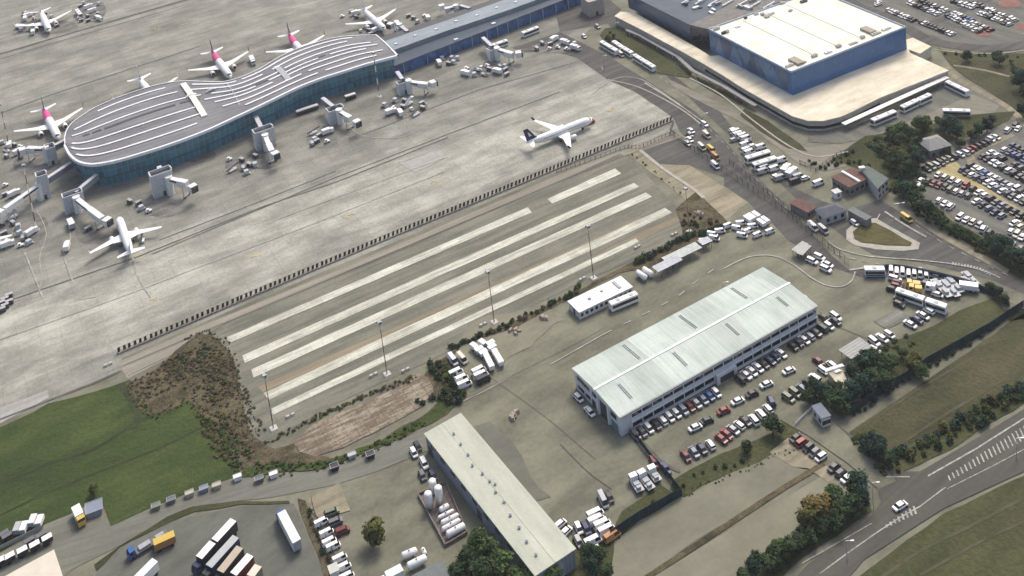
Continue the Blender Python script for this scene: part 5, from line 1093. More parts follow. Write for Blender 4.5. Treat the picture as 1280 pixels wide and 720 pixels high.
# --- round the warehouse
dn = ((800, 520), (812, 532))     # nose pointing down-right
row((794, 544), (895, 490.5), 'aawkwwwpdspbw', 'the row against the left half of the warehouse', *dn)
row((925, 473), (1005, 424), 'kwwwknnw.kkw', 'the row against the right half of the warehouse', *dn)
row((1012, 420), (1028, 410), 'sak', 'the warehouse corner row', *dn)
for x, y, c, lb in ((1036, 407, 'w', 'white car at the right corner of the warehouse, nose to the yard'), (1032, 395, 'k', 'black car behind the right warehouse corner, next to two white ones'), (1040, 397, 'w', 'white car behind the right warehouse corner, between two black ones'), (1047, 401, 'k', 'black car farthest out from the right warehouse corner'),
                    (723, 497, 'w', 'white car by the left gable of the warehouse, upper of two'), (737, 514, 'w', 'white car by the left gable of the warehouse, lower of two')): car_at(x, y, heading(*dn), c, lb)
al = heading((860, 538), (880, 529))
for x, y, c, lb in ((869, 534, 'w', 'white'), (883.5, 525.5, 'g', 'dark green'), (904.5, 513, 'r', 'red'), (922, 501, 'w', 'white'), (940, 492, 'k', 'black'), (958, 480, 'w', 'white'), (986, 463, 'w', 'white')):
    o_ = {869: 'leftmost in the middle lane', 883.5: 'second in the middle lane', 904.5: 'alone in the middle lane', 922: 'white and right of the red one', 940: 'tucked between two white cars in the middle lane', 958: 'right of the black car in the middle lane', 986: 'rightmost in the middle lane'}[x]
    car_at(x, y, al, c, '%s car parked lengthwise before the warehouse, %s' % (lb, o_), 'sedan')
car_at(964, 501, al + 1.2, 'n', 'navy blue car standing askew in the middle of the lot below the warehouse')
car_at(1029, 462, heading(*dn), 'w', 'white car just left of the cream stained annex')
row((857, 569), (888, 556), 'dpnw', 'the left part of the lower lot row', (857, 569), (848, 558))
row((901, 548), (932, 526), 'rrswk', 'the middle part of the lower lot row', (901, 548), (892, 538))
row((943, 525), (960, 511), 'www', 'the lower lot row under the round dark tree', (943, 525), (934, 515))
row((985, 497), (1019, 473), 'eepkw', 'the short row left of the gatehouse trees', (985, 497), (976, 487))
row((995, 547), (1059, 597), 'kr.kaw.kkkw', 'the row along the lot access path', (1000, 552), (1012, 545))
row((1023, 452), (1040, 456), 'dw', 'the pair left of the striped canopy', (1023, 452), (1033, 460))
row((1093, 427), (1112, 418), 'www', 'the trio between the two grey canopies', (1093, 424), (1103, 431))
row((1138, 405), (1161, 388), 'wnww', 'the row below the long articulated bus', (1138, 401), (1150, 409))
for x, y, c, lb in ((1125, 374, 'a', 'grey car beside the nose of the long articulated bus, upper'), (1124, 380, 'k', 'black car beside the nose of the long articulated bus, lower'), (1093, 437, 'w', 'white car half under the bushes right of the striped canopy'),
                    (1015, 326, 'w', 'white car left of four by the two ribbed sheds'), (1024, 321, 'w', 'white car topmost of the group by the ribbed sheds'), (1034, 330, 'w', 'white car right of the group by the ribbed sheds'), (1032, 336, 'w', 'white car lowest of the group by the ribbed sheds')): car_at(x, y, heading((1015, 326), (1028, 332)), c, lb)
row((700, 655), (707, 665), 'ww', 'the pair by the cream shed corner', (700, 655), (708, 648))
for x, y, c, k, lb in ((756, 619, 'k', 'sedan', 'black car left behind the silver van near the lawn'), (818, 578, 'd', 'suv', 'dark red car at the fence end above the flat lorries'), (832, 585, 'n', 'pickup', 'navy blue pickup with white roof against the fence'),
                       (740, 657, 'n', 'suv', 'navy blue car in the jumble of vehicles by the lawn'), (724, 660, 'w', 'hatchback', 'white car at the left edge of the jumble by the lawn'), (725, 676, 's', 'hatchback', 'silver car lowest left of the jumble by the lawn'), (747, 688, 'w', 'hatchback', 'small white car alone by the dark trees below the jumble')):
    car_at(x, y, heading((740, 640), (748, 655)), c, lb, k)
for x, y, lb in ((748, 647, 'topmost in the jumble by the lawn'), (752, 657, 'second from the top in the jumble'), (746, 673, 'lower left in the jumble'), (754, 668, 'lower right in the jumble'), (737, 653, 'leftmost of the vans in the jumble')): car_at(x, y, heading((740, 660), (756, 652)), 'w', 'white van ' + lb, 'van')
car_at(761, 668, .5, 'o', 'rust orange van at the right edge of the jumble by the lawn', 'van')
car_at(758, 625, heading((756, 618), (764, 634)), 's', 'silver van parked alone above the lawn', 'van', z=1.2)
car_at(1125, 632, heading((1116, 637), (1134, 627)), 'w', 'white car driving on the main road by the hatched marking', 'sedan')
# --- east car park
E1 = ((1164, 213), (1173, 206)); ER = ((1164, 226), (1171, 219))
row((1158, 211), (1192, 195), 'kesketk', 'the park row below the garden house', (1175, 204), (1168, 198))
row((1200, 193), (1244, 171), 'wwrdkkkww', 'the slanting row at the car park top', (1200, 191), (1195, 185))
row((1160, 226), (1210, 244), 'kddkrewsa', 'the first long row of the car park', *ER)
row((1173, 218), (1216, 235), 'cccwrk', 'the back line of the first long row', *ER)
row((1224, 240), (1284, 273), 'wwkapkkkn', 'the second row of the car park', *ER)
row((1214, 247), (1276, 283), '.wkpnp.wc', 'the front line of the second row', *ER)
row((1203, 212), (1280, 252), 'nkwanwwpwkawk', 'the lower line of the long double row', *ER)
row((1213.5, 206.5), (1290, 246), 'kwwbwwapwwkwk', 'the upper line of the long double row', *ER)
row((1229, 195), (1282, 224), 'kkwwkwkak', 'the third row of the car park', *ER)
row((1239, 190), (1292, 218), 'wwk.kaak', 'the back line of the third row', *ER)
row((1256, 187), (1288, 202), 'wnbnbw', 'the blue row at the right edge', *ER)
row((1265, 182), (1292, 194), 'nnkbn', 'the dark blue back row at the right edge', *ER)
row((1262, 163), (1272, 157), 'wwk', 'the trio at the top right of the car park', *ER)
row((1174, 250), (1188, 258), 'www', 'the white trio backed against the hedge', *ER)
row((1200, 271), (1224, 281), 'wkwcws', 'the row backed against the long hedge', *ER)
row((1229, 286), (1237, 290), 'wk', 'the pair backed against the long hedge', *ER)
row((1264, 289), (1278, 296), 'wcw', 'the trio low at the right edge', *ER)
row((1264, 305), (1276, 311), 'wwa', 'the last trio by the big dark tree', *ER)
row((1148, 232), (1151, 226), 'ww', 'the pair lost in the trees at the car park corner', *ER)
# --- far car park (small in the photo): rows as single meshes
FR = ((1100, 12), (1108.6, 8.9))
row((1096, 5), (1099, 3), 'ww', 'the far pair near the blue hall corner', *FR, far=True)
row((1111, 12), (1142, 25), 'wwwkwwwwkk', 'the far row nearest the blue hall', *FR, far=True)
row((1152, 27), (1190, 42), 'kwkkkkkkww', 'the far row before the round brick island', *FR, far=True)
row((1137, 3), (1172, 17), 'wwkkkpwww', 'the far row above the access lane', *FR, far=True)
row((1150, 0), (1182, 13), 'kkkkwkww', 'the second far row above the access lane', *FR, far=True)
row((1185, 19), (1205, 28), 'kpwwkw', 'the far row right of the access lane', *FR, far=True)
row((1194, 16), (1214, 25), 'wwwkkbb', 'the back line right of the access lane', *FR, far=True)
row((1207, 31), (1224, 39), 'wwcwk', 'the far white row left of the brick island', *FR, far=True)
row((1216, 28), (1238, 37), 'wwkwwdd', 'the far row beside the brick island', *FR, far=True)
row((1226, 16), (1262, 30), 'wwkkwwwckw', 'the far row between the two brick islands', *FR, far=True)
row((1235, 12.5), (1268, 25), 'wwkwwkww', 'the far row just above that between the islands', *FR, far=True)
row((1192, 1), (1216, 9), 'kkwwww', 'the far row at the top edge', *FR, far=True)
row((1214, 3), (1240, 12), 'kwkakw', 'the far row left of the top brick island', *FR, far=True)

# --- heavy vehicles
def wheels(t, xs, W_, r_=.5, nm='wheel'):
    for x in xs:
        for s in (-1, 1): m_ = MB(); m_.tube((x, s * W_ / 2 - s * .38, r_), (x, s * W_ / 2 - s * .02, r_), r_, r_, 12); m_.build(nm, TYRE, t)
def base(nm, label, cat, p0, p1, z, group, gz=Z3):
    """p0 nose px, p1 tail px seen at height z"""
    a, b = G(*p0, z), G(*p1, z); c = (a + b) / 2; t = thing(nm, label, cat, (c.x, c.y, gz), atan2(a.y - b.y, a.x - b.x), group); return t, (a - b).length
def bus(p0, p1, label, c='w', L_=None, stripe=None, group='buses', nm='bus', W_=2.55, Hh=3.1, cat='bus', split=False):
    t, l = base(nm, label, cat, p0, p1, Hh, group); L_ = L_ or l
    secs = [(0, L_)] if not split else [(L_ * .22, L_ * .56), (-L_ * .29, L_ * .40)]
    for k, (cx, l_) in enumerate(secs):
        st = [(0, .94, .45, Hh - .35), (.015, 1, .35, Hh), (.985, 1, .35, Hh), (1, .93, .45, Hh - .4)]
        rings = []
        for fx, fw, z0, z1 in st:
            x = cx + (fx - .5) * l_; w_ = W_ / 2 * fw; rings.append([(x, -w_, z0), (x, w_, z0), (x, w_, z1 - .25), (x, w_ * .86, z1), (x, -w_ * .86, z1), (x, -w_, z1 - .25)])
        mb = MB(); mb.ring(rings); bo = mb.build('body' if not split else ('front_section' if k == 0 else 'rear_section'), paint(c), t)
        for s in (-1, 1):
            mb = MB(); mb.box(cx, s * (W_ / 2 + .012), 1.35, l_ * .93, .03, 1.15); mb.build('side_windows', GLASS, bo)
        if stripe:
            for s in (-1, 1): mb = MB(); mb.box(cx, s * (W_ / 2 + .012), .5, l_ * .96, .03, .7); mb.build('livery_panel', paint(stripe), bo)
        for x in ((cx + l_ * .28, cx - l_ * .2) if l_ > 7 else (cx,)):
            mb = MB(); mb.box(x, 0, Hh - .03, 1.5, 1.5, .18, 0, 0, .15); mb.build('roof_hatch', STEEL if c == 'w' else WHITE, bo)
        wheels(bo, (cx + l_ * .33, cx - l_ * .3), W_, .48)
    mb = MB(); xf = (secs[0][0] + secs[0][1] / 2); mb.box(xf - .02, 0, 1.2, .12, W_ * .86, 1.4); mb.build('windscreen', GLASS, t)
    if split: mb = MB(); mb.box(-L_ * .075, 0, .5, L_ * .045, W_ * .9, Hh - .65); mb.build('bellows', DARK, t)
    return t
bus((796, 365.5), (762, 379.5), 'white bus with dark side windows parked along the front of the white cabin block')
bus((1120, 361), (1184, 383), 'long white articulated bus on the yard below the yellow vans', split=True)
bus((1090, 150), (1119, 138), 'leftmost white bus under the white podium canopy', )
bus((1127, 133.5), (1146, 124.5), 'white bus with a gap behind it, second from left under the podium canopy')
bus((1148, 124), (1162, 117.5), 'short white bus right behind another at the podium canopy', L_=8)
bus((1183, 101), (1210, 114), 'white bus at the right end of the podium canopy, turned across the others')
bus((1213, 138), (1178, 137), 'white and pale green bus half hidden by the big teal green tree', stripe='e')
bus((751, 51), (771, 63), 'leftmost white apron bus beside the grass wedge', group='apron buses')
bus((767, 51), (777, 58), 'upper short white apron bus touching the grass wedge', L_=9, group='apron buses')
bus((779, 59), (789, 65), 'white apron bus in the middle of the line beside the grass wedge', L_=9, group='apron buses')
bus((793, 68), (804, 75), 'fourth white apron bus in the line beside the grass wedge', L_=9, group='apron buses')
bus((806, 76), (817, 83), 'last white apron bus at the low end of the grass wedge', L_=9, group='apron buses')
bus((669, 34.5), (656, 39.5), 'white apron bus before the navy glass pier, right one', group='pier buses', L_=11)
bus((630, 51), (618, 55), 'white apron bus before the navy glass pier, left one', group='pier buses', L_=10)
bus((102, 19.5), (94, 9.5), 'white apron bus standing alone right of the distant airliner', group='apron buses', L_=12)
bus((932, 197), (962, 188), 'upper of two long white buses in the packed vehicle lot', group='lot buses')
bus((941, 205), (970, 196), 'lower of two long white buses in the packed vehicle lot', group='lot buses')
bus((1087, 335), (1099, 335), 'white and blue coach backed against the retaining wall, far left', L_=7, stripe='b')
def lorry(p0, p1, label, top='w', cab='w', L_=None, Hh=3.4, W_=2.5, group='lorries', nm='box_lorry', flat=False, side=None, cat='lorry', cabless=False):
    t, l = base(nm, label, cat, p0, p1, Hh if not flat else 1.5, group); L_ = L_ or max(l, 3.5); VEH.append((t, L_, W_)); cl = 0 if cabless else 2.1
    bl = L_ - cl - (.25 if cl else 0)
    mb = MB(); mb.box(0, 0, .6, L_, .9, .25); mb.build('chassis', DARK, t)
    if cl:
        prof = [(L_ / 2 - cl, .7, 2.7), (L_ / 2 - .5, .7, 2.75), (L_ / 2 - .1, .6, 1.9), (L_ / 2, .6, 1.1)]
        mb = MB(); mb.ring([[(x, -W_ * .47, z0), (x, W_ * .47, z0), (x, W_ * .46, z1), (x, -W_ * .46, z1)] for x, z0, z1 in prof]); cb = mb.build('cab', paint(cab), t)
        mb = MB(); mb.face([(L_ / 2 - .08, -W_ * .42, 1.85), (L_ / 2 - .08, W_ * .42, 1.85), (L_ / 2 - .46, W_ * .42, 2.7), (L_ / 2 - .46, -W_ * .42, 2.7)]); mb.build('windscreen', GLASS, cb)
        for s in (-1, 1): mb = MB(); mb.box(L_ / 2 - 1.1, s * W_ * .475, 1.6, .9, .04, .75); mb.build('side_window', GLASS, cb)
    x0 = -L_ / 2 + bl / 2
    if flat:
        mb = MB(); mb.box(x0, 0, .95, bl, W_, .2); fb = mb.build('flatbed', paint(top), t)
        mb = MB(); mb.box(x0 + bl * .22, 0, 1.15, bl * .35, W_ * .7, .6); mb.box(x0 - bl * .25, .2, 1.15, bl * .25, W_ * .5, .9); mb.build('load', STEEL, fb)
    else:
        mb = MB(); mb.box(x0, 0, .85, bl, W_, Hh - .85 - .04, 0, 1 if side else 0); mb.box(x0, 0, Hh - .05, bl - .06, W_ - .06, .06, 0, 0); bx = mb.build('cargo_box', [paint(top), paint(side or top)], t)
        mb = MB(); mb.box(-L_ / 2 - .01, 0, .9, .05, W_ * .94, Hh - 1.1); mb.build('rear_door', STEEL, bx)
    wheels(t, (L_ / 2 - 1.2, -L_ / 2 + 1.2, -L_ / 2 + 2.4) if (cl and L_ > 7) else ((L_ / 2 - 1.2, -L_ / 2 + 1.2) if L_ > 5 else (-L_ / 2 + 1,)), W_)
    return t
lorry((348, 633), (371, 677), 'articulated lorry with a long white box trailer and a blue cab, coach yard', cab='b', Hh=3.8)
lorry((155, 700), (215, 663), 'lorry with blue cab, empty bed and a yellow rear box in the coach yard', top='a', cab='b', L_=12, flat=True)
lorry((192, 674), (214, 664), 'yellow ochre cargo container standing behind the blue cabbed lorry', top='y', cabless=True, Hh=2.9, L_=6, side='o')
lorry((170, 724), (194, 700), 'white trailer with small roof marks, left of the big dark-sided ones', cabless=True, Hh=3.6)
for k, (p0, p1, top, side, lb) in enumerate((((268, 676), (292, 650), 'w', 'k', 'upper white-topped black-sided trailer of the dark row in the coach yard'), ((241, 706), (266, 678), 'w', 'k', 'lower white-topped black-sided trailer with a navy cab in the coach yard'), ((253, 717), (295, 671), 's', 'n', 'silver-topped navy-sided coach second in the dark row'),
        ((268, 724), (300, 684), 't', 'k', 'tan-topped coach third in the dark row of the coach yard'), ((284, 727), (313, 694), 'w', 'd', 'white-topped coach with dark red side, fourth in the dark row'), ((306, 730), (323, 707), 'c', 'e', 'cream-topped coach at the right end of the dark row'))):
    if k == 1: lorry(p0, p1, lb, top, 'n', side=side, Hh=3.9, group='coaches and trailers in the coach yard')
    elif k in (0,): lorry(p0, p1, lb, top, 'k', side=side, Hh=3.9, cabless=True, group='coaches and trailers in the coach yard')
    else: lorry(p0, p1, lb, top, 'k', side=side, Hh=3.7, group='coaches and trailers in the coach yard', nm='coach', cat='coach')
for k, (x, y) in enumerate(((401, 650), (408.5, 664), (412, 672.5), (416, 680), (424, 695), (429, 706), (433, 718))):
    put(proto_car('van', 'w'), x, y, heading((x, y), (x + 10, y - 5)), 'white van, %s from the top in the column beside the scrub strip' % ORD[k], 'van', 'white vans in the column beside the scrub strip', 1.6, Z3, .82)
for x, y, c, n_ in ((414.5, 640.5, 'e', 'upper olive'), (419, 652.5, 'a', 'middle dark grey'), (426, 665, 'd', 'lower dark red')): car_at(x, y, heading((x, y), (x + 10, y - 4)), c, '%s car of the three beside the white lorry column' % n_, 'suv')
for p0, p1, lb in (((789, 594), (801, 613), 'left flatbed lorry of three by the lawn'), ((799, 590), (815, 610), 'middle flatbed lorry of three by the lawn'), ((812, 584), (823, 600), 'right flatbed lorry of three by the lawn')): lorry(p0, p1, lb, top='s', flat=True, group='flatbed lorries by the lawn')
for p0, p1, lb in (((606, 440), (615, 458), 'left long white box trailer in the fenced trailer yard'), ((617, 436), (627, 453), 'right long white box trailer in the fenced trailer yard')): lorry(p1, p0, lb, cabless=True, Hh=2.3, W_=1.9, group='trailer yard vehicles', nm='box_trailer', cat='trailer')
for k, (x, y, a) in enumerate(((593, 432, 0), (598, 435, 1), (604, 427, 0), (612, 428, 1), (604, 440, 1), (615, 433, 1))): lorry((x + (5 if a else -4), y - (3 if a else 3)), (x - (5 if a else -4), y + (2.5 if a else 3)), 'small white box trailer, %s in the white knot of the trailer yard' % ORD[k], L_=3.0, Hh=2.1, W_=1.9, cabless=True, nm='box_trailer', cat='trailer', group='trailer yard vehicles')
for k, (x, y, c) in enumerate(((566, 450, 'w'), (577.5, 448.5, 'c'), (570, 466.5, 'w'), (576.5, 474.5, 'w'), (580.5, 481, 'w'), (598.5, 464, 'w'), (601.5, 470, 'w'), (604, 474.5, 'k'))): car_at(x, y, heading((560, 445), (568, 455)) if k < 2 else heading((560, 455), (569, 451)), c, '%s van, %s of eight in the left half of the trailer yard' % (CN[c], ORD[k]), 'van')
# packed lot near the forecourt
k = 0
for x, y, c in ((916, 162, 'w'), (920, 165, 'w'), (923, 169, 'w'), (918, 174, 's'), (927, 170, 'w'), (932, 173, 'w'), (936, 177, 's'), (930, 180, 'w'), (934, 187, 'w'), (941, 184, 'w'), (951, 184, 'w'), (936, 190, 'w'), (949, 210, 'w'), (956, 208, 'w'), (953, 214, 's'), (966, 204, 'w'), (975, 201, 'w'), (968, 211, 'w'), (969, 222, 'w'), (976, 220, 's'), (998, 222, 's'), (1003, 221, 'w'), (993, 226, 'k'), (1023, 229, 'w')):
    car_at(x, y, heading((930, 180), (942, 176)), c, '%s %s, %s from the upper end of the packed lot' % (CN[c], 'van' if k % 3 else 'car', ORD[k]), 'van' if k % 3 else 'hatchback', group='vans in the packed lot'); k += 1
for p0, p1, lb in (((986, 203), (978, 213), 'left white semi-trailer in the packed lot'), ((997, 207), (986, 217), 'right white semi-trailer in the packed lot')): lorry(p0, p1, lb, Hh=3.2, group='packed lot lorries')
# stack of white lorries by the access road
for k, (x, y) in enumerate(((933, 273), (938.5, 270), (945, 267), (951, 277), (956.5, 273.5))): lorry((x + 5, y + 3.5), (x - 5, y - 3.5), 'white covered trailer, %s from the left of five by the barred fence' % ORD[k], L_=3.9, Hh=2.2, W_=1.75, cabless=True, nm='box_trailer', cat='trailer', group='white trailers by the barred fence')
for k, (x, y) in enumerate(((914, 281), (925, 278), (922, 285), (929, 287), (941, 283), (931, 290), (946, 292), (900, 287), (890, 292), (962, 288), (880, 300), (893, 296))): put(proto_car('van', 'w'), x, y, heading((x - 5, y + 2.2 - (k % 3) * 2), (x + 5, y - 2 + (k % 3))), 'white van, %s in the jumble beside the barred fence' % ORD[k], 'van', 'jumbled white vans', 1.2, Z3, .8)
lorry((1131, 352), (1152, 355), 'upper yellow van-bodied truck in the yard under the retaining wall', 'y', 'y', Hh=2.5, L_=4.8, W_=2); lorry((1135, 356), (1151, 358), 'lower bright yellow truck in the yard under the retaining wall', 'y', 'y', Hh=2.4, L_=4.6, W_=2)
for k, (x, y) in enumerate(((1118.5, 339.5), (1125.5, 342), (1132, 338.5), (1132, 344.5), (1140, 341.5), (1148.5, 341), (1156, 342.5))): put(proto_car('van', 'w'), x, y, heading((x, y - 3), (x, y + 3)), 'small white van, %s from the left in the line at the retaining wall' % ORD[k], 'van', 'small vans at the retaining wall', 1.2, Z3, .85)
for x, y, c, lb in ((1119, 347, 'w', 'white car below the first small truck at the retaining wall'), (1124, 351, 'd', 'dark red car by the yellow trucks'), (1121, 356, 'd', 'dark red car left of the articulated bus nose'), (1115, 361, 'k', 'black car at the nose of the articulated bus'), (1164, 345, 's', 'silver car right of the small truck line'), (1176, 367, 'w', 'white car behind the articulated bus, upper'), (1168, 352, 'a', 'grey car between yellow trucks and the trailer frames')): car_at(x, y, heading((1120, 350), (1132, 353)), c, lb)
lorry((1158, 352), (1170, 355), 'white truck right of the yellow ones under the retaining wall', Hh=3)
for k in range(5):
    x, y = 1180 + k * 6.5, 357 - k * 1.5; lorry((x - 4, y - 5), (x + 9, y + 8), 'bare grey trailer frame, %s from the left in the fan by the embankment' % ORD[k], top='s', flat=True, cabless=True, group='bare trailer frames', nm='trailer_frame', cat='trailer', L_=10 - k * .6)
lorry((1195, 352), (1210, 354), 'white covered trailer beyond the fan of bare trailer frames', Hh=2.6, cabless=True, L_=6)
# service vehicles on the access road
for x, y, c, lb in ((883, 169, 'c', 'cream van topmost of the service vehicles between the barred fences'), (877, 184, 'c', 'cream van with pinkish roof left of the service vehicle line'), (889, 187, 'y', 'pale yellow van in the service vehicle line'), (894, 196, 'o', 'orange van in the service vehicle line between the fences'), (894, 207, 'w', 'white van lowest in the service vehicle line'), (880.5, 155, 'w', 'white car at the sharp corner of the kerbed road'),
                    (864, 163, 'w', 'white car, top of four beside the kerbed strip'), (862.5, 168, 's', 'silver car, second of four beside the kerbed strip'), (862, 174, 'w', 'white car, third of four beside the kerbed strip'), (859.5, 179, 'w', 'white car, lowest of four beside the kerbed strip'), (1020, 284, 'w', 'white van crossing the guarded road by the barred fence'), (1025, 287, 's', 'silver car behind the white van on the guarded road'),
                    (1068, 278, 'w', 'small white car by the left tip of the grass island'), (1133, 273, 'y', 'yellow vehicle waiting at the entrance road'), (776, 68, 'c', 'cream van beside the line of apron buses'), (747, 33, 's', 'silver car at the top of the grass wedge'), (730, 45, 'w', 'small white car on the apron road left of the grass wedge')):
    car_at(x, y, heading((880, 160), (890, 168)), c, lb, 'van' if 'van' in lb or 'vehicle' in lb else None)
# containers and skips along the service road
def skip(x, y, c, label, l=2.6, w_=1.7, h=1.2, hd=None, nm='skip', cat='skip'):
    p = G(x, y, .8); t = thing(nm, label, cat, (p.x, p.y, Z3), hd if hd is not None else heading((200, 630), (280, 600)), 'skips along the service road'); mb = MB()
    mb.ring([[(-l * .4, -w_ / 2, 0), (l * .4, -w_ / 2, 0), (l * .4, w_ / 2, 0), (-l * .4, w_ / 2, 0)], [(-l / 2, -w_ / 2, h), (l / 2, -w_ / 2, h), (l / 2, w_ / 2, h), (-l / 2, w_ / 2, h)]], 0, cap=True); mb.build('body', paint(c), t)
    mb = MB(); mb.beam((-l / 2, -w_ / 2, h), (l / 2, -w_ / 2, h), .14, .14); mb.beam((-l / 2, w_ / 2, h), (l / 2, w_ / 2, h), .14, .14); mb.beam((-l / 2, -w_ / 2, h), (-l / 2, w_ / 2, h), .14, .14); mb.beam((l / 2, -w_ / 2, h), (l / 2, w_ / 2, h), .14, .14); mb.build('rim', STEEL, t)
    return t
for x, y, c, lb in ((195, 633, 'e', 'olive skip, leftmost along the service road by the big lawn'), (214, 625, 'a', 'dark grey skip, second along the service road by the big lawn'), (237, 617, 't', 'tan skip, third along the service road by the big lawn'), (255, 611, 'p', 'slate blue skip along the service road'), (271, 607, 't', 'tan skip right of the slate blue one along the service road'), (297, 596.5, 'w', 'white skip where the lawn ends at the service road'), (324, 599, 'a', 'dark grey skip left of the white one by the scrub'), (342, 593, 'w', 'white skip beside the broken slab'), (440, 569, 's', 'low silver skip on the verge under the broken slab')): skip(x, y, c, lb)
for x, y, lb in ((418, 584, 'left dark double rack beside the service road'), (463, 569, 'right dark double rack beside the service road')): skip(x, y, 'k', lb, 2.6, 2, 1.4, nm='rack', cat='rack')
lorry((102, 650), (94, 632), 'white tanker lorry with a yellow cab on the tarmac nose of the lawn', 'w', 'y', Hh=2.8, nm='tanker_lorry')
skip(118, 637, 'p', 'broad slate grey container beside the white tanker lorry', 5, 4.4, 1.8, nm='container', cat='container')
for k, (x, y) in enumerate(((0, 700), (12, 694.5), (28, 687), (43.5, 680), (59, 671.5))): lorry((x + 5, y - 3), (x - 6, y + 3), 'white-topped dark-sided cart, %s in the line above the cream depot roof' % ORD[k], 'w', side='k', cabless=True, L_=2.9, Hh=2.2, W_=2.0, group='dark-sided carts', nm='luggage_cart', cat='cart')
for k, (x, y) in enumerate(((21, 658), (31, 656.5), (38.5, 649), (49, 649))): lorry((x + 2, y - 5), (x - 2, y + 5), 'white cabinet trailer, %s of four on the lawn edge' % ORD[k], 'w' if k else 's', cabless=True, L_=3.4, Hh=2.2, W_=1.8, group='white cabinet trailers', nm='cabinet_trailer', cat='trailer')
for k, (x, y) in enumerate(((4, 668), (9, 667), (36, 675), (51, 668))): lorry((x + 5, y - 3), (x - 5, y + 3), 'dark grey cart, %s from the left behind the white-topped carts' % ORD[k], 'a', side='k', cabless=True, L_=2.9, Hh=1.8, W_=1.6, group='dark grey carts', nm='luggage_cart', cat='cart')

# --- tank farm beside the cream shed
def tank(p, q, r_, label, vert=False, hgt=5):
    if vert:
        g = G(*p); t = thing('storage_tank', label, 'tank', (g.x, g.y, Z3), 0, 'white tanks of the tank farm'); mb = MB(); n = 16
        mb.ring([[(x_ * cos(a * 2 * pi / n), x_ * sin(a * 2 * pi / n), z) for a in range(n)] for x_, z in ((r_, .4), (r_, hgt), (r_ * .8, hgt + .3), (r_ * .2, hgt + .42))]); mb.build('shell', paint('w'), t, True)
        for k in range(3): a = k * 2.1; mb = MB(); mb.tube((cos(a) * r_ * .8, sin(a) * r_ * .8, 0), (cos(a) * r_ * .8, sin(a) * r_ * .8, .5), .12, .12, 6); mb.build('leg', STEEL, t)
    else:
        a, b = G(*p, 1.8), G(*q, 1.8); c = (a + b) / 2; L_ = (a - b).length; t = thing('storage_tank', label, 'tank', (c.x, c.y, Z3), ang(a, b), 'white tanks of the tank farm'); mb = MB(); n = 14
        mb.ring([[(x, r_ * k_ * cos(u * 2 * pi / n), r_ + .5 + r_ * k_ * sin(u * 2 * pi / n)) for u in range(n)] for x, k_ in ((-L_ / 2 - .3, .35), (-L_ / 2, .9), (-L_ / 2 + .2, 1), (L_ / 2 - .2, 1), (L_ / 2, .9), (L_ / 2 + .3, .35))]); mb.build('shell', paint('w'), t, True)
        for s in (-.3, .3): mb = MB(); mb.box(s * L_, 0, 0, .3, r_ * 1.6, .9); mb.build('cradle', STEEL, t)
        mb = MB(); mb.tube((0, 0, 2 * r_ + .4), (0, 0, 2 * r_ + .8), .25, .25, 8); mb.build('hatch', STEEL, t)
tank((542.5, 617), None, 1.15, 'upright white tank, the farthest of the three beside the cream shed', True, 4.2); tank((550.5, 631), None, 1.15, 'upright white tank on the shed side, tallest looking of three', True, 5.6); tank((537.5, 636), None, 1.15, 'upright white tank nearest the yard, left of the three', True, 5.0)
for k, (p, q, r_) in enumerate((((550, 636), (560, 630.5), .75), ((548, 645), (566, 636), .55), ((552, 652), (572, 642), .7), ((553, 660), (574, 648.5), .7), ((559, 668), (580, 656.5), 1.0))): tank(p, q, r_, 'lying white tank, %s from the upright tanks in the tank farm' % ORD[k])
tank((503, 694), (520, 687), .9, 'lying white tank, upper of the pair below the lone round tree'); tank((510, 708), (532, 697), 1.05, 'lying white tank, lower of the pair below the lone round tree')
tank((531, 690), (528, 684), .6, 'stubby white tank on end beside the pair below the lone tree')
def bund():
    P = [G(*p) for p in ((523, 620), (558, 605), (584, 668), (557, 684))]; c = P[0].copy(); t = thing('tank_bund', 'low brown walled bund that holds the tank farm beside the cream shed', 'wall', (c.x, c.y, 0))
    mb = MB(); mb.prism([(p.x - c.x, p.y - c.y) for p in P], 0, Z3 + .1); mb.build('floor_slab', mat('rusty_slab', (.15, .125, .11), .8, .4, .5), t)
    for k in range(4): mb = MB(); mb.beam(P[k] - c, P[(k + 1) % 4] - c, .3, 1.1); mb.build('kerb_wall', mat('bund_wall', (.2, .17, .15), .8, .25), t)
    rng = random.Random(2)
    for k in range(9):
        a = P[0].lerp(P[3], rng.random()); b = P[1].lerp(P[2], rng.random()); mb = MB(); p, q = a.lerp(b, .15) - c, a.lerp(b, .9) - c; mb.tube((p.x, p.y, .8 + k * .1), (q.x, q.y, .8 + k * .1), .09, .09, 6); mb.build('pipe', mat('rust_red_pipe', (.2, .12, .10), .6), t)
bund()
lorry((478, 722), (497, 712), 'white box lorry cut by the bottom edge beside the lying tanks', Hh=3.4, L_=7)
for x, y, c, lb in ((521, 565, 'w', 'white car upper of two in the shadow strip of the cream shed'), (530, 579, 'w', 'white car lower of two in the shadow strip of the cream shed'), (528, 594, 'a', 'grey car beside the blue door of the cream shed'), (541, 594, 'n', 'navy blue car close to the wall of the cream shed'), (518, 558, 'k', 'black car at the top end of the shadow strip')): car_at(x, y, heading((521, 560), (529, 575)), c, lb)
def heap(x, y, label, r_=2.2):
    g = G(x, y); t = thing('rubble_heap', label, 'heap', (g.x, g.y, Z2)); rng = random.Random(int(x)); m_ = mat('pale_rubble', (.33, .28, .23), .9, .3, .8)
    for k in range(9):
        a = rng.uniform(0, 6.28); d = rng.uniform(0, r_); mb = MB(); s = rng.uniform(.6, 1.4); mb.box(cos(a) * d, sin(a) * d, 0, s * 1.5, s, s * .8, rng.uniform(0, 3), 0, s * .2); mb.build('block', m_, t)
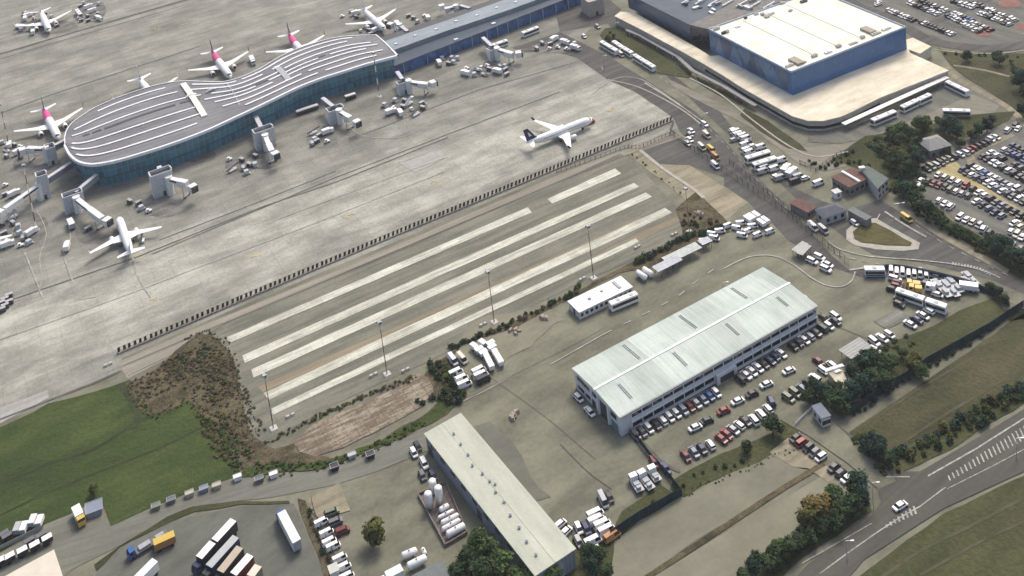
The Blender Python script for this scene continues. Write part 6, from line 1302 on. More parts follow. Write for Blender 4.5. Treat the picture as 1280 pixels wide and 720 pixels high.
heap(640, 523, 'heap of pinkish machinery parts standing alone on the open yard', 2.6); heap(645, 414, 'heap of pale blocks beside the scrub belt, left', 2.4); heap(680, 398, 'pale blocks beside the scrub belt near the cabin block', 1.2); heap(873, 298 - 30, 'pale debris at the edge of the brown scrub by the last mast', 2)
for x, y, lb in ((467, 470, 'pair of pale concrete blocks left of the second mast foot'), (507, 464, 'pale concrete block right of the second mast foot'), (363, 521, 'pair of pale concrete blocks right of the first mast'), (604, 407, 'pale concrete block left of the middle mast'), (728, 350, 'pale concrete block left of the fourth mast'), (843, 294, 'pair of white blocks left of the last mast'), (797, 310, 'white round block at the tip of the lowest cream stripe'), (135, 457, 'cream marker block at the end of the blast fence'), (487, 332.5 - 60, 'x')):
    if lb == 'x': continue
    g = G(x, y); t = thing('concrete_block', lb, 'concrete block', (g.x, g.y, Z2), R(D1)); mb = MB(); mb.box(-.8, 0, 0, 1.3, .9, .8, 0, 0, .08); mb.build('block', CONC, t); mb = MB(); mb.box(.9, .1, 0, 1.2, .9, .7, .1, 0, .08); mb.build('block', CONC, t)
for px, lb in (([(796, 341), (808, 349)], 'left of two long white cylinders beside the blue grey canopy'), ([(804, 337), (816, 345)], 'right of two long white cylinders beside the blue grey canopy')):
    a, b = G(*px[0], 1.2), G(*px[1], 1.2); c = (a + b) / 2; t = thing('gas_tank', lb, 'tank', (c.x, c.y, Z3), ang(a, b)); L_ = (a - b).length; mb = MB(); n = 12
    mb.ring([[(x, r_ * cos(u * 2 * pi / n), 1.5 + r_ * sin(u * 2 * pi / n)) for u in range(n)] for x, r_ in ((-L_ / 2, .4), (-L_ / 2 + .4, 1.05), (L_ / 2 - .4, 1.05), (L_ / 2, .4))]); mb.build('shell', paint('w'), t, True)
    for s in (-.3, .3): mb = MB(); mb.box(s * L_, 0, 0, .3, 1.6, .8); mb.build('cradle', STEEL, t)
def roadcar(): pass

# --- ground support equipment
def gse_proto(kind):
    if kind in PROTO: return PROTO[kind]
    o = bpy.data.objects.new({'cart': 'baggage_cart', 'tug': 'baggage_tug', 'loader': 'belt_loader', 'dolly': 'container_dolly', 'truck': 'service_truck', 'steps': 'boarding_steps'}[kind], None); COL.objects.link(o)
    def p(nm, m_, *bx):
        mb = MB()
        for b in bx: mb.box(*b)
        mb.build(nm, m_, o)
    if kind == 'cart': p('frame', DARK, (0, 0, .4, 3.0, 1.5, .15)); p('cover', paint('s'), (0, 0, 1.75, 2.9, 1.5, .1)); p('end_panel', STEEL, (-1.4, 0, .55, .06, 1.45, 1.2)); p('luggage', mat('mixed_luggage', (.12, .1, .12), .8, .6, 2), (0, 0, .55, 2.2, 1.2, .7)); ww = (-1, 1)
    elif kind == 'tug': p('body', paint('w'), (0, 0, .35, 2.6, 1.4, .65)); p('canopy', paint('w'), (-.3, 0, 1.65, 1.3, 1.3, .1)); p('seat', DARK, (-.4, 0, 1, .6, 1.1, .5)); ww = (-.8, .8)
    elif kind == 'dolly': p('frame', STEEL, (0, 0, .4, 3.4, 2.2, .15)); p('container', mat('alu_container', (.5, .52, .54), .35, .15), (0, 0, .56, 2.0, 1.9, 1.5)); ww = (-1.2, 1.2)
    elif kind == 'loader':
        p('body', paint('w'), (0, 0, .35, 4.0, 1.8, .7)); mb = MB(); mb.beam((-3.2, .3, .9), (3.6, .3, 2.6), .9, .25); mb.build('conveyor', DARK, o); ww = (-1.3, 1.3)
    elif kind == 'truck': p('cab', paint('w'), (2.1, 0, .6, 1.7, 2.1, 1.8, 0, 0, .12)); p('windscreen', GLASS, (2.95, 0, 1.5, .06, 1.7, .7)); p('box', paint('w'), (-.9, 0, .9, 4.2, 2.2, 2.0)); ww = (-2, 2)
    else:
        p('body', paint('w'), (0, 0, .4, 4.6, 2, .5)); mb = MB(); mb.beam((-2.6, 0, .7), (2.0, 0, 3.1), 1.6, .35); mb.build('stair_flight', STEEL, o); p('platform', WHITE, (2.6, 0, 3.1, 1.4, 1.8, .15)); ww = (-1.6, 1.6)
    for x in ww:
        for s in (-1, 1): mb = MB(); y = s * .75; mb.tube((x, y - .12, .3), (x, y + .12, .3), .3, .3, 8); mb.build('wheel', TYRE, o)
    note_kids(o)
    for x in KIDS[o.name]: COL.objects.unlink(x)
    COL.objects.unlink(o); PROTO[kind] = o; return o
rg = random.Random(21)
DESC = {'cart': ('covered baggage cart', 'cart'), 'tug': ('white baggage tug', 'tug'), 'loader': ('white belt loader with dark conveyor', 'belt loader'), 'dolly': ('dolly with silver container', 'dolly'), 'truck': ('white service truck', 'truck'), 'steps': ('white boarding steps', 'boarding steps')}
def cluster(pts, where):
    seen = {}
    for kd, x, y, a in pts: seen[kd] = seen.get(kd, 0) + 1
    cnt = {}
    for kd, x, y, a in pts:
        cnt[kd] = cnt.get(kd, 0) + 1; d, cat = DESC[kd]; q = None
        put(gse_proto(kd), x, y, R(D1) + a, (nl(d, cnt[kd] - 1, where) if seen[kd] > 1 else d + ' ' + where), cat, 'equipment ' + where, 1.0, Z3)
def rnd_cluster(x, y, rx, ry, kinds, where):
    pts = sorted([(kd, x + rg.uniform(-rx, rx), y + rg.uniform(-ry, ry), rg.choice([0, .3, 1.4, -1.2, 1.9])) for kd in kinds], key=lambda e: e[1])
    ok = []
    for p in pts:
        w_ = p
        for _ in range(30):
            if all((G(w_[1], w_[2]) - G(q[1], q[2])).length > 4.6 for q in ok): break
            w_ = (p[0], x + rg.uniform(-rx, rx), y + rg.uniform(-ry, ry), p[3])
        ok.append(w_)
    cluster(sorted(ok, key=lambda e: e[1]), where)
rnd_cluster(303, 206, 17, 11, ['cart', 'cart', 'cart', 'tug', 'dolly', 'loader', 'cart', 'dolly'], 'on the apron right of the widest bridge tower')
rnd_cluster(402, 172, 14, 8, ['cart', 'tug', 'truck', 'dolly', 'cart', 'cart', 'loader'], 'on the apron below the twin bridge towers')
rnd_cluster(506, 134, 26, 9, ['loader', 'cart', 'cart', 'cart', 'tug', 'dolly', 'dolly', 'truck', 'steps', 'cart', 'tug', 'truck', 'dolly'], 'under the grey platform bridge')
rnd_cluster(610, 88, 30, 7, ['loader', 'cart', 'cart', 'truck', 'truck', 'tug', 'dolly', 'cart', 'steps', 'dolly', 'tug', 'cart'], 'under the bridge nearest the two buses')
rnd_cluster(560, 76, 14, 4, ['dolly', 'dolly', 'dolly', 'truck', 'cart', 'dolly'], 'by the wall between the last bridges')
rnd_cluster(695, 55, 26, 6, ['truck', 'tug', 'cart', 'truck', 'tug', 'truck', 'cart', 'tug', 'dolly', 'cart'], 'on the apron corner left of the grass wedge')
rnd_cluster(18, 300, 20, 9, ['cart', 'tug', 'truck', 'dolly', 'cart', 'truck', 'tug'], 'at the left edge below the long tunnel bridge')
rnd_cluster(14, 190, 14, 12, ['cart', 'truck', 'dolly', 'loader', 'cart', 'tug', 'truck', 'cart'], 'at the left edge below the pink tailed airliner')
rnd_cluster(12, 275, 12, 9, ['loader', 'cart', 'cart', 'dolly', 'steps'], 'at the left edge under the tunnel end')
rnd_cluster(8, 236, 12, 7, ['truck', 'cart', 'tug'], 'at the left edge above the tunnel')
rnd_cluster(46, 20, 20, 4, ['truck', 'truck', 'dolly', 'cart', 'cart', 'tug', 'steps'], 'behind the distant airliner')
rnd_cluster(52, 36, 26, 5, ['cart', 'truck', 'tug', 'dolly', 'cart', 'loader', 'cart', 'truck'], 'in front of the distant airliner')
rnd_cluster(112, 14, 14, 12, ['truck', 'cart', 'cart', 'dolly', 'truck', 'dolly', 'cart', 'cart', 'tug', 'truck', 'dolly', 'cart'], 'in the equipment park near the top edge')
rnd_cluster(440, 17, 12, 6, ['truck', 'cart', 'tug', 'cart'], 'left of the airliner at the far pier gate')
rnd_cluster(520, 22, 16, 7, ['cart', 'truck', 'tug', 'dolly', 'cart'], 'right of the airliner at the far pier gate')
rnd_cluster(460, 40, 14, 3, ['cart', 'truck', 'tug', 'cart'], 'between the far airliner and the striped roof')
rnd_cluster(590, 12, 14, 5, ['cart', 'truck', 'cart', 'dolly'], 'near the far T-shaped bridge at the top edge')
rnd_cluster(172, 256, 12, 5, ['cart', 'dolly', 'cart'], 'in the tyre-marked bay under the widest bridge tower')
cluster([('loader', 178, 299, 1.2), ('tug', 186, 263, 0), ('cart', 110, 286, .4), ('truck', 84, 309, 1.3)], 'around the all-white airliner by the round end')
lorry((86, 272), (90, 280), 'white high-lift catering lorry between the broad bridge tower and the airliner', L_=7, Hh=3, nm='catering_lorry')
lorry((318, 80), (312, 66), 'white fuel lorry standing on the apron behind the striped roof', L_=9, Hh=3)
lorry((19, 31), (29, 32), 'white fuel lorry under the left wing of the distant airliner', L_=8, Hh=2.8) 
put(gse_proto('truck'), 38, 292, 1.0, 'white service truck near the foot of the left banded mast', 'truck', None, 1, Z3)
for x, y, lb in ((36, 303, 'long low pale dolly train below the left banded mast'),): put(gse_proto('dolly'), x, y, .9, lb, 'dolly', None, 1, Z3)
# aircraft tow tractor and towbar
g = G(735, 153, .8); t = thing('tow_tractor', 'red brown pushback tractor under the nose of the navy tailed airliner', 'tow tractor', (g.x, g.y, Z3), ang(G(720, 158), G(745, 149)))
mb = MB(); mb.box(0, 0, .4, 6.5, 2.6, .9, 0, 0, .1); mb.build('body', mat('tractor_red', (.28, .07, .04), .5), t)
mb = MB(); mb.box(1.6, 0, 1.3, 1.6, 2.0, .9, 0, 0, .15); mb.build('cab', GLASS, t); mb = MB(); mb.box(1.6, 0, 2.2, 1.5, 1.9, .1); mb.build('cab_roof', paint('c'), t); wheels(t, (-2.2, 2.2), 2.5, .6)
mb = MB(); mb.beam((-3.2, 0, .6), (-6.2, 0, .7), .2, .15); mb.build('towbar', paint('y'), t)
for k in range(6):
    x, y = 3 + (k % 3) * 5, 379 + (k // 3) * 8 - (k % 3) * 3.2; put(gse_proto('cart'), x - 1, y, R(D1), 'empty dark baggage cart, %s of six at the left apron edge' % ORD[k], 'cart', 'dark baggage carts at the left apron edge', .6, Z3)
# ================================================================ TREES AND SHRUBS
def leafm(name, c):
    if name in MATS: return MATS[name]
    m, t, b = newmat(name); tc = t.nodes.new('ShaderNodeTexCoord'); n = t.nodes.new('ShaderNodeTexNoise'); n.inputs['Scale'].default_value = .9; n.inputs['Detail'].default_value = 5
    oi = t.nodes.new('ShaderNodeObjectInfo'); ad = t.nodes.new('ShaderNodeVectorMath'); t.links.new(tc.outputs['Object'], ad.inputs[0]); 
    cb = t.nodes.new('ShaderNodeCombineXYZ'); mu = t.nodes.new('ShaderNodeMath'); mu.operation = 'MULTIPLY'; mu.inputs[1].default_value = 50; t.links.new(oi.outputs['Random'], mu.inputs[0]); t.links.new(mu.outputs[0], cb.inputs[0]); t.links.new(cb.outputs[0], ad.inputs[1]); t.links.new(ad.outputs[0], n.inputs['Vector'])
    cr = t.nodes.new('ShaderNodeValToRGB'); e = cr.color_ramp.elements; e[0].position = .35; e[0].color = (*[x * .62 for x in c], 1); e[1].position = .68; e[1].color = (*[x * 1.45 for x in c], 1)
    t.links.new(n.outputs[0], cr.inputs[0]); t.links.new(cr.outputs[0], b.inputs['Base Color']); b.inputs['Roughness'].default_value = .75; b.inputs['Specular IOR Level'].default_value = .15; MATS[name] = m; return m
LEAF = {'dark': leafm('dark_green_leaves', (.033, .060, .021)), 'green': leafm('mid_green_leaves', (.056, .092, .026)), 'olive': leafm('olive_yellow_leaves', (.080, .084, .020)), 'teal': leafm('teal_green_leaves', (.022, .054, .034)), 'brown': leafm('brown_twigs', (.115, .088, .055)), 'gold': leafm('ochre_leaves', (.13, .10, .03))}
BARK = mat('grey_brown_bark', (.09, .07, .05), .9, .3, 2)
def crown_mesh(seed, kind, tall=1.0, n=2100, leaf=.078):
    """unit crown: radius 1, standing on z=0; leaf clumps scattered through several lobes, with gaps"""
    rng = random.Random(seed); mb = MB(); lobes = []
    for k in range(rng.randint(8, 11)):
        a = rng.uniform(0, 6.28); r_ = rng.uniform(.15, .62); z = rng.uniform(.45, 1.35) * tall; lobes.append((cos(a) * r_ * (1.15 - z / tall * .45), sin(a) * r_ * (1.15 - z / tall * .45), z, rng.uniform(.26, .46)))
    lobes.append((0, 0, .9 * tall, .55))
    for _ in range(n):
        lx, ly, lz, lr = rng.choice(lobes); d = Vector((rng.gauss(0, 1), rng.gauss(0, 1), rng.gauss(0, 1))).normalized(); rr = lr * (rng.uniform(.55, 1.08) if rng.random() < .8 else rng.uniform(.2, 1.3))
        p = Vector((lx, ly, lz)) + Vector((d.x, d.y, d.z * .85)) * rr
        if p.z < .12: continue
        if mn.noise(p * 3.1 + Vector((seed, 0, 0))) < -.32: continue
        u = (d + Vector((rng.uniform(-.7, .7), rng.uniform(-.7, .7), rng.uniform(-.4, .9)))).normalized(); t_ = u.orthogonal().normalized(); b_ = u.cross(t_); s = leaf * rng.uniform(.6, 1.5); a = rng.uniform(0, 3.1); e1 = (t_ * cos(a) + b_ * sin(a)) * s; e2 = (b_ * cos(a) - t_ * sin(a)) * s * rng.uniform(.6, 1)
        i = len(mb.v); mb.v += [tuple(p - e1), tuple(p - e2 * .9), tuple(p + e1), tuple(p + e2 + u * s * .3)]; mb.f.append((i, i + 1, i + 2, i + 3)); mb.m.append(0); mb.uv.append(None)
    me = bpy.data.meshes.new('crown'); me.from_pydata(mb.v, [], mb.f); me.materials.append(LEAF[kind]); return me
CROWN = {k: [crown_mesh(10 * i + j, k, 1.0 if k != 'teal' else 1.15) for j in range(3)] for i, k in enumerate(('dark', 'green', 'olive', 'teal', 'gold'))}
CONE = crown_mesh(77, 'dark', 1.9, 900)
SHRUB = {k: [crown_mesh(50 + 10 * i + j, k, .62, 330, .13) for j in range(3)] for i, k in enumerate(('dark', 'green', 'olive', 'brown', 'teal'))}
def trunk_mesh():
    mb = MB(); mb.tube((0, 0, 0), (.02, .01, .5), .07, .05, 8); mb.tube((.02, .01, .5), (.03, .05, 1.15), .05, .02, 6)
    for k in range(6): a = k * 1.05; mb.tube((.02, .01, .38 + k * .07), (.42 * cos(a), .42 * sin(a), .75 + k * .09), .028, .01, 5)
    me = bpy.data.meshes.new('trunk'); me.from_pydata(mb.v, [], mb.f); me.materials.append(BARK); return me
TRUNK = trunk_mesh(); rt = random.Random(4)
def tree(x, y, r_, kind, label, hk=1.0, group=None, me=None):
    """x, y: px of the trunk foot; r_: crown radius in metres"""
    g = G(x, y); s = r_ * 1.38 * rt.uniform(.92, 1.08); t = thing('tree', label, 'tree', (g.x, g.y, Z2), 0, group)
    for nm, m_ in (('trunk', TRUNK), ('crown', me or rt.choice(CROWN[kind]))):
        o = bpy.data.objects.new(nm, m_); COL.objects.link(o); o.parent = t; o.scale = (s * 1.06, s * 1.06, s * .84 * hk); o.rotation_euler = (0, 0, 0)
        if nm == 'crown': o.location = (0, 0, s * .18 * hk)
    t.rotation_euler = (0, 0, rt.uniform(0, 6.28)); return t
def trees(lst, where, group=None):
    lst = sorted(lst, key=lambda e: e[0])
    adj = {'dark': 'dark green', 'green': 'mid green', 'olive': 'olive yellow', 'teal': 'teal green', 'gold': 'ochre yellow'}
    for k, e in enumerate(lst): tree(e[0], e[1], e[2], e[3], nl('%s tree' % adj[e[3]], k, where) if len(lst) > 1 else '%s tree %s' % (adj[e[3]], where), group=group or 'trees ' + where)
tree(468, 681, 3.7, 'olive', 'lone round olive green tree in the middle of the open yard, bottom of the picture')
trees([(600, 690, 3.02, 'green'), (612, 705, 3.53, 'green'), (589, 712, 3.19, 'dark'), (575, 724, 2.69, 'dark'), (628, 722, 3.36, 'green'), (606, 732, 3.86, 'dark'), (648, 735, 2.86, 'green')], 'at the wall of the cream shed')
trees([(668, 728, 2.8, 'green'), (688, 731, 3.0, 'green')], 'below the end of the cream shed')
trees([(735, 700, 2.2, 'dark'), (748, 706, 2.6, 'dark'), (741, 722, 2.6, 'teal'), (757, 724, 2.0, 'dark')], 'in the corner bed by the lawn fence')
trees([(967, 545, 3.0, 'dark')], 'standing over the white cars of the lower lot row'); trees([(932, 566, 1.9, 'dark')], 'small and slim at the lawn edge of the lower lot row')
trees([(1012, 505, 2.3, 'dark'), (1020, 498, 2.8, 'dark'), (1030, 504, 2.8, 'teal'), (1041, 511, 3.0, 'dark'), (1050, 519, 2.8, 'dark'), (1057, 510, 2.6, 'teal'), (1048, 498, 2.2, 'dark')], 'round the little white gatehouse')
trees([(1070, 478, 3.0, 'dark'), (1080, 468, 3.3, 'teal'), (1092, 482, 3.4, 'dark'), (1082, 495, 3.2, 'teal'), (1100, 470, 3.2, 'dark'), (1108, 486, 3.0, 'dark'), (1068, 500, 2.8, 'teal'), (1114, 463, 2.6, 'green'), (1095, 456, 2.4, 'dark')], 'in the dark thicket beside the stained roof annex')
trees([(1128, 448, 1.8, 'dark'), (1142, 466, 2.6, 'olive'), (1152, 472, 2.4, 'green'), (1146, 455, 2.0, 'olive')], 'thinly scattered on the olive meadow')
trees([(1089, 566, 2.6, 'teal'), (1099, 574, 3.0, 'teal'), (1082, 556, 1.8, 'dark'), (1109, 582, 2.2, 'dark')], 'at the road corner opposite the parked row')
trees([(1019, 650, 3.6, 'gold'), (1008, 662, 3.0, 'olive'), (1032, 646, 2.8, 'gold')], 'ochre group at the edge of the pale parcel')
trees([(1044, 628, 2.6, 'green'), (1052, 644, 3.0, 'dark'), (1065, 622, 2.6, 'dark'), (1074, 618, 3.0, 'teal'), (1064, 643, 2.8, 'dark'), (1078, 634, 2.6, 'teal'), (1044, 662, 2.6, 'dark'), (1030, 668, 2.4, 'dark')], 'in the dark clump behind the parked row end')
trees([(1012, 680, 2.0, 'dark'), (1000, 686, 2.2, 'dark'), (988, 696, 2.4, 'dark'), (972, 704, 2.6, 'dark'), (975, 694, 2.0, 'green'), (958, 714, 2.4, 'dark'), (944, 724, 2.6, 'teal'), (932, 733, 2.4, 'dark')], 'in the dark belt below the pale parcel')
trees([(1208, 76, 2.6, 'dark'), (1249, 80, 2.8, 'dark'), (1264, 80, 1.2, 'dark')], 'along the ring road kerb')
trees([(1276, 112, 4.0, 'teal'), (1272, 98, 2.6, 'dark'), (1285, 128, 4.2, 'dark'), (1279, 148, 2.8, 'teal')], 'at the right edge beyond the path')
trees([(1186, 168, 4.0, 'teal'), (1176, 160, 2.6, 'dark'), (1196, 174, 3.4, 'teal')], 'in front of the half hidden bus')
trees([(1117, 174, 3.0, 'green'), (1127, 168, 3.0, 'green'), (1138, 176, 3.0, 'dark'), (1152, 166, 3.4, 'green'), (1160, 160, 2.6, 'olive'), (1124, 184, 3.2, 'dark'), (1146, 186, 3.0, 'dark')], 'in the upper grove left of the garden house')
trees([(1100, 192, 2.2, 'green'), (1108, 204, 2.6, 'dark'), (1116, 214, 3.0, 'dark'), (1128, 208, 3.2, 'green'), (1136, 220, 3.4, 'dark'), (1148, 208, 2.8, 'teal'), (1122, 198, 2.8, 'olive'), (1144, 198, 2.8, 'dark')], 'in the lower grove right of the white trimmed office')
trees([(1224, 170, 2.4, 'teal'), (1234, 165, 2.8, 'teal'), (1214, 176, 2.4, 'dark'), (1240, 158, 2.4, 'teal'), (1200, 186, 2.4, 'dark'), (1182, 194, 2.0, 'dark')], 'along the top edge of the east car park')
trees([(1126, 246, 2.6, 'dark'), (1134, 252, 3.2, 'teal'), (1144, 258, 3.2, 'dark'), (1150, 268, 3.0, 'dark'), (1160, 272, 3.2, 'teal'), (1170, 279, 3.0, 'dark'), (1178, 284, 2.4, 'green'), (1138, 240, 2.6, 'dark')], 'in the thick hedge beside the car park')
trees([(1189, 290, 1.8, 'green'), (1198, 295, 2.0, 'dark'), (1208, 299, 1.8, 'green'), (1219, 304, 2.0, 'dark'), (1229, 309, 2.0, 'green')], 'in the low hedge below the car park')
trees([(1240, 314, 3.4, 'dark'), (1248, 322, 3.2, 'teal'), (1257, 318, 3.2, 'teal'), (1262, 330, 3.0, 'dark'), (1272, 332, 3.2, 'teal'), (1280, 340, 3.0, 'dark')], 'in the big dark clump at the car park end')
trees([(760, 52, 1.6, 'dark'), (766, 56, 1.6, 'dark')], 'at the tip of the grass wedge'); trees([(118, 618, 1.5, 'olive')], 'tiny, alone on the lawn above the slate container')
trees([(1240, 366, 1.8, 'dark'), (1248, 372, 2.0, 'teal'), (1256, 380, 1.8, 'dark')], 'below the retaining wall end')
UC = {}
def shrubs(line, n, wd, r0, r1, kinds, label, group, stuff=False):
    """a belt of shrubs nothing tells apart"""
    pts = [G(*p) for p in line]; tot = sum((pts[k + 1] - pts[k]).length for k in range(len(pts) - 1))
    for i in range(n):
        s = tot * (i + rt.uniform(.1, .9)) / n
        for k in range(len(pts) - 1):
            l = (pts[k + 1] - pts[k]).length
            if s <= l: p = pts[k].lerp(pts[k + 1], s / l); d = (pts[k + 1] - pts[k]).normalized(); break
            s -= l
        nn = Vector((-d.y, d.x, 0)); p = p + nn * rt.uniform(-wd, wd); kd = rt.choice(kinds); s_ = rt.uniform(r0, r1)
        if stuff:
            me = rt.choice(SHRUB[kd]); b_ = UC.setdefault(kd, MB()); i0 = len(b_.v); ca, sa = cos(i), sin(i)
            b_.v += [(p.x + (v.co.x * ca - v.co.y * sa) * s_, p.y + (v.co.x * sa + v.co.y * ca) * s_, Z3 + (v.co.z - .1) * s_ * .62) for v in me.vertices]; fs = [tuple(i0 + q for q in f.vertices) for f in me.polygons]; b_.f += fs; b_.m += [0] * len(fs); b_.uv += [None] * len(fs); continue
        o = bpy.data.objects.new('shrub', rt.choice(SHRUB[kd])); COL.objects.link(o); o.location = (p.x, p.y, Z3 - .1 * s_); o.scale = (s_, s_, s_); o.rotation_euler = (0, 0, rt.uniform(0, 6.28)); tag(o, label, 'shrub', group)
shrubs([(598, 422), (650, 400), (705, 374), (730, 358)], 26, 1.2, .9, 1.8, ['dark', 'dark', 'brown'], 'low dark shrub in the belt between the striped lot and the cabin block', 'shrubs between the striped lot and cabin block')
shrubs([(795, 330), (820, 316), (850, 302), (880, 292), (905, 284)], 24, 1.0, 1.2, 2.4, ['green', 'dark', 'teal'], 'bright dark green shrub in the belt behind the grey canopies', 'shrubs behind the grey canopies')
shrubs([(548, 452), (556, 470), (566, 492), (574, 506)], 22, 3.2, 1.3, 2.6, ['dark', 'dark', 'olive', 'teal'], 'dark shrub in the thicket left of the fenced trailer yard', 'shrubs left of the trailer yard')
shrubs([(560, 438), (580, 430), (600, 420)], 10, .8, .9, 1.7, ['dark'], 'dark shrub along the top of the fenced trailer yard', 'shrubs above the trailer yard')
shrubs([(520, 505), (545, 502), (570, 500)], 10, 1.5, 1, 1.8, ['dark', 'brown'], 'low shrub at the tip of the broken slab', 'shrubs at the broken slab tip')
shrubs([(232, 428), (252, 414), (278, 424), (294, 458), (306, 505), (318, 546)], 120, 1.6, .25, .75, ['brown', 'olive', 'green'], 'undergrowth', 'x', True)
shrubs([(160, 480), (190, 524), (238, 500), (262, 530), (290, 572), (302, 594), (370, 590)], 170, 1.8, .25, .9, ['brown', 'green', 'green', 'olive'], 'undergrowth', 'x', True)
shrubs([(262, 520), (285, 560), (310, 575)], 120, 4, .5, 1.4, ['green', 'dark', 'brown', 'olive'], 'undergrowth', 'x', True)
shrubs([(205, 462), (262, 440), (278, 500)], 160, 4, .5, 1.5, ['dark', 'brown', 'olive', 'brown'], 'undergrowth', 'x', True)
shrubs([(1010, 552), (960, 575), (880, 606), (850, 622)], 40, 1.2, .2, .6, ['olive', 'dark'], 'undergrowth', 'x', True)
shrubs([(1066, 545), (1085, 566), (1112, 590)], 50, 2.0, .5, 1.3, ['dark', 'green', 'olive'], 'undergrowth', 'x', True)
shrubs([(230, 440), (262, 470), (285, 520), (300, 560)], 420, 9, .3, 1.0, ['brown'] * 6 + ['olive'] * 2 + ['dark'], 'brown scrubby bush on the rough ground at the left end of the cream stripes', 'brown bushes left of the cream stripes', True)
shrubs([(175, 490), (215, 470), (240, 450)], 150, 7, .3, 1.1, ['brown'] * 7 + ['dark'], 'brown scrubby bush on the rough ground above the left lawn', 'brown bushes above the left lawn', True)
shrubs([(330, 556), (400, 520), (470, 490), (520, 472)], 70, 1.0, .5, 1.2, ['brown', 'dark', 'olive'], 'low weedy bush between the striped lot and the broken slab', 'weeds above the broken slab', True)
shrubs([(320, 582), (400, 584), (470, 560), (530, 528)], 90, 1.6, .5, 1.2, ['dark', 'green', 'olive'], 'low green weed bush on the verge below the broken slab', 'weeds below the broken slab', True)
shrubs([(852, 280), (872, 275), (895, 288)], 22, 4.5, .7, 1.6, ['brown', 'brown', 'dark'], 'brown bush round the foot of the last mast', 'brown bushes at the last mast')
shrubs([(785, 190), (830, 225), (855, 245)], 10, .6, .5, 1.0, ['brown', 'dark'], 'low bush along the kerbed edge of the tan broken ground', 'bushes along the tan ground', True)
shrubs([(1112, 586), (1150, 560), (1205, 535), (1240, 510), (1280, 486)], 60, 2.6, 1.0, 2.5, ['dark', 'dark', 'teal', 'olive'], 'dark bush on the far verge of the hatched main road', 'bushes along the hatched main road')
shrubs([(1064, 524), (1100, 498), (1140, 474), (1200, 437), (1250, 406)], 30, .5, .7, 1.4, ['teal', 'dark'], 'dark bush grown through the blue green netting fence', 'bushes along the netting fence')
shrubs([(1075, 455), (1110, 440), (1140, 424)], 18, 2.2, .7, 1.6, ['dark', 'olive', 'brown', 'green'], 'low bush on the meadow behind the grey canopies and cars', 'bushes behind the parked trio', True)
shrubs([(1090, 176), (1120, 190), (1140, 225), (1130, 245)], 110, 6, 1.3, 2.6, ['green', 'dark', 'olive', 'teal'], 'green bush filling the grove between the office and the car park', 'bushes in the groves', True)
shrubs([(1040, 208), (1062, 202), (1090, 210)], 10, 1.5, .9, 1.6, ['dark', 'olive'], 'bush behind the red brown roof and white trimmed office', 'bushes behind the gate building')
shrubs([(1140, 262), (1180, 288), (1240, 322)], 30, 1.6, .9, 1.8, ['dark', 'green', 'olive'], 'low bush on the green strip between entrance road and hedge', 'bushes on the green strip', True)
shrubs([(1005, 200), (1030, 212), (1045, 200), (1070, 190)], 12, .8, .8, 1.5, ['dark'], 'dark bush along the fence of the curved forecourt', 'bushes at the forecourt fence')
shrubs([(762, 40), (778, 60), (765, 62)], 8, 1.2, 1, 1.8, ['dark'], 'dark bush at the upper tip of the grass wedge', 'bushes at the grass wedge')
shrubs([(940, 575), (870, 592), (770, 670)], 14, 1.0, .5, 1.2, ['dark', 'olive'], 'low bush on the lawn below the lower lot row', 'bushes below the lower lot row')
shrubs([(385, 640), (400, 680), (418, 720)], 16, .7, .6, 1.3, ['dark', 'brown'], 'dark bush on the strip beside the coach yard', 'bushes beside the coach yard')
shrubs([(940, 712), (1000, 672), (1050, 648)], 20, 2.2, 1.2, 2.4, ['dark', 'dark', 'green'], 'dark bush in the belt between the pale parcel and the main road', 'bushes along the pale parcel')
shrubs([(1180, 68), (1230, 70), (1275, 72)], 8, .6, .8, 1.4, ['dark'], 'small dark bush along the ring road kerb', 'bushes along the ring road')

mb = MB(); ks = list(UC)
for k, kd in enumerate(ks):
    b_ = UC[kd]; i0 = len(mb.v); mb.v += b_.v; mb.f += [tuple(i0 + q for q in f) for f in b_.f]; mb.m += [k] * len(b_.f); mb.uv += b_.uv
o = mb.build('undergrowth', [LEAF[k] for k in ks]); tag(o, 'tangled brown and green undergrowth on the rough ground and verges', 'undergrowth', None, 'stuff')
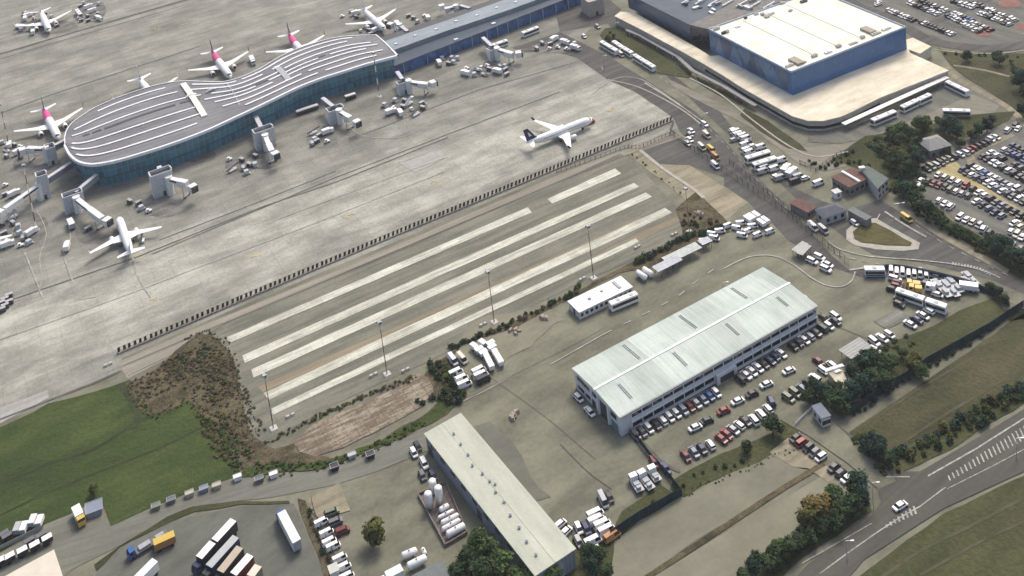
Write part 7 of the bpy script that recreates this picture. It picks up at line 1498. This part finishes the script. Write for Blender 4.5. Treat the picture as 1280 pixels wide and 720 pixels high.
# ================================================================ THE AIR
mb = MB(); mb.box(20, 420, -1, 1500, 1500, 292); hz = mb.build('haze', None); hz['kind'] = 'stuff'; hz.data.materials.clear()
hm = bpy.data.materials.new('haze'); hm.use_nodes = True; hn = hm.node_tree; hn.nodes.clear(); ho = hn.nodes.new('ShaderNodeOutputMaterial'); hv = hn.nodes.new('ShaderNodeVolumePrincipled')
hv.inputs['Color'].default_value = (.93, .95, 1, 1); hv.inputs['Density'].default_value = .00009; hv.inputs['Anisotropy'].default_value = .2; hn.links.new(hv.outputs[0], ho.inputs['Volume']); hz.data.materials.append(hm); hz.display_type = 'WIRE'
S.cycles.volume_bounces = 0
# ================================================================ keep parked vehicles from standing in one another
def settle():
    V = [(o, L_, W_, 0.0) for o, L_, W_ in VEH]
    pos = [[o.location.x, o.location.y] for o, *_ in V]; org = [tuple(p) for p in pos]; n = len(V)
    cir = []
    for o, L_, W_, _ in V:
        a = o.rotation_euler.z; k = max(1, round(L_ / W_)); cir.append([((i - (k - 1) / 2) * (L_ - W_) / max(1, k - 1) * cos(a), (i - (k - 1) / 2) * (L_ - W_) / max(1, k - 1) * sin(a)) for i in range(k)])
    for it in range(14):
        moved = False
        for i in range(n):
            for j in range(i + 1, n):
                dx, dy = pos[j][0] - pos[i][0], pos[j][1] - pos[i][1]
                if dx * dx + dy * dy > ((V[i][1] + V[j][1]) / 2) ** 2: continue
                rr = (V[i][2] + V[j][2]) / 2 + .12; best = None
                for a in cir[i]:
                    for b in cir[j]:
                        ex, ey = dx + b[0] - a[0], dy + b[1] - a[1]; d = hypot(ex, ey)
                        if d < rr and (best is None or d < best[0]): best = (d, ex, ey)
                if best:
                    d, ex, ey = best
                    if d < .01: ex, ey, d = .01, 0, .01
                    mi, mj = V[i][1], V[j][1]; s = (rr - d) * .55 / d; wi, wj = mj / (mi + mj) * 2, mi / (mi + mj) * 2
                    pos[i][0] -= ex * s * wi; pos[i][1] -= ey * s * wi; pos[j][0] += ex * s * wj; pos[j][1] += ey * s * wj; moved = True
        if not moved: break
    for (o, *_), p in zip(V, pos): o.location.x, o.location.y = p
settle()
_seen = {}
for o in COL.objects:
    if o.parent is None and o.get('label') and o.get('kind') != 'structure':
        if len(o['label'].replace(',', ' ').split()) > 16: print('LONG', len(o['label'].split()), o['label'])
        k = o['label']
        if k in _seen and o.get('group') != _seen[k]: print('DUP', k)
        _seen[k] = o.get('group')
